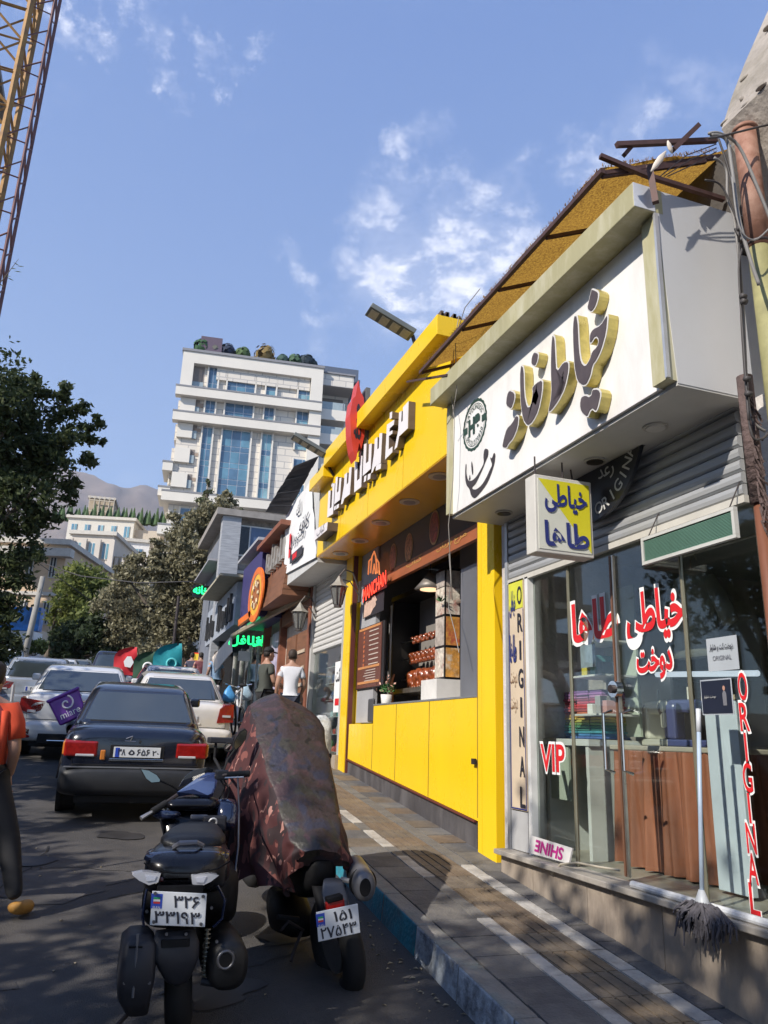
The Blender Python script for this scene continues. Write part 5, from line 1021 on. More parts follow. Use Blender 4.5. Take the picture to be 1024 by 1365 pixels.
fs_ = thing('black_letter_shop', 'far shop with pale sign of heavy black letters under beige flat awning', 'shop', (2.8, 20.5, 2))
B('sign_board', M('sign_blue_grey', (.3, .33, .38), .6), fs_, 2.72, 3.2, 18.6, 24.2, 4.15, 5.2); B('flat_awning', M('canvas_beige', (.36, .33, .24)), fs_, 2.25, 3.2, 18.3, 22.2, 5.25, 5.31); B('dark_front', M('dark_front', (.03, .03, .035), .5), fs_, 2.9, 3.3, 22.3, 27.2, 2.2, 4.5)
for i, y in enumerate((18.9, 19.6, 20.3, 21.0, 22.3, 22.9, 23.5)):
    mb = MB(); mb.box(2.66, 2.72, y, y+.14, 4.3, 4.95 if i % 2 else 4.7); mb.box(2.66, 2.72, y+.14, y+.45, 4.3, 4.46); mb.box(2.66, 2.72, y+.30, y+.42, 4.46, 4.75 if i % 3 else 5.0); mb.build('raised_letter', M('letter_black', (.02, .02, .022), .5), fs_)
rn = thing('red_light_box', 'small red and yellow light box hanging at the far end of shops', 'sign', (2.4, 27, 4)); p = ony(261, 882, 27); B('case', M('redbox', (.7, .06, .03), .4, emis=.35), rn, p.x-.12, p.x+.12, 27, 27.1, p.z-.3, p.z+.3); B('yellow_field', M('yelbox', (.7, .5, .05), .4, emis=.3), rn, p.x-.1, p.x+.1, 26.98, 26.995, p.z+.05, p.z+.26)
MB().tube([(1.95, 26.4, G(26.4)), (1.95, 26.4, 6)], .05, 10).build('dark_post', darkm, None, label='thin dark post on the pavement beside the feather flags', cat='post')
# ------------------------------------------------------------------ white apartment tower
tang = math.atan2(-.120, .993); TO = Vector(ony(245, 467, 95)); TO.z = 0
tx = Vector((math.cos(tang), math.sin(tang), 0)); tn = Vector((math.sin(tang), -math.cos(tang), 0))
def tl_px(u, v):  # position on the tower's front plane in its own x, z
    p = onpl(u, v, TO, tn); return (p-TO).dot(tx), p.z
tw = thing('apartment_tower', 'tall white stone apartment tower with long blue windows and roof garden', 'building', tuple(TO), tang)
stn = bpy.data.materials.new('tower_stone'); stn.use_nodes = True; nt_ = stn.node_tree; bs = nt_.nodes['Principled BSDF']; bs.inputs['Roughness'].default_value = .7
tcn = nt_.nodes.new('ShaderNodeTexCoord'); mpn = nt_.nodes.new('ShaderNodeMapping'); mpn.inputs['Rotation'].default_value = (math.radians(90), 0, 0); bk = nt_.nodes.new('ShaderNodeTexBrick')
bk.inputs['Color1'].default_value = (.66, .61, .53, 1); bk.inputs['Color2'].default_value = (.60, .555, .49, 1); bk.inputs['Mortar'].default_value = (.40, .38, .36, 1); bk.inputs['Scale'].default_value = 1; bk.inputs['Mortar Size'].default_value = .06; bk.inputs['Brick Width'].default_value = 1.9; bk.inputs['Row Height'].default_value = .9
nt_.links.new(tcn.outputs['Object'], mpn.inputs[0]); nt_.links.new(mpn.outputs[0], bk.inputs['Vector']); nt_.links.new(bk.outputs['Color'], bs.inputs['Base Color'])
smo = M('tower_smooth', (.66, .62, .55), .7, var=.05, scale=.3); tcap = M('tower_cap', (.22, .22, .23), .6)
gz = [M('tower_glass_%d' % i, c, .08, var=.25, scale=.5, spec=1.0) for i, c in enumerate([(.10, .22, .30), (.14, .28, .34), (.07, .14, .22), (.20, .34, .38)])]
WT = tl_px(432, 490)[0]; WR = tl_px(487, 492)[0]
ztop = tl_px(245, 467)[1]
bands = [tl_px(243, v)[1] for v in (467, 515, 549)]; low = tl_px(224, 655)[1]; low2 = tl_px(222, 700)[1]
D_ = 26
def TB(nm, m_, *a, par=None, **k): return B(nm, m_, par or tw, *a, local=True, **k)
TB('wall', stn, .3, WT-.3, .9, D_, 0, ztop-.3); TB('east_wing', stn, WT, WR-1.5, 4, D_, 0, ztop-.4)
TB('roof_band', smo, 0, WT, 0, 1.2, ztop-1.6, ztop); TB('roof_cap', tcap, -.15, WT+.1, -.15, D_, ztop+.003, ztop+.35)
for z in bands[1:]: TB('floor_band', smo, -.4, WT, -.35, .9, z-1.25, z-.1); TB('band_cap', tcap, -.45, WT+.03, -.4, .9, z-.097, z+.12)
for z in (low, low2): TB('floor_band', smo, -.6, WT+1, -.5, .9, z-1.25, z-.1); TB('band_cap', tcap, -.65, WT+1.03, -.55, .9, z-.097, z+.12)
TB('corner_pier', smo, 0, 1.5, 0, 1.2, bands[1], ztop-1.6); TB('corner_pier', smo, WT-1.6, WT, -.02, 1.2, 8, ztop-1.603)
def twin(x0, x1, z0, z1, nx, rows, depth=.55, trans=None):
    fr = TB('window', M('tower_frame', (.5, .52, .55), .4, .3), x0, x1, .82, .895, z0, z1)
    for s_ in (x0-.18, x1+.0): TB('window_jamb', smo, s_, s_+.18, .5, .899, z0-.1, z1+.1)
    xs = [x0+.06+(x1-x0-.06)*i/nx for i in range(nx+1)]; zs = [z0+.06+(z1-z0-.06)*r for r in rows]
    for i in range(nx):
        for j in range(len(zs)-1): MB().box(xs[i], xs[i+1]-.09, .78, .815, zs[j], zs[j+1]-.09).build('pane', gz[(i*2+j*3+int(x0*7)) % 4 if j % 2 == 0 else (2 if j % 4 == 1 else 0)], fr, local=True)
def tX(u, v): return tl_px(u, v)[0]
zt0, zt1 = bands[1]+.15, ztop-1.65
W_ = [(tX(277, 510), tX(290, 510)), (tX(303, 515), tX(340, 520)), (tX(355, 522), tX(368, 524)), (tX(398, 530), tX(421, 533))]
TB('recessed_lintel', stn, 4.5, WT-1.7, .5, .898, ztop-3.3, ztop-1.61)
for (a, b), nx in zip(W_, (2, 3, 1, 2)): twin(a, b, bands[1]+.3, bands[1]+3.6, nx, (0, .3, 1))
for (a, b), nx in zip(W_, (2, 3, 2, 3)): twin(a, b, bands[2]+.3, bands[2]+2.6, nx, (0, .35, 1))
hh = bands[2]-1.4
for (a, b), nx in zip(W_[:3], (2, 3, 2)): twin(a, b, low+.3, hh, nx, (0, .17, .25, .42, .5, .67, .75, 1)); 
twin(W_[3][0], W_[3][1], tl_px(400, 597)[1], tl_px(400, 575)[1], 2, (0, .35, 1)); twin(W_[3][0], W_[3][1], tl_px(398, 630)[1], tl_px(398, 609)[1], 2, (0, .35, 1)); twin(W_[3][0], W_[3][1], tl_px(398, 664)[1], tl_px(398, 643)[1], 2, (0, .35, 1))
twin(tX(241, 672), tX(266, 675), low2+1.0, low-1.7, 2, (0, .35, 1)); twin(tX(336, 683), tX(370, 688), low2+.6, low-1.7, 3, (0, .35, 1))
for k in range(3): twin(W_[1][0], W_[1][1], low2-4.6-k*4, low2-1.8-k*4, 3, (0, .35, 1)); 
# left end balconies: recess, parapet and stepped slabs
flo = [bands[1], bands[2]]+[bands[2]-3.35*(k+1) for k in range(3)]+[low]
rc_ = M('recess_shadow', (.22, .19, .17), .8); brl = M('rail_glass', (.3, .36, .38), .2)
for k, z in enumerate(flo[:-1]):
    zt = (ztop-1.65 if k == 0 else flo[k-1]-1.3); x0, x1 = (tX(248, 500), tX(272, 500)) if k == 0 else (tX(255, 530), tX(267, 530))
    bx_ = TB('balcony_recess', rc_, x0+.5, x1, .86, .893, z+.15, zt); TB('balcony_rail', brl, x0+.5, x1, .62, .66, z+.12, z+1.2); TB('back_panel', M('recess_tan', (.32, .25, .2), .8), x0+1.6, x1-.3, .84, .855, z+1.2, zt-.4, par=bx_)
    if k: TB('side_pier', smo, .3-.0*k, 2.2, .45, .88, z+.12, zt)
offs = [0, .0, .1, .7, .9, .2]
for k, z in enumerate(flo):
    for s_, (e, yy) in enumerate(((offs[k], 0.4), (offs[k]*.5, 6.5))):
        if e < .2 and s_ == 0: continue
        TB('balcony_slab', smo, -e-.25, .29, yy, yy+5.2, z-1.2, z-.12); TB('slab_cap', tcap, -e-.32, .29, yy-.05, yy+5.3, z-.117, z+.1)
    if k: TB('west_wall', stn, -offs[k]*.2, .29, 1.5, D_-3, z, z+2.2)
# right side open balconies
for k in range(8):
    z = tl_px(435, 541)[1]-k*(tl_px(435, 541)[1]-tl_px(435, 574)[1]) if k else tl_px(435, 541)[1]
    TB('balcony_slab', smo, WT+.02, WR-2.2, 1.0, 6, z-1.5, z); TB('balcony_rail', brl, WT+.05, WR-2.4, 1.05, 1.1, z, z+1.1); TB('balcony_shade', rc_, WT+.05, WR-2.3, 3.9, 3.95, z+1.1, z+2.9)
    for x in (WT+3, WT+7): TB('rail_post', tcap, x, x+.1, 1.0, 1.05, z, z+1.15)
TB('upper_fascia', stn, WT+.02, WR-1.4, .8, 6, tl_px(435, 541)[1]+3.4, ztop-.25); TB('roof_cap', tcap, WT+.12, WR-1.2, .6, 8, ztop-.24, ztop); TB('plant_room', M('blue_grey_sheet', (.09, .11, .15), .5), WR-7, WR-.4, 3, 12, ztop+.01, ztop+2.0); TB('roof_screen', M('blue_grey_sheet', (.09, .11, .15)), WR-.9, WR-.3, 2, 3, ztop-5, ztop+.0)
TB('chimney_box', M('plum_box', (.10, .07, .10), .6), 2.0, 4.8, 1, 3, ztop+.36, ztop+3.0)
for i, (u, r_, c_) in enumerate([(267, 1.3, (.03, .09, .03)), (285, 1.1, (.12, .12, .10)), (302, 1.2, (.02, .03, .06)), (323, 1.1, (.07, .12, .04)), (353, 1.6, (.22, .15, .05)), (378, .9, (.04, .08, .06)), (396, 1.1, (.05, .1, .05)), (411, 1.2, (.015, .03, .04)), (418, .8, (.02, .04, .04))]):
    x = tX(u, 480); c0 = TO+tx*x-tn*2.0; mb = MB(); rs = random.Random(i)
    for k in range(150):
        d = Vector((rs.gauss(0, 1), rs.gauss(0, 1), rs.gauss(0, 1))).normalized(); p = c0+Vector((0, 0, ztop+.9+r_*.6))+d*r_*rs.uniform(.6, 1); e1 = d.orthogonal().normalized()*.25; e2 = d.cross(e1); mb.quad(p-e1-e2, p+e1-e2, p+e1+e2, p-e1+e2)
    t = thing('roof_shrub', '%s clipped shrub in a pot on the tower roof' % ['bright green first', 'grey green second', 'dark blue green third', 'light green fourth', 'golden round', 'small dark sixth', 'mid green', 'tallest blackish', 'last small blackish'][i], 'shrub', tuple(c0+Vector((0, 0, ztop+.36))), group='potted shrubs along the tower roof')
    mb.build('foliage', M('shrub_%d' % i, c_, .8, var=.3), t, fix=False, kind='stuff'); MB().tube([c0+Vector((0, 0, ztop+.36)), c0+Vector((0, 0, ztop+1.0))], [.35, .45], 8).build('pot', tcap, t)
# ------------------------------------------------------------------ hillside buildings on the left
def hill_building(nm, label, u0, u1, vt, y, dep, mat, rows, cols, rz=0., glassc=0, fh=3.4, z0=None, wfrac=.5, skip=()):
    a = ony(u0, vt, y); b = ony(u1, vt, y); w_ = (b-a).length; zt = a.z; t = thing(nm, label, 'building', (a.x, y, G(y)), rz); z0_ = 0; hgt = zt-G(y)
    B('wall', mat, t, 0, w_, 0, dep, -3, hgt, local=True); B('roof_edge', M('roof_edge_pale', (.5, .47, .42), .7), t, -.3, w_+.3, -.3, dep, hgt+.003, hgt+.4, local=True)
    cw = w_/cols
    for r in range(rows):
        z = hgt-(r+1)*fh+.9
        if (r % 2) == 1: B('string_course', M('roof_edge_pale', (.5, .47, .42)), t, -.1, w_+.1, -.15, -.002, z+2.1, z+2.35, local=True)
        for c in range(cols):
            if (r, c) in skip: continue
            x = (c+.5)*cw; f_ = B('window', M('frame_pale', (.5, .5, .48), .6), t, x-cw*wfrac/2, x+cw*wfrac/2, -.08, -.003, z, z+1.7, local=True)
            for s_ in (0, 1): B('pane', gz[(c+r+s_+glassc) % 4] if glassc < 9 else M('dark_pane', (.04, .045, .05), .15), f_, x-cw*wfrac/2+.08+s_*cw*wfrac/2, x-.04+s_*cw*wfrac/2, -.12, -.082, z+.08, z+1.62, local=True)
    return t, w_, hgt
bei = M('beige_stone', (.54, .40, .27), .8, var=.08, scale=.4); pal = M('pale_stone', (.54, .49, .43), .8, var=.08, scale=.3); tan = M('tan_stone', (.40, .33, .24), .85, var=.1, scale=.4); ltg = M('cream_plain', (.55, .52, .46), .8, var=.06)
t, w_, h_ = hill_building('beige_apartment_house', 'beige apartment house with small dark windows behind the left tree', -30, 98, 722, 62, 16, bei, 4, 4, -.30, 9, wfrac=.28)
B('cornice', M('roof_edge_pale', (.5, .47, .42)), t, -.5, w_+.6, -.8, 0, h_-1.0, h_-.4, local=True)
B('bay', M('peach_render', (.56, .44, .32), .8), t, w_*.52, w_*.95, -2.2, -.16, 0, h_-6.5, local=True)
B('shop_sign', M('blue_sign', (.03, .16, .42), .4, var=.7, scale=1.4), t, w_*.42, w_*1.0, -2.9, -2.25, 2.4, 4.0, local=True); B('white_canopy', M('white_board', (.66, .64, .62)), t, w_*.3, w_*1.0, -3.4, -2.0, .8, 2.3, local=True)
for x in (.35, .6, .82): B('shop_column', M('cream_plain', (.55, .52, .46)), t, w_*x, w_*x+.5, -2.4, -2.21, -1, .79, local=True)
t, w_, h_ = hill_building('classical_apartment_house', 'pale stone apartment house with paired windows and pilasters above green trees', 97, 155, 712, 82, 14, pal, 5, 3, -.28, 2, wfrac=.5)
for k in range(4): B('pilaster', pal, t, w_*k/3-.25, w_*k/3+.25, -.5, -.16, 0, h_-.5, local=True)
B('side_wing', tan, t, w_+.01, w_+4, .5, 13, -2, h_-2, local=True)
for k in range(6): B('fluted_strip', pal, t, w_+.3+k*.6, w_+.6+k*.6, .2, .49, 0, h_-2.2, local=True)
t, w_, h_ = hill_building('terraced_white_house', 'cream terraced apartment house with wide roof terrace and hedge', 92, 182, 690, 112, 14, ltg, 4, 5, -.25, 0, wfrac=.45)
B('terrace_slab', M('roof_edge_pale', (.5, .47, .42)), t, -2, w_+1, -2.5, -.2, h_-4.6, h_-3.9, local=True)
B('side_wall', M('beige_plain', (.45, .39, .32), .8), t, w_+.01, w_+3.5, 1, 14, -3, h_-1, local=True)
mb = MB(); rs = random.Random(3)
for i in range(34):
    x = -3+i*.55; yy = 3+(i % 2)*.6; p0 = Vector((x, yy, h_+.4)); mb.tube([p0, p0+Vector((0, 0, 1.0)), p0+Vector((0, 0, 1.9+rs.random()*.8))], [.38, .34, .05], 6)
mb.build('roof_hedge', M('hedge_green', (.045, .085, .03), .8, var=.4, scale=2), t, local=True, kind='stuff')
t, w_, h_ = hill_building('small_white_house', 'small bright white block with one window right of the terraced house', 172, 200, 722, 100, 10, M('bright_white', (.62, .61, .6), .7), 1, 1, -.1, 1, wfrac=.4)
t, w_, h_ = hill_building('scaffolded_block', 'tan unfinished block with scaffold grid highest on the hillside', 120, 153, 664, 140, 14, tan, 1, 1, -.1, 1, skip=((0, 0),))
for i in range(6): B('scaffold_pole', M('scaffold_tan', (.5, .44, .34), .7), t, i*w_/5, i*w_/5+.12, -.6, -.48, h_-8, h_+.4, local=True)
for i in range(4): B('scaffold_rail', M('scaffold_tan', (.5, .44, .34)), t, 0, w_, -.62, -.5, h_-2*i-.5, h_-2*i-.35, local=True)
B('lower_tower', tan, t, w_+.01, w_+5, 0, 10, -3, h_-3, local=True)
# mountain
mb = MB(); ys_, nx_ = [2300+220*j for j in range(7)], 150; vs = []; fs = []
ridge = [(-400, 700), (-100, 640), (-20, 610), (60, 618), (95, 622), (120, 632), (135, 641), (150, 648), (165, 651), (180, 650), (196, 645), (206, 650), (220, 655), (240, 668), (300, 690), (420, 720), (700, 740), (1200, 700)]
from mathutils import noise as mno
for j in range(7):
    for i in range(nx_+1):
        u = -400+1600*i/nx_
        for k in range(len(ridge)-1):
            if ridge[k][0] <= u <= ridge[k+1][0]: vv = ridge[k][1]+(ridge[k+1][1]-ridge[k][1])*(u-ridge[k][0])/(ridge[k+1][0]-ridge[k][0]); break
        top = ony(u, vv, 3620); f_ = (j/6)**.8; x = top.x*(ys_[j]/3620); nz_ = mno.fractal(Vector((x*.0032, ys_[j]*.0032, 0)), 1, 2.1, 6)
        vs.append((x, ys_[j]+60*nz_, -30+(top.z+30)*f_*(1 if j == 6 else 1+.16*nz_)+ (14*nz_ if j == 6 else 0)))
for j in range(6):
    for i in range(nx_): q = j*(nx_+1)+i; fs.append((q, q+1, q+nx_+2, q+nx_+1))
mb.add(vs, fs)
mo_ = mb.build('mountain', M('mountain_rock', (.20, .155, .125), .95, var=.35, scale=.006, bump=0, dirt=(.11, .10, .075), dscale=.004, damt=.6), smooth=True, kind='structure')
sm = mo_.modifiers.new('sub', 'SUBSURF'); sm.levels = sm.render_levels = 2
tx_ = bpy.data.textures.new('rock', 'CLOUDS'); tx_.noise_scale = 260; tx_.noise_depth = 6; dm = mo_.modifiers.new('rock', 'DISPLACE'); dm.texture = tx_; dm.strength = 90; dm.mid_level = .5; dm.texture_coords = 'LOCAL'
# ------------------------------------------------------------------ crane mast and unfinished building, top left
cm = thing('crane_mast', 'yellow brown lattice crane mast rising at the top left corner', 'crane', (-8, 33, 3))
ya_m = M('crane_yellow', (.30, .16, .04), .6, .1, var=.3, scale=2, dirt=(.12, .06, .04), dscale=1.5, damt=.6); rd_m = M('crane_maroon', (.13, .055, .05), .6, .1, var=.3, scale=3)
yq = 33; xr = ony(0, 372, yq).x; x_l = xr-2.3; legs = [(xr-1.0, yq), (x_l-.6, yq), (xr-1.0, yq+2.0), (x_l-.6, yq+2.0)]
def cbar(p, q, w_, m_, nm): p, q = Vector(p), Vector(q); d = q-p; s_ = d.orthogonal().normalized(); e = d.cross(s_).normalized(); mb = MB(); mb.obox((p+q)/2, d/2, s_*w_, e*w_); return mb.build(nm, m_, cm)
for x, y in legs: cbar((x, y, 3), (x, y, 46), .11, ya_m, 'mast_leg')
for x, y in ((xr-.05, yq+.2), (xr-.05, yq+1.4)): cbar((x, y, 3), (x, y, 46), .055, rd_m, 'hoist_leg')
z = 8; k = 0
while z < 44:
    h_ = 1.9
    for (a, b) in ((0, 1), (2, 3), (0, 2), (1, 3)):
        cbar((*legs[a], z), (*legs[b], z), .045, ya_m, 'cross_bar'); cbar((*legs[a if k % 2 else b], z), (*legs[b if k % 2 else a], z+h_), .045, ya_m, 'diagonal_brace')
    cbar((xr-1.0, yq, z+.3), (xr-.05, yq+.2, z+.3), .03, rd_m, 'tie_bar'); cbar((xr-1.0, yq, z+.3), (xr-.05, yq+.2, z+h_*.5+.3), .03, rd_m, 'tie_bar'); cbar((xr-.05, yq+.2, z), (xr-.05, yq+1.4, z+h_/2), .03, rd_m, 'tie_bar'); cbar((xr-.05, yq+.2, z+h_), (xr-.05, yq+1.4, z+h_/2), .03, rd_m, 'tie_bar')
    z += h_; k += 1
ub = thing('unfinished_building', 'dark unfinished concrete building behind the crane mast', 'building', (-14, 40, 3))
cg = M('raw_concrete', (.22, .21, .20), .9, var=.2, scale=1)
for k in range(12):
    z = 6+k*3.5; B('floor_slab', cg, ub, -21, -12.0, 40, 54, z, z+.4); B('brick_infill', M('brick_infill', (.16, .10, .08) if k % 3 else (.16, .10, .08), .9, var=.3, scale=1.2), ub, -20.5, -12.6, 41.0, 53, z+.4, z+2.2)
    for x in (-20.5, -16.8, -12.6): B('column', cg, ub, x, x+.5, 40.3, 40.8, z+.4, z+3.5)
    if k % 3 == 1: B('cream_panel', M('cream_plain', (.55, .52, .46)), ub, -13.0, -12.2, 40.1, 40.25, z+.5, z+3.4)
# ------------------------------------------------------------------ trees
def leafmat(name, a, b, tr=.35):
    m = bpy.data.materials.new(name); m.use_nodes = True; t = m.node_tree; bs = t.nodes['Principled BSDF']; bs.inputs['Roughness'].default_value = .6; bs.inputs['Specular IOR Level'].default_value = .3
    g = t.nodes.new('ShaderNodeNewGeometry'); rp = t.nodes.new('ShaderNodeValToRGB'); rp.color_ramp.elements[0].color = (*a, 1); rp.color_ramp.elements[1].color = (*b, 1)
    t.links.new(g.outputs['Random Per Island'], rp.inputs[0]); t.links.new(rp.outputs[0], bs.inputs['Base Color'])
    tl2 = t.nodes.new('ShaderNodeBsdfTranslucent'); t.links.new(rp.outputs[0], tl2.inputs[0]); mx = t.nodes.new('ShaderNodeMixShader'); mx.inputs[0].default_value = tr
    t.links.new(bs.outputs[0], mx.inputs[1]); t.links.new(tl2.outputs[0], mx.inputs[2]); t.links.new(mx.outputs[0], t.nodes['Material Output'].inputs[0]); return m
bark = M('bark', (.10, .08, .06), .95, var=.35, scale=6, bump=1, bscale=20, stretch=(1, 1, .3))
def crown_mesh(blobs, nleaf, size, seed, clump=.33, asp=.45, up=.25):
    r = np.random.default_rng(seed); w = np.array([b[3]**2 for b in blobs]); w = w/w.sum(); C_ = []
    for (x, y, z, rad), k in zip(blobs, (w*nleaf).astype(int)):
        nc = max(4, int(k/55)); d = r.normal(size=(nc, 3)); d /= np.linalg.norm(d, axis=1)[:, None]; rr = rad*(r.random(nc)**.45)
        cc = np.array([x, y, z])+d*rr[:, None]*np.array([1, 1, .85]); idx = r.integers(0, nc, k); sz = rad*clump*(.5+r.random(nc))
        C_.append(cc[idx]+r.normal(size=(k, 3))*sz[idx][:, None]*.5*np.array([1, 1, .7]))
    P_ = np.concatenate(C_); n = len(P_); nn = r.normal(size=(n, 3))+np.array([0, 0, up]); nn /= np.linalg.norm(nn, axis=1)[:, None]
    a = np.cross(nn, r.normal(size=(n, 3))); a /= np.linalg.norm(a, axis=1)[:, None]; b = np.cross(nn, a); s_ = size*(.6+.8*r.random(n))[:, None]
    V_ = np.stack([P_-a*s_, P_+b*s_*asp-a*s_*.1, P_+a*s_, P_-b*s_*asp-a*s_*.1], 1).reshape(-1, 3); return V_, n
def fastmesh(name, V_, n, mat, parent):
    pl, _ = WL[parent.name]; V_ = V_-np.array(pl); me = bpy.data.meshes.new(name); me.vertices.add(4*n); me.vertices.foreach_set('co', V_.astype(np.float32).ravel())
    me.loops.add(4*n); me.loops.foreach_set('vertex_index', np.arange(4*n, dtype=np.int32)); me.polygons.add(n); me.polygons.foreach_set('loop_start', np.arange(0, 4*n, 4, dtype=np.int32))
    me.update(); me.materials.append(mat); o = bpy.data.objects.new(name, me); COL.objects.link(o); o.parent = parent; return o
def tree(name, label, base, blobs, n, size, mat, seed=0, tr=.16, group=None, fork=.35, **kw):
    t = thing(name, label, 'tree', base, 0, group); V_, k = crown_mesh(blobs, n, size, seed, **kw); fastmesh('crown', V_, k, mat, t)
    B0 = Vector(base); cz = Vector(np.average(np.array([b[:3] for b in blobs]), axis=0, weights=[b[3] for b in blobs])); F0 = B0.lerp(cz, fork); F0.x += .1*tr*5
    mb = MB(); mb.tube([B0-Vector((0, 0, .3)), B0.lerp(F0, .5)+Vector((tr*.5, 0, 0)), F0], [tr*1.25, tr, tr*.8], 9); mb.build('trunk', bark, t, smooth=True); rs = random.Random(seed)
    for b in sorted(blobs, key=lambda q: -q[3])[:9]:
        c = Vector(b[:3]); mid = F0.lerp(c, .5)+Vector((rs.uniform(-.3, .3), rs.uniform(-.3, .3), rs.uniform(0, .3)))*b[3]*.6
        mb = MB(); mb.tube([F0-Vector((0, 0, tr)), mid, c], [tr*.55, tr*.35, tr*.12], 6)
        for k in range(4):
            d = Vector((rs.gauss(0, 1), rs.gauss(0, 1), rs.gauss(.3, 1))).normalized()*b[3]*.8; mb.tube([mid.lerp(c, .3+.2*k), mid.lerp(c, .3+.2*k)+d*.5, mid.lerp(c, .3+.2*k)+d], [tr*.16, tr*.1, tr*.04], 4, cap=False)
        mb.build('limb', bark, t, smooth=True)
    return t
def pb_(lst, y):
    out = []; rs = random.Random(int(y*10))
    for u, v, r_ in lst:
        yy = y+rs.uniform(-1, 1)*r_/1025*y*.9; p = ony(u, v, yy); out.append((p.x, p.y, p.z, r_/1025*(p-CAM).length*.97))
    return out
dk = leafmat('leaf_dark_green', (.028, .044, .018), (.085, .105, .04), .35)
yl = pb_([(-30, 520, 60), (-40, 600, 70), (5, 512, 30), (42, 518, 26), (20, 545, 38), (80, 530, 24), (62, 560, 34), (105, 545, 20), (128, 568, 17), (110, 580, 24), (138, 590, 10), (88, 605, 32), (50, 610, 42), (10, 610, 50), (118, 615, 17), (75, 645, 26), (95, 660, 15), (40, 660, 38), (0, 670, 50), (65, 690, 20), (25, 710, 34), (48, 735, 18), (-5, 750, 45), (30, 775, 20), (8, 810, 34), (-20, 850, 40), (12, 850, 16)], 16.5)
tree('street_tree', 'big dark green leafy street tree filling the left edge of picture', (-4.9, 17, G(17)-.1), yl, 30000, .062, dk, 1, .20)
MB().tube([ony(-25, 400, 12), ony(5, 372, 12), ony(25, 345, 12)], [.012, .008, .003], 5).build('leafless_twig', bark, None, smooth=True, label='thin twig poking in from left edge below the crane', cat='twig')
mb = MB(); rs = random.Random(9)
for (u, v) in ((22, 352), (28, 355), (10, 368), (18, 358), (24, 362), (2, 380), (14, 372)):
    c0 = ony(u, v, 12); d = Vector((rs.uniform(.3, 1), rs.uniform(-.4, .4), rs.uniform(-.4, .2))).normalized()*.06; e = Vector((0, .3, 1)).normalized()*.012; mb.quad(c0-d, c0+e, c0+d, c0-e)
mb.build('twig_leaves', dk, None, fix=False, kind='stuff', label='few small leaves at the end of the twig by left edge', cat='leaves')
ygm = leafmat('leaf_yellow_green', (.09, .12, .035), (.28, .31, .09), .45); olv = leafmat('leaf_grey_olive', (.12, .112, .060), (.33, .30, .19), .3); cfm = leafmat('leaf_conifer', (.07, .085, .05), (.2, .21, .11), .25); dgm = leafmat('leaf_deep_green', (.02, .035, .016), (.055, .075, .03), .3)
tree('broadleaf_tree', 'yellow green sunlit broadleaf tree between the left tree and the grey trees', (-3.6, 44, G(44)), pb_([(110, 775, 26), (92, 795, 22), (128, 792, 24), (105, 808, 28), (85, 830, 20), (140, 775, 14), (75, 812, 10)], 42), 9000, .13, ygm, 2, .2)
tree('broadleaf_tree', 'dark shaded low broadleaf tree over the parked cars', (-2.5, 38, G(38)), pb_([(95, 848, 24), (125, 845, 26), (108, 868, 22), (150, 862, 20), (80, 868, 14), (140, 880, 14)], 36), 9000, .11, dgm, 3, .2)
tree('broadleaf_tree', 'light green shrubby tree beside the blue shop sign at left', (-7, 58, G(58)), pb_([(45, 862, 12), (62, 868, 10), (30, 866, 9)], 57), 1500, .16, ygm, 13, .12)
tree('olive_tree', 'greyish olive tree left of the pair in the middle distance', (-.6, 36, G(36)), pb_([(165, 790, 28), (150, 815, 24), (185, 805, 30), (170, 838, 30), (200, 838, 28), (182, 768, 18), (155, 860, 18), (195, 868, 24), (210, 790, 20)], 35), 16000, .085, olv, 4, .2)
tree('olive_tree', 'largest greyish olive tree in front of the white tower', (2.2, 29.6, G(29.6)), pb_([(262, 700, 22), (240, 715, 20), (225, 735, 22), (255, 735, 28), (285, 705, 18), (230, 765, 28), (262, 772, 28), (205, 755, 16), (240, 800, 32), (218, 820, 24), (255, 830, 26), (228, 850, 26), (215, 745, 14), (300, 690, 11), (315, 685, 8), (275, 745, 20), (207, 720, 8), (245, 870, 16), (170, 770, 24), (150, 800, 22), (188, 745, 16), (268, 800, 24), (272, 845, 18), (290, 680, 20), (302, 668, 15), (275, 690, 20), (285, 725, 20), (238, 690, 14), (180, 745, 10)], 29), 34000, .078, olv, 5, .22)
ctree = pb_([(277, 642, 5), (275, 655, 8), (273, 668, 10), (277, 680, 12), (270, 692, 14), (302, 655, 4), (301, 668, 6), (298, 682, 8), (255, 690, 8), (320, 680, 4), (290, 695, 12)], 33)
tree('conifer_tree', 'pointed conifer tip rising above the olive tree against the tower', (2.9, 34, G(34)), ctree, 5000, .075, cfm, 6, .14, fork=.8)
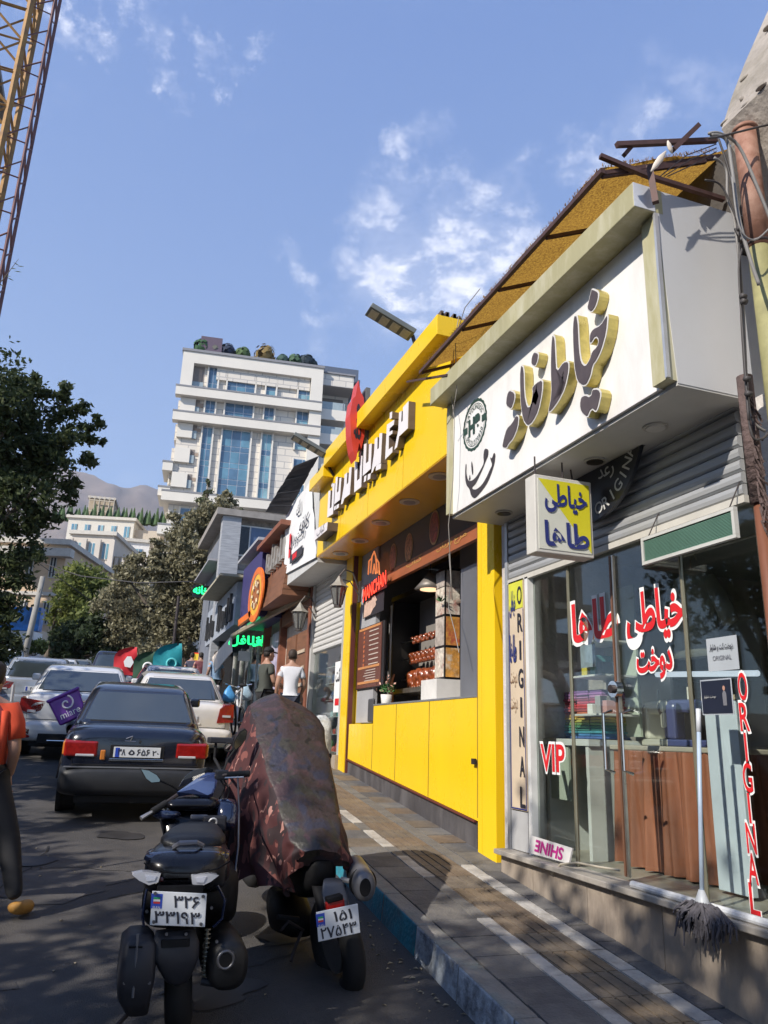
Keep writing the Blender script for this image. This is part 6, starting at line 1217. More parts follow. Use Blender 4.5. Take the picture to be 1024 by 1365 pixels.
# shade trees along the left kerb (they stand beside the camera and shade the street)
for i, (x, y, zc_, r_, n_) in enumerate([(-6.2, -1.2, 5.6, 2.9, 5200), (-6.0, 3.9, 4.2, 2.5, 4600), (-6.3, 8.2, 4.9, 2.7, 5600), (-6.4, 12.6, 5.3, 2.6, 5000)]):
    rs = random.Random(i); bl = [(x+rs.uniform(-1.2, 1.2)*1.1, y+rs.uniform(-1.7, 1.7), zc_+rs.uniform(-1.2, 1.3), r_*rs.uniform(.42, .6)) for _ in range(9)]
    tree('plane_tree', ['tall shade tree beside the camera on left pavement', 'low shade tree on left pavement level with the scooter', 'shade tree on left pavement level with the black sedan', 'shade tree on the left pavement before the big dark tree'][i], (x-.4, y, G(y)), bl, n_, .10, dk, 20+i, .2, group='shade trees along the left kerb')
tree('plane_tree', 'unseen tree added over the road behind the camera to cut sky light', (-4.6, -6.5, G(-6.5)), [(-1.5+random.uniform(-2.5, 2.5), -6.5+random.uniform(-2.5, 2.0), 5.6+random.uniform(-1.2, 1.4), random.uniform(1.1, 1.6)) for _ in range(12)], 6500, .11, dk, 41, .2, group='shade trees along the left kerb')  # unseen tree put in to darken what the bikes reflect
# houses on the far side of the street, out of the frame, seen only as reflections in the shop windows
for i, (y0, y1, h_, c_) in enumerate([(-14, -3.2, 6.2, 'cream_plain'), (-3, 6.8, 6.6, 'pale_stone'), (7, 15.8, 7.2, 'beige_stone')]):
    t = thing('house', ['cream flat roofed house on the far side of street, nearest', 'pale stone house with balconies opposite the tailor shop', 'beige stone house opposite the yellow shop'][i], 'building', (-9.5, (y0+y1)/2, 0), group='houses along the far side of the street')
    B('wall', MATS[c_], t, -18, -9.6, y0, y1, -2, h_)
    nb = 4
    for f in range(2):
        for k in range(nb):
            yc_ = y0+(y1-y0)*(k+.5)/nb; B('window', M('dark_pane', (.04, .045, .05), .15), t, -9.6, -9.55, yc_-.7, yc_+.7, .9+f*2.9, 2.5+f*2.9)
        B('balcony_slab', M('roof_edge_pale', (.5, .47, .42)), t, -9.6, -8.9, y0+.4, y1-.4, .1+f*2.9, .3+f*2.9)
# ------------------------------------------------------------------ cars
cblk = M('rubber', (.014, .014, .015), .75, var=.2, spec=.3); tyre_m = cblk; cgl = M('car_glass', (.035, .045, .05), .05, var=.1, spec=1.0, coat=.6); chrome = M('chrome', (.7, .7, .7)); rimm = M('rim_grey', (.25, .25, .26), .35, .7)
redl = M('tail_red', (.26, .010, .008), .15, var=.3, scale=20, coat=.5); amb = M('lamp_amber', (.5, .17, .03), .25, coat=.4); clr = M('lamp_clear', (.5, .5, .52), .15, coat=.5)
platew = M('plate_white', (.62, .64, .66), .4, var=.04); plb = M('plate_blue', (.02, .06, .4), .4); inkp = M('plate_ink', (.02, .02, .03), .5)
def plate(par, org, right, up, w, h, rows, nm='number_plate', two=False):
    right = Vector(right).normalized(); up = Vector(up).normalized(); n = right.cross(up); org = Vector(org); mb = MB(); mb.obox(org, right*w/2, up*h/2, n*.003); p = mb.build(nm, platew, par, local=True, bevel=.002)
    mb = MB(); bh = h if not two else h*.52; bo_ = org-right*(w*.5-.022*w/.3-.004)+up*((h-bh)/2-.004); mb.obox(bo_, right*w*(.045 if not two else .10), up*(bh/2-.006), n*.0042); mb.build('blue_band', plb, p, local=True)
    if two:
        for k_, cc in enumerate(((.02, .3, .1), (.6, .6, .6), (.5, .03, .02))): mb = MB(); mb.obox(bo_+up*(.012-k_*.009), right*w*.06, up*.004, n*.0052); mb.build('flag_stripe', M('stripe_%d' % k_, cc, .5), p, local=True)
        text('IRAN', platew, p, bo_-up*bh*.36, right, up, w=w*.13, h=.012, ext=.006, local=True)
    for s_, cx_, cy_, ww, hh_ in rows: text(s_, inkp, p, org+right*cx_*w+up*cy_*h, right, up, w=ww*w, h=hh_*h, ext=.0050, off=.018, local=True)
    return p
def gh(rings):  # greenhouse rings: z, halfwidth, yrear, yfront
    def at(z):
        for a, b in zip(rings, rings[1:]):
            if a[0] <= z <= b[0]: f_ = (z-a[0])/(b[0]-a[0]); return [a[i]+(b[i]-a[i])*f_ for i in range(4)]
        return rings[-1]
    return at
def car(kind, label, pos, rz, paint, sc, W=1.72, L=4.4, roof=1.44, deck=1.0, rearwin=(.95, 1.36), gy=(.75, 3.25), lights='wide', plate_rows=None, hatch=False, darkbump=True, bump_m=None, group='cars parked and queueing in the street', extra=None):
    t = thing(kind, label, 'car', pos, rz, group); t.scale = (sc, sc, sc); t.rotation_euler = (math.atan(.11 if pos[1] < 16 else .082), 0, rz)
    h = W/2; k = roof/1.44; pm = paint; K = dict(local=True, smooth=True)
    prof = [(0.0, .80, .40, deck*.90), (.03, .88, .36, deck*.965), (.10, .94, .33, deck+.0), (.3, .98, .26, deck+.02), (.8, 1, .2, deck+.0), (1.4, 1, .2, deck-.02), (2.4, 1, .2, deck-.03), (3.1, .99, .2, deck-.06), (3.6, .97, .22, deck-.10), (4.05, .92, .26, deck-.18), (4.28, .82, .3, deck-.28), (4.4, .66, .36, deck-.38)]
    mb = MB(); mb.loft([((0, y*L/4.4, (zb+zt)/2), (h*w_, 0, 0), (0, 0, (zt-zb)/2), 5.5) for y, w_, zb, zt in prof], 48); body = mb.build('body', pm, t, **K)
    y0, y1 = gy; rg = [(deck-.06, h*.93, y0-.12, y1+.55), (deck+.02, h*.90, y0+.02, y1+.35), (deck+(roof-deck)*.45, h*.82, y0+.30*(0.4 if hatch else 1), y1+.02), (deck+(roof-deck)*.82, h*.74, y0+.55*(0.45 if hatch else 1), y1-.42), (roof-.02, h*.68, y0+.72*(.5 if hatch else 1), y1-.68), (roof, h*.56, y0+.95*(.6 if hatch else 1), y1-.95)]
    at = gh(rg); ex = 9
    mb = MB(); mb.loft([((0, (q[2]+q[3])/2, q[0]), (q[1], 0, 0), (0, (q[3]-q[2])/2, 0), ex) for q in rg], 56); mb.build('cabin', pm, t, **K)
    def rear(z, x, off):
        _, a, yr, yf = at(z); b = (yf-yr)/2; return (yf+yr)/2-b*max(0, 1-min(1, abs(x)/a)**ex)**(1/ex)-off
    def front(z, x, off):
        _, a, yr, yf = at(z); b = (yf-yr)/2; return (yf+yr)/2+b*max(0, 1-min(1, abs(x)/a)**ex)**(1/ex)+off
    def side(z, y, off):
        _, a, yr, yf = at(z); b = (yf-yr)/2; return a*max(0, 1-min(1, abs(y-(yf+yr)/2)/b)**ex)**(1/ex)+off
    za, zb_ = deck+.03, roof-.075
    def patch(fn, name, off, mat, fx, za=za, zb_=zb_):
        mb = MB(); nz, nx = 6, 12; vs = []
        for j in range(nz+1):
            z = za+(zb_-za)*j/nz; a = at(z)[1]*fx
            for i in range(nx+1): x = -a+2*a*i/nx; vs.append((x, fn(z, x, off), z))
        mb.add(vs, [(j*(nx+1)+i, j*(nx+1)+i+1, (j+1)*(nx+1)+i+1, (j+1)*(nx+1)+i) for j in range(nz) for i in range(nx)]); return mb.build(name, mat, t, local=True, smooth=True)
    patch(rear, 'window_seal', .004, cblk, .90, za-.015, zb_+.02); patch(rear, 'rear_window', .010, cgl, .86); patch(front, 'windscreen', .006, cgl, .86)
    for s_ in (-1, 1):
        for (ya, yb) in ((.17, .43), (.46, .66), (.68, .86)):
            mb = MB(); vs = []; nz = 5; ny = 5
            for j in range(nz+1):
                z = za+.01+(zb_-za-.01)*j/nz; _, a, yr, yf = at(z)
                for i in range(ny+1):
                    y = yr+(yf-yr)*(ya+(yb-ya)*i/ny); vs.append((s_*side(z, y, .006), y, z))
            mb.add(vs, [(j*(ny+1)+i, j*(ny+1)+i+1, (j+1)*(ny+1)+i+1, (j+1)*(ny+1)+i) for j in range(nz) for i in range(ny)]); mb.build('side_window', cgl, t, local=True, smooth=True)
    bm_ = bump_m or (cblk if darkbump else pm)
    mb = MB(); mb.loft([((0, -.10, .48), (h*.86, 0, 0), (0, 0, .09), 4), ((0, -.075, .47), (h*.93, 0, 0), (0, 0, .14), 5), ((0, 0, .46), (h*.985, 0, 0), (0, 0, .165), 6), ((0, .45, .46), (h*1.012, 0, 0), (0, 0, .165), 6)], 40); mb.build('rear_bumper', bm_, t, **K)
    MB().box(-h*.75, h*.75, -.02, .3, .22, .32).build('lower_valance', cblk, t, local=True, bevel=.02)
    MB().loft([((0, L-.1, .45), (h*.9, 0, 0), (0, 0, .16), 5), ((0, L+.06, .44), (h*.8, 0, 0), (0, 0, .12), 5)], 30).build('front_bumper', bm_, t, **K)
    for s_ in (-1, 1):
        for wy in (.78, L-1.0):
            w_ = MB().tube([(s_*(h-.21), wy, .30), (s_*(h-.20), wy, .30), (s_*(h-.03), wy, .30), (s_*(h-.01), wy, .30)], [.27, .30, .30, .27], 24).build('wheel', tyre_m, t, local=True); MB().cyl((s_*(h-.005), wy, .30), (1, 0, 0), .18, .02, 16).build('rim', rimm, w_, local=True)
            MB().cyl((s_*(h-.02), wy, .33), (1, 0, 0), .35, .05, 24).build('wheel_arch', cblk, t, local=True)
        MB().box(*sorted((s_*(h*.98), s_*(h+.14))), y1+.05, y1+.15, deck+.02, deck+.15).build('side_mirror', pm, t, local=True, bevel=.03)
        z0, z1 = deck*.70, deck*.87
        if lights == 'wide':
            o = MB().box(*sorted((s_*h*.52, s_*h*.955)), -.012, .22, z0, z1).build('tail_light', redl, t, local=True, bevel=.022); MB().box(*sorted((s_*h*.80, s_*h*.975)), .01, .25, z0+.01, z1-.01).build('indicator', amb, o, local=True, bevel=.02); MB().box(*sorted((s_*h*.56, s_*h*.80)), -.018, .01, z0+.006, z0+.032).build('reverse_lamp', clr, o, local=True, bevel=.006)
        elif lights == 'slim':
            mb = MB(); mb.prism([(s_*h*.55, -.0, z1+.02), (s_*h*.97, .0, z1+.07), (s_*h*.985, .0, z0+.06), (s_*h*.8, 0, z0+.0), (s_*h*.62, 0, z0+.05)], (0, .3, 0)); o = mb.build('tail_light', redl, t, local=True, bevel=.015); MB().box(*sorted((s_*h*.70, s_*h*.84)), -.012, .0, z0+.02, z0+.06).build('reverse_lamp', clr, o, local=True)
        elif lights == 'tall':
            mb = MB(); mb.prism([(s_*h*.66, -.015, z0-.0), (s_*h*.70, -.015, z1+.06), (s_*h*.80, -.012, z1+.13), (s_*h*.97, -.0, z1+.14), (s_*h*.985, .0, z0+.02)], (0, .26, 0)); o = mb.build('tail_light', redl, t, local=True, bevel=.015); MB().box(*sorted((s_*h*.76, s_*h*.92)), -.022, -.01, z0+.10, z0+.135).build('reverse_lamp', clr, o, local=True)
        else: MB().box(*sorted((s_*h*.62, s_*h*.96)), -.01, .2, z1-.03, z1+.06).build('tail_light', redl, t, local=True, bevel=.02)
    if not hatch:
        mb = MB(); mb.tube([(-h*.86, .10, deck*.985), (-h*.84, -.004, deck*.62), (h*.84, -.004, deck*.62), (h*.86, .10, deck*.985)], .004, 5); mb.build('boot_seam', cblk, t, local=True)
    MB().box(-.30, .30, -.012, .01, deck*.665, deck*.69).build('plate_garnish', chrome if darkbump else pm, t, local=True, bevel=.004)
    zpl = deck*.76
    if plate_rows: plate(t, (0, -.012, zpl), (1, 0, 0), UP, .52, .115, plate_rows)
    else: plate(t, (0, -.012, zpl), (1, 0, 0), UP, .48, .105, [(fa('۲۵۴'), -.1, 0, .3, .55), (fa('۶۸'), .33, 0, .18, .5)])
    MB().cyl((0, .12, .26), (0, 1, 0), .03, .3, 10).build('exhaust', cblk, t, local=True) if kind == 'black_sedan' else None
    if extra: extra(t, h)
    return t
bpaint = M('paint_black_blue', (.006, .008, .017), .22, var=.15, coat=.7, dirt=(.014, .014, .016), dscale=3, damt=.3)
def ex1(t, h):
    MB().cyl((.02, -.004, .90), (0, 1, 0), .018, .02, 14).build('boot_lock', chrome, t, local=True)
    mb = MB()
    for a, b in (((-.14, .93), (-.07, .96)), ((-.07, .96), (-.09, .90)), ((-.15, .905), (-.03, .90))): mb.tube([(a[0], .0, a[1]), (b[0], .0, b[1])], .006, 5)
    mb.build('boot_badge', M('badge_dark_chrome', (.2, .2, .22), .3, .8), t, local=True)
    MB().box(-.40, -.345, -.012, .01, .69, .80).build('fog_reflector', amb, t, local=True, bevel=.012)
    MB().box(-h*.93, h*.93, -.082, -.02, .612, .622).build('bumper_lip', M('lip_pale', (.10, .105, .115), .4), t, local=True, bevel=.004); MB().box(-.30, .30, -.004, .012, .67, .86).build('plate_recess', M('recess_black', (.008, .008, .01), .5), t, local=True, bevel=.004)
    MB().box(-.62, .62, .02, .05, .845, .875).build('boot_strip', M('boot_strip_grey', (.06, .065, .07), .4), t, local=True, bevel=.008)
bumpg = M('bumper_grey', (.018, .019, .022), .5, var=.2, scale=8)
car('black_sedan', 'black sedan in tree shade with number 38 656 20, seen from behind', (.385, 8.48, G(8.48)+RD), -.015, bpaint, .865, W=1.66, roof=1.44, deck=1.03, gy=(.70, 3.2), lights='wide', bump_m=bumpg, extra=ex1,
    plate_rows=[('۳۸', -.33, 0, .15, .6), (fa('ه'), -.12, 0, .12, .5), ('۶۵۶', .13, 0, .27, .6), ('۲۰', .39, -.05, .13, .48)])
wpaint = M('paint_white', (.60, .60, .59), .2, var=.04, coat=.7); cream = M('paint_pearl', (.60, .58, .55), .2, var=.05, coat=.7); silv = M('paint_silver', (.36, .39, .43), .25, .4, coat=.6); dblue = M('paint_dark_blue', (.015, .02, .045), .2, coat=.7); grp = M('paint_graphite', (.05, .05, .055), .25, .3, coat=.6)
def ex2(t, h):
    MB().box(-.55, .55, -.108, -.05, .27, .44).build('diffuser', cblk, t, local=True, bevel=.02); MB().tube([(-.4, -.115, .33), (.4, -.115, .33)], .012, 8).build('diffuser_trim', chrome, t, local=True)
    for s_ in (-1, 1): MB().box(*sorted((s_*.66, s_*.80)), -.10, -.02, .36, .52).build('corner_vent', redl, t, local=True, bevel=.02)
car('white_sedan', 'shiny white sedan at left with slim red tail lights behind the purple box', (-.33, 12.35, G(12.35)+RD), .0, wpaint, .88, W=1.80, L=4.6, roof=1.45, deck=1.04, gy=(.65, 3.4), lights='slim', darkbump=False, extra=ex2)
car('pearl_sedan', 'pearl white sedan by the kerb with tall red tail light, right of black sedan', (1.13, 12.1, G(12.1)+RD), .0, cream, .88, W=1.72, roof=1.43, deck=1.02, gy=(.62, 3.2), lights='tall', darkbump=False)
car('white_hatchback', 'second white car by the kerb, mostly hidden in front of pearl sedan', (1.36, 17.0, G(17)+RD), .02, wpaint, .88, W=1.7, L=4.1, roof=1.52, deck=1.03, gy=(.2, 2.9), lights='high', hatch=True, darkbump=False)
car('silver_hatchback', 'silver white hatchback with dark oval rear window at the left', (-1.42, 18.7, G(18.7)+RD), .03, silv, .88, W=1.82, L=4.3, roof=1.52, deck=1.02, gy=(.15, 3.1), lights='slim', hatch=True, darkbump=False)
car('dark_suv', 'dark blue tall off-road car beside the feather flags', (.22, 29, G(29)+RD), .0, dblue, .94, W=1.85, L=4.5, roof=1.78, deck=1.1, gy=(.1, 3.3), lights='high', hatch=True, darkbump=True)
for i, (x, y, pm_, l_, hb) in enumerate([(-3.35, 17.2, grp, 'dark graphite car at the left frame edge behind the person', False), (-1.5, 25.5, wpaint, 'white sedan next beyond silver hatchback in the queue', False), (-3.6, 24, silv, 'silver car in the far left lane under big tree', False), (-1.2, 33, silv, 'small silver car under the dark low tree', False), (-3.6, 31.5, wpaint, 'white van like car with roof rack far left', True), (-3.3, 40, grp, 'dark car far back on the left', False), (-1.2, 41, wpaint, 'farthest white car in the queue below trees', False), (.4, 38, wpaint, 'white car in front of the dark off-road car', True)]):
    car('far_car', l_, (x, y, G(y)+RD), 0, pm_, .9, W=1.72, L=4.2, roof=1.46 if not hb else 1.7, deck=1.02, gy=(.5 if not hb else .15, 3.1), lights='high', hatch=hb, darkbump=False)
# ------------------------------------------------------------------ delivery bike with purple box
db = thing('delivery_motorcycle', 'dark delivery motorcycle leaning between white and black sedans, carrying purple box', 'motorcycle', (-.42, 10.6, G(10.6)+RD))
gz0 = G(10.6)+RD; bx0 = -.30
MB().torus((bx0, 10.7, gz0+.28), (1, 0, .15), .23, .05).build('rear_wheel', tyre_m, db, smooth=True); MB().torus((bx0+.05, 11.9, gz0+.28+.13), (1, 0, .15), .23, .05).build('front_wheel', tyre_m, db, smooth=True)
MB().loft([((bx0, 10.5, gz0+.62), (.08, 0, 0), (0, 0, .05), 3), ((bx0, 10.9, gz0+.68), (.11, 0, 0), (0, 0, .07), 3), ((bx0, 11.3, gz0+.72), (.09, 0, 0), (0, 0, .08), 3), ((bx0, 11.7, gz0+.85), (.06, 0, 0), (0, 0, .06), 3)], 14).build('frame_body', M('bike_black', (.012, .012, .014), .35), db, smooth=True)
MB().tube([(bx0-.28, 11.6, gz0+1.02), (bx0, 11.75, gz0+1.0), (bx0+.28, 11.6, gz0+1.02)], .014, 8).build('handlebar', darkm, db); MB().tube([(bx0, 11.75, gz0+1.0), (bx0+.03, 11.9, gz0+.41)], .03, 8).build('fork', darkm, db); MB().tube([(bx0-.06, 10.6, gz0+.6), (bx0-.12, 10.62, gz0+.06)], .012, 6).build('side_stand', darkm, db)
bxm = M('box_purple', (.13, .025, .30), .4, var=.08, coat=.2); bp_ = thing('delivery_box', 'tilted purple delivery box lettered miare with white spiral logo', 'delivery box', (0, 0, 0))
cbx = ony(92, 941, 10.25); q4 = [ony(u, v, 10.25) for u, v in ((78, 969), (117, 951), (105, 915), (62, 934))]
rgt = (q4[1]-q4[0]).normalized(); upv = (q4[3]-q4[0]); upv = (upv-rgt*upv.dot(rgt)).normalized(); wbx = (q4[1]-q4[0]).length; hbx = (q4[2]-q4[1]).length*.98; cbx = sum(q4, Vector())/4
nb_ = rgt.cross(upv)
mb = MB(); mb.hexa([cbx-rgt*wbx*.46-upv*hbx/2+nb_*0, cbx+rgt*wbx*.46-upv*hbx/2, cbx+rgt*wbx*.46-upv*hbx/2-nb_*.40, cbx-rgt*wbx*.46-upv*hbx/2-nb_*.40, cbx-rgt*wbx*.52+upv*hbx*.42, cbx+rgt*wbx*.52+upv*hbx*.42, cbx+rgt*wbx*.52+upv*hbx*.42-nb_*.42, cbx-rgt*wbx*.52+upv*hbx*.42-nb_*.42]); mb.build('box_body', bxm, bp_, local=True, bevel=.02)
mb = MB(); mb.obox(cbx+upv*hbx*.46-nb_*.21, rgt*wbx*.56, upv*hbx*.055, nb_*.23); mb.build('lid', bxm, bp_, local=True, bevel=.015)
text('miare', whv, bp_, cbx-upv*hbx*.22+nb_*.012, rgt, upv, w=wbx*.66, h=hbx*.22, ext=.012, off=.0)
sw = M('logo_white', (.75, .72, .8), .5); pts = [cbx+upv*hbx*.14+nb_*.012+(rgt*math.cos(a)+upv*math.sin(a))*(.012+.0118*a)*.9 for a in [i*.35 for i in range(28)]]
MB().tube(pts[:22], .011, 6).build('spiral_logo', sw, bp_, local=True)
text('miare', sw, bp_, cbx+rgt*(wbx*.49+.012)-nb_*.2, -nb_, upv, w=.28, h=.07, ext=.004)
# ------------------------------------------------------------------ feather flags
for i, (u, vt, vb, y, w_, c_, l_) in enumerate([(172, 862, 900, 27, .72, (.55, .02, .03), 'small red feather flag, leftmost of the three'), (197, 868, 905, 24.0, .62, (.015, .06, .03), 'dark green feather flag, middle of the three'), (229, 857, 905, 21.5, .75, (.01, .25, .30), 'large teal feather flag, right of the three')]):
    a = ony(u, vt, y); b = ony(u, vb, y); hh_ = a.z-b.z; t = thing('feather_flag', l_, 'flag', (a.x, y, b.z-1), group='feather flags on the pavement edge')
    mb = MB(); n = 12; vs = []
    for j in range(n+1):
        f_ = j/n; wj = w_*(1 if f_ < .55 else math.sqrt(max(0.02, 1-((f_-.55)/.46)**2)))
        for k in range(5): xx = a.x+w_*.45-wj*k/4; vs.append((xx-.10*f_*f_*w_, y+.04*math.sin(k*1.6+f_*5), b.z+hh_*f_))
    mb.add(vs, [(j*5+k, j*5+k+1, (j+1)*5+k+1, (j+1)*5+k) for j in range(n) for k in range(4)]); mb.build('flag_cloth', M('flag_%d' % i, c_, .75, var=.15, scale=2), t, smooth=True)
    MB().tube([(a.x+w_*.45, y+.02, G(y)+.0), (a.x+w_*.46, y+.02, b.z+hh_*.6), (a.x+w_*.2, y+.02, b.z+hh_*1.02)], .018, 6).build('flag_pole', darkm, t)
    if i: MB().torus((a.x+.05, y-.07, b.z+hh_*.42), (0, 1, 0), .12, .03).build('round_logo', whv if i == 1 else M('flag_light_teal', (.1, .5, .52), .7), t)
    else: mb = MB(); mb.quad(*[(a.x+.05+.16*math.cos(q), y-.07, b.z+hh_*.45+.2*math.sin(q)) for q in (0, 1.2, 2, 3.1, 4, 5.2)]); mb.build('white_mark', whv, t, fix=False)
# ------------------------------------------------------------------ scooter in the foreground
gb = M('scooter_black', (.004, .004, .006), .28, var=.2, coat=.2, spec=.35, dirt=(.018, .018, .018), dscale=6, damt=.3); gbl = M('scooter_blue_black', (.012, .018, .045), .16, var=.15, coat=.9); mtb = M('matte_black', (.005, .005, .006), .6, var=.3, scale=20, spec=.2); dgp = M('dark_grey_plastic', (.022, .023, .029), .5, var=.15, scale=10, spec=.3); seatm = M('seat_vinyl', (.010, .011, .013), .45, spec=.4, var=.2, bump=.2, bscale=60)
sc_ = thing('scooter', 'black scooter with plate 326 33193 leaning beside the covered motorcycle', 'scooter', (.52, 4.2, G(4.2)+RD))
hd_ = Vector((.10, 1, .11)).normalized(); ax_ = Vector((1, -.10, .10)).normalized()
K2 = dict(smooth=True)
def px(u, v, Y): return ony(u, v, Y)
wc = Vector((.50, 4.22, G(4.22)+RD+.255))
w_ = MB().torus(wc, ax_, .195, .062, 36, 12).build('rear_wheel', tyre_m, sc_, **K2); MB().cyl(wc, ax_, .15, .08, 24).build('rim', rimm, w_)
fwc = wc+hd_*1.22+Vector((.02, 0, .0)); w_ = MB().torus(fwc, ax_, .19, .055, 30, 10).build('front_wheel', tyre_m, sc_, **K2); MB().cyl(fwc, ax_, .15, .07, 20).build('rim', rimm, w_)
X_ = Vector((1, 0, 0)); Z_ = Vector((0, 0, 1))
# tail: black fairing, from the plate forward
MB().loft([(px(248, 1168, 3.93), X_*.10, Z_*.05, 3), (px(248, 1166, 3.97), X_*.175, Z_*.080, 4.5), (px(250, 1160, 4.1), X_*.20, Z_*.105, 4.5), (px(253, 1152, 4.35), X_*.20, Z_*.13, 3), (px(258, 1140, 4.7), X_*.17, Z_*.14, 3), (px(262, 1125, 5.0), X_*.13, Z_*.13, 3)], 32).build('tail_fairing', gb, sc_, **K2)
MB().loft([(px(245, 1200, 4.0), X_*.14, Z_*.02, 3), (px(249, 1196, 4.02), X_*.20, Z_*.07, 4.5), (px(256, 1195, 4.3), X_*.23, Z_*.14, 4.5), (px(266, 1185, 4.9), X_*.20, Z_*.17, 4.5)], 28).build('under_fairing', mtb, sc_, **K2)
MB().loft([(px(247, 1147, 3.99), X_*.12, Z_*.012, 2.5), (px(249, 1143, 4.03), X_*.195, Z_*.028, 2.6), (px(252, 1138, 4.2), X_*.205, Z_*.04, 2.6), (px(256, 1132, 4.5), X_*.17, Z_*.035, 2.6)], 28).build('upper_cowl', gbl, sc_, **K2)
MB().loft([(px(257, 1128, 4.13), X_*.07, Z_*.008, 3), (px(257, 1124, 4.16), X_*.14, Z_*.026, 3), (px(258, 1120, 4.35), X_*.165, Z_*.045, 3), (px(260, 1113, 4.6), X_*.15, Z_*.05, 3), (px(263, 1106, 4.82), X_*.12, Z_*.045, 3), (px(264, 1104, 4.92), X_*.06, Z_*.02, 3)], 28).build('seat', seatm, sc_, **K2)
grp_ = [px(232, 1129, 4.08), px(240, 1124, 4.05), px(262, 1123, 4.05), px(270, 1127, 4.08)]; MB().tube(grp_, .012, 8).build('grab_rail', M('rail_pale', (.16, .16, .18), .4), sc_)
for (u, v, s_) in ((196, 1171, -1), (268, 1173, 1)):
    c_ = px(u+2, v, 3.90); mb = MB(); a_ = (.055, .026); mb.prism([c_+Vector((s_*x*.055, 0, z*.028)) for x, z in ((-.95, .75), (.5, .95), (1.35, .65), (.7, -.3), (-.1, -1), (-.8, -.6))], (0, .07, 0)); o = mb.build('indicator', clr, sc_, bevel=.008); mb = MB(); mb.prism([c_+Vector((s_*x*.055, -.004, z*.028)) for x, z in ((-.6, .35), (.3, .5), (.1, -.4), (-.5, -.3))], (0, .004, 0)); mb.build('reflector_core', M('lamp_core', (.75, .75, .8), .2, .5), o)
MB().box(*(lambda c: (c.x-.07, c.x+.07, c.y, c.y+.03, c.z-.012, c.z+.012))(px(233, 1172, 3.93))).build('tail_lamp_strip', M('smoked_red', (.07, .01, .01), .2, coat=.5), sc_, bevel=.008)
MB().box(*(lambda c: (c.x-.045, c.x+.045, c.y, c.y+.02, c.z-.008, c.z+.008))(px(283, 1131, 4.1))).build('side_reflector', amb, sc_, bevel=.005)
a, b, c_, d_ = [px(u, v, 3.86) for u, v in ((203.5, 1187.5), (276, 1191), (272.5, 1236), (200, 1233))]; pr_ = (b-a).normalized(); pu = (a-d_).normalized(); plc = (a+b+c_+d_)/4
plate(sc_, Vector(plc)-Vector(sc_.location), pr_, pu, (b-a).length, (a-d_).length, [('۳۲۶', .13, .22, .46, .34), ('۳۳۱۹۳', -.02, -.25, .82, .34)], two=True)
MB().box(plc.x-.10, plc.x+.10, plc.y+.008, plc.y+.05, plc.z-.07, plc.z+.09).build('plate_bracket', mtb, sc_)
# mudguard hanging under the plate
md = [px(234, 1240, 3.93), px(234, 1258, 3.91), px(235, 1276, 3.90), px(236, 1292, 3.91), px(236, 1307, 3.93), px(236, 1311, 3.94)]; wd_ = [.085, .105, .10, .078, .05, .02]
MB().loft([(p, X_*w__, Vector((0, .035, 0)), 2.6) for p, w__ in zip(md, wd_)], 20).build('mudguard', dgp, sc_, **K2)
MB().loft([(px(234, 1252, 3.885), X_*.062, Vector((0, .012, 0)), 4), (px(234, 1262, 3.882), X_*.064, Vector((0, .012, 0)), 4)], 14).build('mudguard_recess', mtb, sc_)
for u in (200, 203): pass
MB().tube([px(277, 1238, 3.98), px(274, 1270, 3.99), px(272, 1305, 4.0)], .007, 6).build('chain_cover_strip', M('spring_metal', (.3, .28, .22), .35, .7), sc_); MB().tube([px(208, 1277, 3.98), px(203, 1303, 4.0)], .007, 6).build('shock_rod', M('spring_metal', (.3, .28, .22)), sc_)
mb = MB(); s0, s1 = px(277, 1236, 3.99), px(272, 1302, 4.0)
for i in range(11): p = s0.lerp(s1, (i+.5)/11); mb.torus(p, (0, .1, 1), .013, .004, 12, 5)
mb.build('shock_spring', M('spring_metal', (.3, .28, .22)), sc_, smooth=True, kind='stuff')
# left case and right silencer
MB().loft([(px(186, 1240, 4.0), X_*.045, Vector((0, .10, 0)), 5), (px(185, 1250, 4.0), X_*.072, Vector((0, .14, 0)), 6), (px(181, 1295, 4.0), X_*.078, Vector((0, .15, 0)), 6), (px(178, 1322, 4.02), X_*.070, Vector((0, .15, 0)), 5), (px(182, 1345, 4.05), X_*.05, Vector((0, .10, 0)), 3.5)], 24).build('left_side_case', dgp, sc_, **K2)
MB().tube([px(172, 1262, 3.86), px(190, 1262, 3.86)], .005, 6).build('case_seam', mtb, sc_); MB().tube([px(184, 1245, 3.86), px(177, 1330, 3.86)], .006, 6).build('case_rib', M('rib_grey', (.09, .095, .11), .5), sc_)
mc = px(300, 1278, 4.02); MB().loft([(mc+Vector((0, -.13, 0)), X_*.065, Z_*.075, 2.6), (mc+Vector((0, -.11, 0)), X_*.088, Z_*.10, 2.6), (mc+Vector((0, .1, .0)), X_*.098, Z_*.11, 2.6), (mc+Vector((-.02, .45, .03)), X_*.08, Z_*.09, 2.3)], 26).build('silencer', M('silencer_black', (.007, .007, .008), .5, .1, var=.3), sc_, **K2)
MB().torus(mc+Vector((-.02, -.14, .03)), (0, 1, 0), .035, .008).build('outlet_ring', M('dull_steel', (.11, .11, .12), .4, .7), sc_, **K2); MB().cyl(mc+Vector((-.02, -.135, .03)), (0, 1, 0), .034, .02, 16).build('outlet_hole', mtb, sc_)
MB().tube([px(268, 1308, 3.98), px(292, 1312, 3.97)], .016, 8).build('axle_nut_arm', dgp, sc_); MB().tube([px(190, 1340, 4.1), px(172, 1350, 4.05), px(155, 1368, 4.0)], .010, 6).build('side_stand', darkm, sc_)
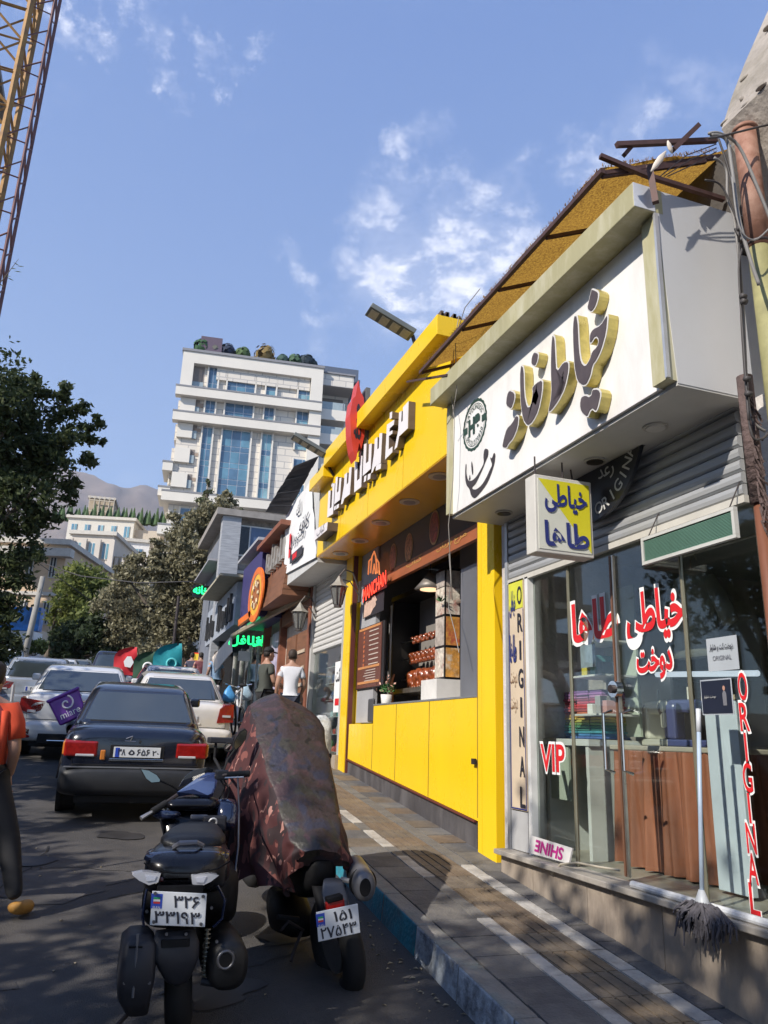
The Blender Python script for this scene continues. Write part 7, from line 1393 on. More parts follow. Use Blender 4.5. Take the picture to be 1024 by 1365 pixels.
# leg shield, dash, front fairing, windscreen
MB().loft([(px(262, 1150, 5.0), X_*.16, Vector((0, .1, 0)), 3.5), (px(262, 1110, 5.12), X_*.20, Vector((0, .09, 0)), 3.5), (px(262, 1088, 5.15), X_*.225, Vector((0, .085, 0)), 3.5), (px(262, 1078, 5.18), X_*.18, Vector((0, .08, 0)), 3.5), (px(262, 1072, 5.2), X_*.10, Vector((0, .06, 0)), 3)], 28).build('leg_shield', gb, sc_, **K2)
MB().loft([(px(305, 1100, 5.0), X_*.035, Z_*.03, 2.5), (px(305, 1088, 5.02), X_*.06, Z_*.06, 2.6), (px(302, 1076, 5.1), X_*.07, Z_*.05, 2.6), (px(296, 1070, 5.25), X_*.05, Z_*.03, 2.5)], 20).build('shield_shoulder', gbl, sc_, **K2)
MB().box(*(lambda c: (c.x-.07, c.x+.07, c.y-.02, c.y+.05, c.z-.045, c.z+.04))(px(286, 1097, 4.98))).build('key_panel', dgp, sc_, bevel=.012); MB().torus(px(284, 1096, 4.94), (0, 1, .3), .022, .0055, 24, 8).build('ignition_ring', M('ring_white', (.6, .6, .6), .3, .3), sc_, **K2)
MB().box(*(lambda c: (c.x-.05, c.x+.05, c.y-.01, c.y+.03, c.z-.012, c.z+.012))(px(266, 1089, 5.0))).build('glove_latch', M('latch_grey', (.10, .11, .14), .35), sc_, bevel=.006)
pl4 = [px(u, v, Y) for u, v, Y in ((236, 1056, 5.12), (247, 1049, 5.22), (262, 1038, 5.35), (276, 1030, 5.42), (288, 1030, 5.42), (290, 1042, 5.3), (285, 1056, 5.14), (277, 1060, 5.1), (258, 1052, 5.1))]
mb = MB(); mb.prism(pl4, (0, .03, -.03)); mb.build('front_cowl', M('cowl_blue', (.03, .045, .12), .2, var=.1, coat=.9), sc_, bevel=.01)
ws = [px(u, v, 5.45) for u, v in ((238, 1050), (246, 1036), (258, 1027), (275, 1023), (285, 1026), (280, 1034), (262, 1040))]; mb = MB(); mb.prism(ws, (0, .02, 0)); mb.build('windscreen', M('screen_smoked', (.008, .009, .012), .12, coat=.6), sc_, bevel=.006)
MB().loft([(px(256, 1074, 5.02), X_*.12, Z_*.012, 2.5), (px(258, 1073, 5.06), X_*.16, Z_*.035, 3), (px(260, 1070, 5.25), X_*.15, Z_*.04, 3), (px(262, 1066, 5.4), X_*.09, Z_*.03, 3)], 24).build('instrument_hood', gb, sc_, **K2)
gl_, gr2 = [px(236, 1060, 5.12), px(222, 1070, 5.08), px(203, 1082, 5.03)], [px(287, 1035, 5.2), px(303, 1033, 5.17), px(333, 1031, 5.13)]
MB().tube([gl_[0], gl_[1]], .013, 8).build('handlebar', darkm, sc_); MB().tube([gl_[1], gl_[2]], .019, 12).build('left_grip', cblk, sc_); MB().tube([gl_[2], px(188, 1091, 5.0)], [.010, .014], 8).build('brake_lever', M('lever_silver', (.45, .45, .45), .3, .8), sc_)
MB().tube([gr2[0], gr2[1]], .014, 8).build('handlebar', darkm, sc_); MB().tube([gr2[1], gr2[2]], .020, 12).build('right_grip', cblk, sc_); MB().tube([px(300, 1037, 5.12), px(325, 1036, 5.08)], .006, 6).build('brake_lever', M('lever_silver', (.45, .45, .45)), sc_)
MB().box(*(lambda c: (c.x-.04, c.x+.04, c.y-.03, c.y+.05, c.z-.03, c.z+.03))(px(296, 1033, 5.2))).build('switch_housing', dgp, sc_, bevel=.01)
mg = M('mirror_glass', (.27, .27, .22), .04, 1.0, var=.05)
def mirror(poly, Y, n_off, stem, par):
    pts = [px(u, v, Y) for u, v in poly]; mb = MB(); mb.prism(pts, (0, .025, 0)); o = mb.build('mirror', cblk, par, bevel=.006); c0 = sum(pts, Vector())/len(pts)
    q_ = [c0+(p-c0)*.86+Vector((0, -.004+(p-c0).z*n_off, 0)) for p in pts]; q_ = [Vector((p.x, p.y-.004, p.z)) for p in q_]; mb = MB(); mb.quad(*q_); mb.build('mirror_glass', mg, o); MB().tube([px(*s_) for s_ in stem], .006, 6).build('mirror_stem', cblk, par)
mirror([(186, 1024), (198, 1026), (210, 1033), (215, 1040), (214, 1043), (202, 1044), (194, 1038)], 5.08, .1, [(214, 1041, 5.1), (228, 1047, 5.13), (238, 1054, 5.16)], sc_)
mirror([(311, 997), (312, 988), (320, 975), (327, 971), (330, 975), (328, 985), (322, 994), (313, 1001)], 5.25, -.1, [(314, 998, 5.26), (304, 1012, 5.24), (298, 1028, 5.2)], sc_)
# small fittings of the scooter
def bolt(u, v, Y, r_=.007): MB().cyl(px(u, v, Y), (0, 1, 0), r_, .012, 8).build('bolt', M('dull_steel', (.11, .11, .12)), sc_)
for u, v, Y in ((207, 1191, 3.85), (271, 1195, 3.85), (205, 1229, 3.85), (268, 1232, 3.85), (222, 1245, 3.88), (248, 1245, 3.88), (196, 1215, 3.95), (282, 1210, 3.95), (199, 1310, 3.86), (166, 1310, 3.86), (289, 1255, 3.88), (310, 1270, 3.88)): bolt(u, v, Y)
MB().tube([px(u, v, 3.90) for u, v in ((192, 1150), (205, 1160), (232, 1164), (262, 1164), (290, 1158), (307, 1148))], .0035, 5).build('panel_gap', mtb, sc_); MB().tube([px(u, v, 3.93) for u, v in ((196, 1185), (193, 1200), (190, 1222), (192, 1235))], .006, 5).build('fairing_edge', gbl, sc_); MB().tube([px(u, v, 3.95) for u, v in ((290, 1180), (300, 1200), (296, 1225), (284, 1236))], .006, 5).build('fairing_edge', gbl, sc_)
MB().tube([px(317, 1035, 5.1), px(319, 1080, 4.9), px(318, 1128, 4.6), px(313, 1165, 4.35)], .006, 6).build('side_trim_strip', M('dull_steel', (.11, .11, .12)), sc_, **K2)
for k_, q_ in enumerate(([(292, 1036, 5.18), (300, 1050, 5.2), (292, 1066, 5.2), (276, 1074, 5.2)], [(296, 1035, 5.18), (306, 1054, 5.2), (300, 1072, 5.18), (284, 1082, 5.15)], [(230, 1064, 5.1), (226, 1078, 5.12), (236, 1088, 5.14), (246, 1090, 5.12)], [(224, 1068, 5.09), (220, 1084, 5.1), (232, 1096, 5.1), (244, 1098, 5.1)])): MB().tube([px(*q) for q in q_], .005, 6).build('control_cable', cblk, sc_, **K2)
MB().loft([(px(210, 1080, 5.1), X_*.03, Z_*.02, 2.5), (px(216, 1086, 5.05), X_*.05, Z_*.025, 2.5), (px(232, 1086, 5.03), X_*.04, Z_*.02, 2.5)], 14).build('left_cowl_tip', gbl, sc_, **K2)
MB().box(*(lambda c: (c.x-.16, c.x+.16, c.y-.004, c.y+.02, c.z-.006, c.z+.006))(px(257, 1137, 4.12))).build('seat_seam', mtb, sc_)
# ------------------------------------------------------------------ small object on stalk: phone holder tray of the parked bike behind
tb2 = thing('phone_holder', 'flat black tray on thin stalk beside the green tinted mirror', 'holder', tuple(px(300, 990, 5.6)))
c_ = px(298, 987, 5.6); MB().box(c_.x-.10, c_.x+.07, c_.y-.03, c_.y+.09, c_.z-.02, c_.z+.02).build('tray', dgp, tb2, bevel=.008); MB().tube([c_+Vector((-.05, 0, -.02)), c_+Vector((-.05, 0, -.12)), px(296, 1030, 5.3)], .010, 6).build('stalk', cblk, tb2); MB().torus(px(305, 996, 5.55), (0, 1, 0), .028, .006, 20, 6).build('ring', cblk, tb2)
# ------------------------------------------------------------------ covered motorcycle
cvd = thing('covered_motorcycle', 'motorcycle with plate 151 27543 and chunky silencer under a camouflage cover', 'motorcycle', (1.36, 4.6, G(4.6)+RD))
cax = Vector((1, .16, .22)).normalized(); wc2 = px(449, 1262, 4.72)
w_ = MB().torus(wc2, cax, .215, .065, 40, 12).build('rear_wheel', tyre_m, cvd, **K2); MB().cyl(wc2, cax, .13, .07, 20).build('rim', rimm, w_)
fw2 = px(335, 1130, 5.95); w_ = MB().torus(fw2, Vector((1, .2, .15)).normalized(), .21, .055, 30, 10).build('front_wheel', tyre_m, cvd, **K2); MB().cyl(fw2, cax, .12, .06, 20).build('rim', rimm, w_)
MB().loft([(px(430, 1160, 4.62), X_*.05, Z_*.05, 3), (px(428, 1165, 4.68), X_*.09, Z_*.09, 3), (px(415, 1165, 4.9), X_*.12, Z_*.13, 3), (px(390, 1150, 5.3), X_*.13, Z_*.16, 3), (px(365, 1120, 5.7), X_*.10, Z_*.15, 3)], 22).build('frame_body', mtb, cvd, **K2)
MB().loft([(px(444, 1176, 4.52), X_*.055, Vector((0, .02, .02)), 3), (px(446, 1190, 4.50), X_*.075, Vector((0, .02, .02)), 3), (px(449, 1206, 4.47), X_*.07, Vector((0, .02, .02)), 3), (px(452, 1222, 4.45), X_*.055, Vector((0, .02, .02)), 3)], 16).build('rear_fender', M('fender_grey', (.055, .06, .075), .45), cvd, **K2)
MB().loft([(px(436, 1240, 4.52), X_*.05, Vector((0, .03, 0)), 3), (px(442, 1205, 4.6), X_*.09, Vector((0, .05, 0)), 3), (px(438, 1180, 4.66), X_*.10, Vector((0, .06, 0)), 3)], 16).build('inner_fender', mtb, cvd, **K2)
c_ = px(446.5, 1206, 4.42); mb = MB(); rr_ = Vector((.97, 0, .2)); uu = Vector((-.2, 0, .97)); mb.obox(c_, rr_*.052, Vector((0, .02, 0)), uu*.026); mb.build('tail_light', redl, cvd, bevel=.008); mb = MB(); mb.obox(c_+uu*.034, rr_*.045, Vector((0, .03, 0)), uu*.014); mb.build('lamp_hood', mtb, cvd, bevel=.006)
a, b, c_, d_ = [px(u, v, 4.36) for u, v in ((419.5, 1217), (475, 1205.5), (482, 1241), (426.5, 1255.5))]; pr_ = (b-a).normalized(); pu = (a-d_); pu = (pu-pr_*pu.dot(pr_)).normalized(); plc = (a+b+c_+d_)/4
plate(cvd, Vector(plc)-Vector(cvd.location), pr_, pu, (b-a).length, (a-d_).length, [('۱۵۱', .12, .22, .42, .34), ('۲۷۵۴۳', -.01, -.25, .84, .36)], two=True)
mu_ = px(487, 1183, 4.42); md_ = (px(470, 1150, 5.0)-mu_).normalized(); sd_ = md_.cross(Z_).normalized(); ud_ = sd_.cross(md_).normalized()
MB().loft([(mu_+md_*.0, sd_*.052, ud_*.068, 2.2), (mu_+md_*.03, sd_*.062, ud_*.08, 2.2), (mu_+md_*.10, sd_*.064, ud_*.082, 2.2), (mu_+md_*.45, sd_*.06, ud_*.075, 2.2), (mu_+md_*.6, sd_*.03, ud_*.03, 2.2)], 24).build('silencer', M('silencer_grey', (.14, .14, .15), .42, .4, var=.2, scale=10), cvd, **K2)
MB().loft([(mu_-md_*.004, sd_*.030, ud_*.046, 2), (mu_-md_*.001, sd_*.032, ud_*.048, 2)], 20).build('outlet_hole', mtb, cvd); MB().torus(mu_+md_*.105, md_, .072, .008).build('silencer_band', mtb, cvd, **K2)
MB().tube([px(455, 1172, 4.6), px(468, 1175, 4.55), px(475, 1178, 4.55)], .014, 8).build('silencer_bracket', M('bracket_pale', (.3, .28, .26), .5), cvd)
MB().tube([px(398, 1225, 4.9), px(370, 1222, 4.85)], .014, 8).build('foot_peg', cblk, cvd); MB().tube([px(405, 1240, 4.9), px(385, 1228, 4.85), px(375, 1240, 4.8)], .008, 6).build('gear_lever', darkm, cvd); MB().loft([(px(400, 1235, 5.0), X_*.09, Z_*.06, 3), (px(385, 1215, 5.3), X_*.13, Z_*.12, 3), (px(375, 1200, 5.5), X_*.10, Z_*.10, 3)], 16).build('engine', mtb, cvd, **K2)
MB().tube([px(402, 1242, 4.9), px(392, 1268, 4.85), px(388, 1282, 4.82)], .010, 6).build('side_stand', darkm, cvd)
cov = M('camo_side', (.06, .012, .014), .75)
nt_ = cov.node_tree; bs = nt_.nodes['Principled BSDF']
for l_ in list(bs.inputs['Base Color'].links): nt_.links.remove(l_)
tcn = nt_.nodes.new('ShaderNodeTexCoord'); mpn = nt_.nodes.new('ShaderNodeMapping'); mpn.inputs['Scale'].default_value = (1, 1, .62); nt_.links.new(tcn.outputs['Object'], mpn.inputs[0])
CB = [(.05, .011, .012)]
def camo(seedloc, scale, lo, c_in, c_out_socket):
    n = nt_.nodes.new('ShaderNodeTexNoise'); n.inputs['Scale'].default_value = scale; n.inputs['Detail'].default_value = 1.6; n.inputs['Distortion'].default_value = .8; a_ = nt_.nodes.new('ShaderNodeVectorMath'); a_.inputs[1].default_value = seedloc; nt_.links.new(mpn.outputs[0], a_.inputs[0]); nt_.links.new(a_.outputs[0], n.inputs['Vector'])
    r_ = nt_.nodes.new('ShaderNodeMapRange'); r_.inputs[1].default_value = lo; r_.inputs[2].default_value = lo+.012; nt_.links.new(n.outputs['Fac'], r_.inputs[0]); m = nt_.nodes.new('ShaderNodeMixRGB'); nt_.links.new(r_.outputs[0], m.inputs[0])
    if c_out_socket is None: m.inputs[1].default_value = (*CB[0], 1)
    else: nt_.links.new(c_out_socket, m.inputs[1])
    m.inputs[2].default_value = (*c_in, 1); return m.outputs[0]
s_ = camo((0, 0, 0), 9, .54, (.022, .010, .012), None); s_ = camo((5, 3, 1), 13, .60, (.17, .055, .045), s_); s_ = camo((9, 1, 7), 20, .66, (.34, .17, .14), s_); nt_.links.new(s_, bs.inputs['Base Color'])
ctop = M('cover_top', (.085, .062, .056), .45, var=.5, bump=.5, bscale=22, spec=.35); cov_nt = nt_; nt_ = ctop.node_tree; bs2 = nt_.nodes['Principled BSDF']
for l_ in list(bs2.inputs['Base Color'].links): nt_.links.remove(l_)
tcn = nt_.nodes.new('ShaderNodeTexCoord'); mpn = nt_.nodes.new('ShaderNodeMapping'); CB[0] = (.045, .031, .029); mpn.inputs['Scale'].default_value = (1, 1, .8); nt_.links.new(tcn.outputs['Object'], mpn.inputs[0])
s_ = camo((0, 0, 3), 7, .52, (.042, .037, .027), None); s_ = camo((5, 8, 1), 9, .56, (.070, .040, .040), s_); s_ = camo((2, 1, 9), 8, .56, (.032, .031, .045), s_); s_ = camo((7, 4, 2), 13, .60, (.018, .016, .014), s_); nt_.links.new(s_, bs2.inputs['Base Color'])
for n_ in nt_.nodes:
    if n_.type == 'MAP_RANGE' and n_.inputs[2].default_value-n_.inputs[1].default_value < .02: n_.inputs[2].default_value += .09
ST = [(5.95, [(318, 1060), (312, 1000), (330, 950), (362, 934), (396, 946), (412, 990), (420, 1040)]),
      (5.75, [(306, 1100), (303, 1020), (333, 940), (367, 924), (408, 944), (428, 1000), (434, 1060)]),
      (5.50, [(300, 1128), (304, 1050), (339, 960), (374, 944), (430, 966), (438, 1030), (444, 1085)]),
      (5.22, [(318, 1166), (322, 1090), (350, 1005), (385, 990), (437, 1005), (447, 1065), (452, 1115)]),
      (4.98, [(338, 1172), (346, 1115), (364, 1052), (398, 1040), (446, 1056), (456, 1105), (462, 1145)]),
      (4.76, [(380, 1190), (374, 1145), (380, 1100), (412, 1088), (454, 1100), (463, 1132), (468, 1168)]),
      (4.62, [(386, 1186), (384, 1150), (390, 1124), (424, 1116), (456, 1122), (464, 1142), (469, 1168)]),
      (4.56, [(398, 1150), (400, 1146), (406, 1136), (428, 1132), (450, 1136), (457, 1144), (460, 1150)])]
def resample(l, n):
    out = []
    for i in range(len(l)-1):
        p0, p1, p2, p3 = l[max(i-1, 0)], l[i], l[i+1], l[min(i+2, len(l)-1)]
        for k in range(n): t_ = k/n; out.append(.5*((2*p1)+(p2-p0)*t_+(2*p0-5*p1+4*p2-p3)*t_*t_+(3*p1-p0-3*p2+p3)*t_**3))
    return out+[l[-1]]
def lin_(l, n): return [l[i].lerp(l[i+1], k/n) for i in range(len(l)-1) for k in range(n)]+[l[-1]]
rows = [[a_*.3+b_*.7 for a_, b_ in zip(resample(l, 8), lin_(l, 8))] for l in [[px(u, v, Y+(.10*abs(i-3)/3 if Y < 4.7 else 0)) for i, (u, v) in enumerate(l)] for Y, l in ST]]
cols2 = [resample([r_[i] for r_ in rows], 14) for i in range(len(rows[0]))]
nr_, nc_ = len(cols2[0]), len(cols2); vs = []
for j in range(nr_):
    for i in range(nc_):
        p = cols2[i][j]; q = (i/(nc_-1)-.5)*2; f_ = .006+.045*max(0, abs(q)-.4); wv = math.sin(j*.43+3*math.sin(i*.23))*f_*(1 if abs(q) > .35 else .6)
        w1 = mno.noise(Vector((p.x*7+p.z*5, p.y*3, p.z*6))); w2 = mno.noise(Vector((p.x*16-p.y*9, p.y*8+3, p.z*13))); nz_ = (.5-abs(w1))*.022-.010+(.4-abs(w2))*.007
        zag = (.018*math.sin(j*.5) if i in (0, nc_-1) else 0)
        vs.append((p.x+wv*(1 if q > 0 else -1)+nz_, p.y, p.z+zag+nz_*.8))
mb = MB(); mb.add(vs, [(j*nc_+i, j*nc_+i+1, (j+1)*nc_+i+1, (j+1)*nc_+i) for j in range(nr_-1) for i in range(nc_-1)]); mb.add([vs[(nr_-1)*nc_+i] for i in range(nc_)], [tuple(range(nc_))])
o = mb.build('camouflage_cover', cov, None, smooth=True, fix=False); o.data.materials.append(ctop); props(o, 'camouflage motorcycle cover, plain brown grey along the top and maroon mottled sides', 'motorcycle cover')
for k, p in enumerate(o.data.polygons):
    i = k % (nc_-1)
    if 16 <= i < 32 or k >= (nr_-1)*(nc_-1): p.material_index = 1
MB().tube([px(436, 1007, 5.3), px(441, 1008, 5.28)], .016, 8).build('bar_end', cblk, cvd)
MB().tube([px(368, 940, 5.7), px(300, 1000, 5.8)], .012, 8).build('handlebar', darkm, cvd)
# ------------------------------------------------------------------ people
def person(label, origin, rz, sc, J, parts, group=None, head=True, hair=(.02, .015, .012), skin=(.34, .19, .13), cap=None, face=None):
    """J: joint name -> (x, y, z, radius) in metres for a 1.75 m body facing +y"""
    t = thing('person', label, 'person', origin, rz, group); t.scale = (sc,)*3; sk = M('skin_%.2f' % skin[0], skin, .5, var=.06)
    def skinned(name, chains, mat, par=t, lv=2):
        names = []; [names.append(n) for c in chains for n in c if n not in names]; me = bpy.data.meshes.new(name); me.from_pydata([J[n][:3] for n in names], sorted({(names.index(a), names.index(b)) for c in chains for a, b in zip(c, c[1:])}), []); me.materials.append(mat)
        o = bpy.data.objects.new(name, me); COL.objects.link(o); o.parent = par; sm = o.modifiers.new('skin', 'SKIN'); sm.use_smooth_shade = True
        for i, n in enumerate(names): q = J[n][3]; me.skin_vertices[0].data[i].radius = (q, q) if not isinstance(q, tuple) else q; me.skin_vertices[0].data[i].use_root = (i == 0)
        ss = o.modifiers.new('sub', 'SUBSURF'); ss.levels = ss.render_levels = lv; return o
    for name, chains, mat in parts: skinned(name, chains, mat if mat else sk)
    if head:
        hx, hy, hz = J['head'][:3]
        mb = MB(); mb.loft([((hx, hy+.015, hz-.12), (.035, 0, 0), (0, .045, 0), 2.2), ((hx, hy+.02, hz-.10), (.055, 0, 0), (0, .07, 0), 2.2), ((hx, hy+.01, hz-.05), (.068, 0, 0), (0, .088, 0), 2.2), ((hx, hy, hz+.0), (.075, 0, 0), (0, .095, 0), 2.1), ((hx, hy-.004, hz+.05), (.075, 0, 0), (0, .096, 0), 2), ((hx, hy-.008, hz+.09), (.062, 0, 0), (0, .08, 0), 2), ((hx, hy-.01, hz+.12), (.03, 0, 0), (0, .04, 0), 2)], 20)
        mb.ball((hx, hy+.103, hz-.02), .014, .018, .022, 6)
        for s_ in (-1, 1): mb.ball((hx+s_*.076, hy-.005, hz-.01), .012, .02, .03, 6)
        mb.build('head', sk, t, local=True, smooth=True)
        for s_ in (-1, 1): MB().ball((hx+s_*.03, hy+.088, hz+.012), .011, .008, .008, 6).build('eye', M('eye_dark', (.02, .015, .015), .2), t, local=True, smooth=True)
        MB().ball((hx, hy+.086, hz-.062), .022, .008, .006, 6).build('mouth', M('lips', (.25, .09, .07), .5), t, local=True, smooth=True)
        mb = MB(); mb.loft([((hx, hy-.045, hz-.04), (.066, 0, 0), (0, .055, 0), 2.2), ((hx, hy-.03, hz+.02), (.080, 0, 0), (0, .078, 0), 2.2), ((hx, hy-.012, hz+.06), (.081, 0, 0), (0, .096, 0), 2.1), ((hx, hy-.01, hz+.10), (.070, 0, 0), (0, .09, 0), 2), ((hx, hy-.01, hz+.13), (.035, 0, 0), (0, .05, 0), 2)], 20); mb.build('hair', M('hair_%.3f' % hair[0], hair, .7, var=.3, scale=40), t, local=True, smooth=True)
        if cap:
            cm_ = M('cap_black', cap, .8); mb = MB(); mb.loft([((hx, hy-.005, hz+.045), (.086, 0, 0), (0, .106, 0), 2.1), ((hx, hy-.005, hz+.09), (.084, 0, 0), (0, .102, 0), 2.1), ((hx, hy-.008, hz+.13), (.06, 0, 0), (0, .075, 0), 2), ((hx, hy-.008, hz+.15), (.02, 0, 0), (0, .02, 0), 2)], 20); o = mb.build('cap', cm_, t, local=True, smooth=True)
            MB().loft([((hx, hy+.08, hz+.055), (.07, 0, 0), (0, 0, .006), 2.5), ((hx, hy+.14, hz+.045), (.065, 0, 0), (0, 0, .006), 2.5), ((hx, hy+.17, hz+.038), (.04, 0, 0), (0, 0, .005), 2.5)], 14).build('visor', cm_, o, local=True, smooth=True)
    return t, sk
def hand(t, sk, wrist, d, side, sc=1.):
    """palm with four bent fingers and a thumb; d is the direction the hand hangs"""
    d = Vector(d).normalized(); s_ = Vector((side, 0, 0)); s_ = (Vector((0, 1, 0))-d*d.y).normalized(); n_ = d.cross(s_).normalized(); w = Vector(wrist)
    mb = MB(); mb.loft([(w-d*.01, s_*.026, n_*.02, 2.5), (w+d*.03, s_*.036, n_*.018, 3), (w+d*.085, s_*.042, n_*.014, 3)], 12)
    for i, l_ in enumerate((.065, .075, .070, .055)):
        b0 = w+d*.08+s_*(-.031+.0205*i); mb.tube([b0, b0+d*l_*.45+n_*.006, b0+d*l_*.8+n_*.02*1.0, b0+d*l_*.95+n_*.036], [.0095, .009, .0082, .006], 7)
    b0 = w+d*.03+s_*.034; mb.tube([b0, b0+(d*.5+s_*.5)*.04, b0+d*.062+s_*.026+n_*.012], [.012, .0105, .008], 7); mb.build('hand', sk, t, local=True, smooth=True)
def joints(**over):
    J = dict(pelvis=(0, 0, .96, .13), waist=(0, 0, 1.08, .135), chest=(0, .01, 1.28, .155), neckb=(0, -.01, 1.45, .075), neck=(0, 0, 1.52, .052), head=(0, .03, 1.635, .06),
             shL=(-.17, 0, 1.40, .07), shR=(.17, 0, 1.40, .07), elL=(-.24, -.02, 1.13, .045), elR=(.24, -.02, 1.13, .045), wrL=(-.25, .08, .90, .030), wrR=(.25, .08, .90, .030), slL=(-.21, -.01, 1.24, .062), slR=(.21, -.01, 1.24, .062),
             hipL=(-.09, 0, .90, .105), hipR=(.09, 0, .90, .105), knL=(-.10, .03, .50, .068), knR=(.10, .03, .50, .068), anL=(-.10, -.03, .10, .045), anR=(.10, -.03, .10, .045), heL=(-.10, -.05, .05, .042), heR=(.10, -.05, .05, .042), toL=(-.11, .14, .035, .036), toR=(.11, .14, .035, .036))
    J.update(over); return J
def clothe(shirt, trousers, shoes):
    return [('shirt', [['waist', 'chest', 'neckb'], ['chest', 'shL', 'slL'], ['chest', 'shR', 'slR'], ['waist', 'pelvis']], shirt), ('body_skin', [['neckb', 'neck', 'head'], ['neckb', 'shL', 'elL', 'wrL'], ['neckb', 'shR', 'elR', 'wrR']], None),
            ('trousers', [['pelvis', 'hipL', 'knL', 'anL'], ['pelvis', 'hipR', 'knR', 'anR']], trousers), ('shoe', [['anL', 'heL', 'toL']], shoes), ('shoe', [['anR', 'heR', 'toR']], shoes)]
trd = M('trousers_black', (.014, .014, .016), .85, var=.2); trj = M('trousers_dark_blue', (.02, .025, .045), .85, var=.2); shy = M('shoe_ochre', (.34, .17, .035), .7, var=.2, bump=.2); shb = M('shoe_dark', (.03, .03, .03), .6)
mar = M('shirt_maroon', (.16, .015, .022), .85, var=.12); ora = M('shirt_orange', (.50, .055, .018), .85, var=.08)
# person walking away at the left edge of the frame
p0 = Vector((-.728, 5.95, G(5.95)+RD))
J = joints(pelvis=(0, 0, .96, .135), anR=(.41, -.08, .11, .058), heR=(.415, -.09, .06, .056), toR=(.50, .09, .05, .050), knR=(.29, .0, .50, .088), hipR=(.12, 0, .90, .125), anL=(-.06, .28, .14, .045), heL=(-.06, .25, .10, .042), toL=(-.05, .44, .06, .036), knL=(-.08, .20, .52, .07), elR=(.245, -.05, 1.12, .047), wrR=(.20, .12, .93, .031), slR=(.215, -.02, 1.22, .066))
t, sk = person('person walking at the left frame edge in maroon shirt with orange sleeve and ochre shoes', tuple(p0), -.10, .90, J, clothe(mar, trd, shy))
hand(t, sk, (.20, .12, .93), (-.05, .35, -1), 1)
J2 = dict(J); mb = MB(); mb.loft([((.10, -.01, 1.455), (.05, 0, 0), (0, .07, .0), 2.3), ((.165, -.01, 1.41), (.045, 0, .06), (0, .088, 0), 2.4), ((.222, -.015, 1.30), (.055, 0, .03), (0, .082, 0), 2.4), ((.238, -.02, 1.20), (.060, 0, .015), (0, .075, 0), 2.4)], 18); mb.build('orange_sleeve', ora, t, local=True, smooth=True)
MB().loft([((.145, -.02, 1.40), (.035, 0, 0), (0, .10, 0), 2.4), ((.155, -.01, 1.2), (.03, 0, 0), (0, .115, 0), 2.4), ((.15, .0, .98), (.028, 0, 0), (0, .115, 0), 2.4)], 18).build('orange_side_panel', ora, t, local=True, smooth=True)
# people on the pavement by the shops
def at_ground(u, v, Y): p = ony(u, v, Y); return Vector((p.x, Y, G(Y)))
sc9 = .92
q = at_ground(352, 940, 13.4); J = joints(wrR=(.16, .30, 1.06, .030), elR=(.22, .05, 1.12, .045), wrL=(-.12, .32, 1.08, .030), elL=(-.22, .06, 1.12, .045))
t, sk = person('man with black cap and olive top looking right outside the wooden shop', tuple(q), -1.25, sc9, J, clothe(M('shirt_olive', (.05, .055, .045), .85), trd, shb), cap=(.012, .012, .013)); hand(t, sk, (.16, .30, 1.06), (0, 1, -.1), 1); hand(t, sk, (-.12, .32, 1.08), (0, 1, -.1), -1)
q = at_ground(386, 940, 12.7); J = joints(elR=(.25, .03, 1.14, .045), wrR=(.18, .22, .98, .03))
t, sk = person('man in plain white shirt seen from behind, entering the wooden door', tuple(q), -.25, sc9, J, clothe(M('shirt_white', (.55, .56, .60), .85, var=.06), trj, shb), hair=(.03, .018, .012)); hand(t, sk, (.18, .22, .98), (0, .6, -1), 1); hand(t, sk, (-.25, .08, .90), (0, .2, -1), -1)
for i, (u, Y, rz, c_, l_) in enumerate([(287, 21.5, .3, (.22, .33, .48), 'person in light blue shirt beyond the pearl sedan near red light'), (266, 25.5, .1, (.16, .05, .06), 'person in patterned dark red top far along the pavement'), (254, 27, -.2, (.05, .05, .08), 'person in dark clothes farthest along the pavement by the post')]):
    q = at_ground(u, 900, Y); t, sk = person(l_, tuple(q), rz, sc9, joints(), clothe(M('shirt_far_%d' % i, c_, .85, var=.5 if i == 1 else .1, scale=14), trd, shb)); hand(t, sk, (-.25, .08, .90), (0, .2, -1), -1); hand(t, sk, (.25, .08, .90), (0, .2, -1), 1)
# parked bicycle with blue bags by the wooden shop
bt = thing('parked_bicycle', 'white bicycle with blue bags beside the man in black cap', 'bicycle', (2.25, 13.9, G(13.9)))
z0 = G(13.9)
for y in (13.5, 14.45): w_ = MB().torus((2.25, y, z0+.32+(y-13.9)*.1), (1, 0, .1), .27, .02, 28, 8).build('wheel', tyre_m, bt, **K2); MB().cyl((2.25, y, z0+.32+(y-13.9)*.1), (1, 0, .1), .03, .06, 10).build('hub', chrome, w_)
wf_ = M('frame_white', (.6, .6, .6), .35); MB().tube([(2.25, 13.5, z0+.29), (2.25, 13.85, z0+.3), (2.25, 14.3, z0+.85), (2.25, 14.45, z0+.35)], .02, 8).build('frame', wf_, bt); MB().tube([(2.25, 13.85, z0+.3), (2.25, 13.72, z0+.88), (2.25, 14.3, z0+.80)], .02, 8).build('seat_tube', wf_, bt)
MB().loft([((2.25, 13.60, z0+.92), (.06, 0, 0), (0, 0, .02), 2.5), ((2.25, 13.72, z0+.93), (.07, 0, 0), (0, 0, .03), 2.5), ((2.25, 13.86, z0+.92), (.03, 0, 0), (0, 0, .02), 2.5)], 12).build('saddle', cblk, bt, **K2); MB().tube([(2.0, 14.25, z0+.98), (2.25, 14.32, z0+.92), (2.5, 14.25, z0+.98)], .014, 8).build('handlebar', chrome, bt)
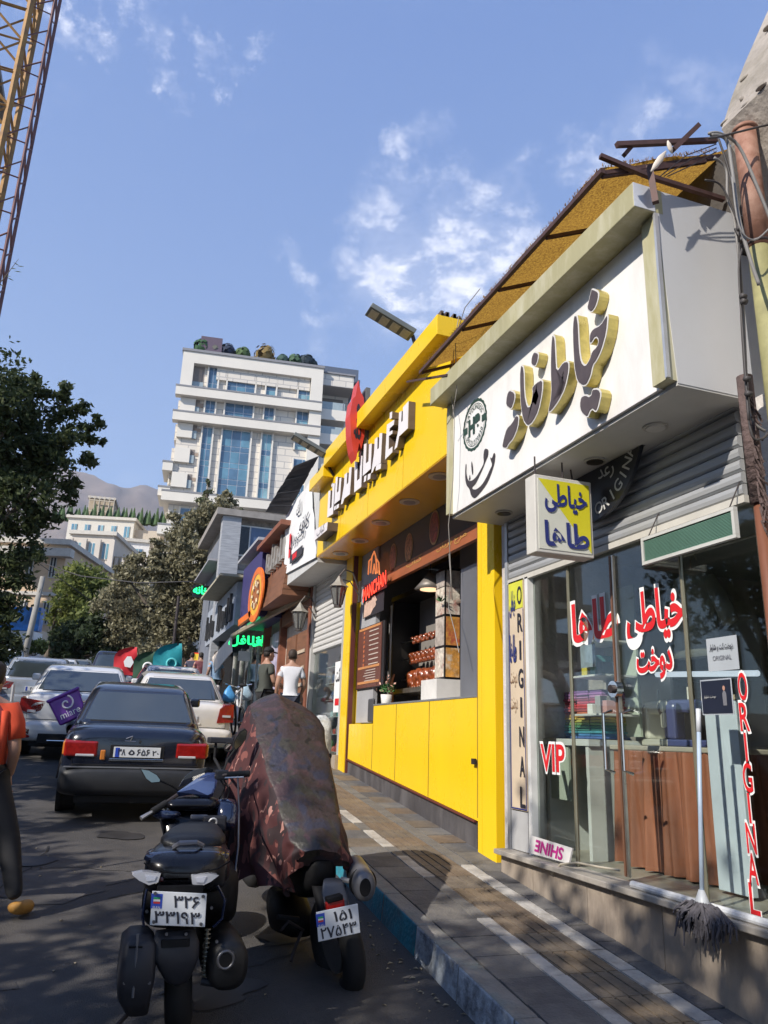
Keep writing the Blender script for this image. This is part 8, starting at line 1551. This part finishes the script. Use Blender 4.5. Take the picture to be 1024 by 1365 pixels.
for x, z, l_ in ((2.1, .78, 'blue plastic bag hanging left of the white bicycle'), (2.4, .82, 'pale blue plastic bag on the right of white bicycle')):
    MB().loft([((x, 14.2, z0+z-.13), (.05, 0, 0), (0, .04, 0), 2.5), ((x, 14.2, z0+z-.11), (.11, 0, 0), (0, .07, 0), 3), ((x+.01, 14.2, z0+z-.02), (.12, 0, 0), (0, .075, 0), 3), ((x-.01, 14.2, z0+z+.07), (.07, 0, 0), (0, .045, 0), 2.5), ((x, 14.2, z0+z+.16), (.015, 0, 0), (0, .012, 0), 2)], 16).build('plastic_bag', M('bag_blue' if x < 2.2 else 'bag_pale_blue', (.06, .25, .5) if x < 2.2 else (.3, .42, .5), .35, var=.3, bump=.6, bscale=12), None, smooth=True, label=l_, cat='bag')
# bundle and bucket outside the shutter shop
MB().loft([((3.05, 11.35, G(11.35)), (.16, 0, 0), (0, .18, 0), 3), ((3.03, 11.35, G(11.35)+.3), (.18, 0, 0), (0, .2, 0), 3), ((3.05, 11.35, G(11.35)+.62), (.15, 0, 0), (0, .17, 0), 3), ((3.06, 11.35, G(11.35)+.70), (.05, 0, 0), (0, .06, 0), 3)], 20).build('wrapped_bundle', M('clear_wrap', (.42, .44, .45), .3, var=.5, scale=12, bump=.8, bscale=14), None, smooth=True, label='bundle in clear crumpled plastic wrap beside the yellow pillar', cat='bundle')
# overhead wires and street pole on the left
def wire(pts, r, label):
    MB().tube(pts, r, 5).build('overhead_wire', cabd, None, smooth=True, label=label, cat='wire', group='overhead wires on the left')
a_, b_ = ony(40, 745, 30), ony(260, 775, 24); wire([a_, a_.lerp(b_, .35)-Vector((0, 0, .35)), a_.lerp(b_, .7)-Vector((0, 0, .3)), b_], .018, 'lower overhead wire crossing in front of the green and grey trees')
a_, b_ = ony(-10, 690, 30), ony(120, 800, 30); wire([a_, a_.lerp(b_, .5)-Vector((0, 0, .2)), b_], .015, 'overhead wire slanting down out of the left tree')
pt_ = ony(30, 880, 40); MB().tube([(pt_.x, 40, G(40)), (pt_.x+.3, 40, pt_.z+4.0)], [.16, .12], 10).build('utility_pole', M('pole_grey', (.25, .24, .22), .8), None, smooth=True, label='grey utility pole left of the low dark tree', cat='pole')
MB().tube([(-.62, 6.6, G(6.6)+RD), (-.66, 6.62, 1.95)], .012, 8).build('thin_pole', M('pole_pale', (.35, .35, .36), .5), None, label='thin pale pole standing behind the person at left edge', cat='pole')
# ------------------------------------------------------------------ haze
hzv = bpy.data.materials.new('haze_air'); hzv.use_nodes = True; t_ = hzv.node_tree; t_.nodes.clear(); o_ = t_.nodes.new('ShaderNodeOutputMaterial'); v_ = t_.nodes.new('ShaderNodeVolumePrincipled')
v_.inputs['Color'].default_value = (.82, .88, 1, 1); v_.inputs['Density'].default_value = .00012; v_.inputs['Anisotropy'].default_value = .2; t_.links.new(v_.outputs[0], o_.inputs['Volume'])
B('haze', hzv, None, -2700, 2700, -40, 4100, -70, 1420, kind='stuff', fix=True)
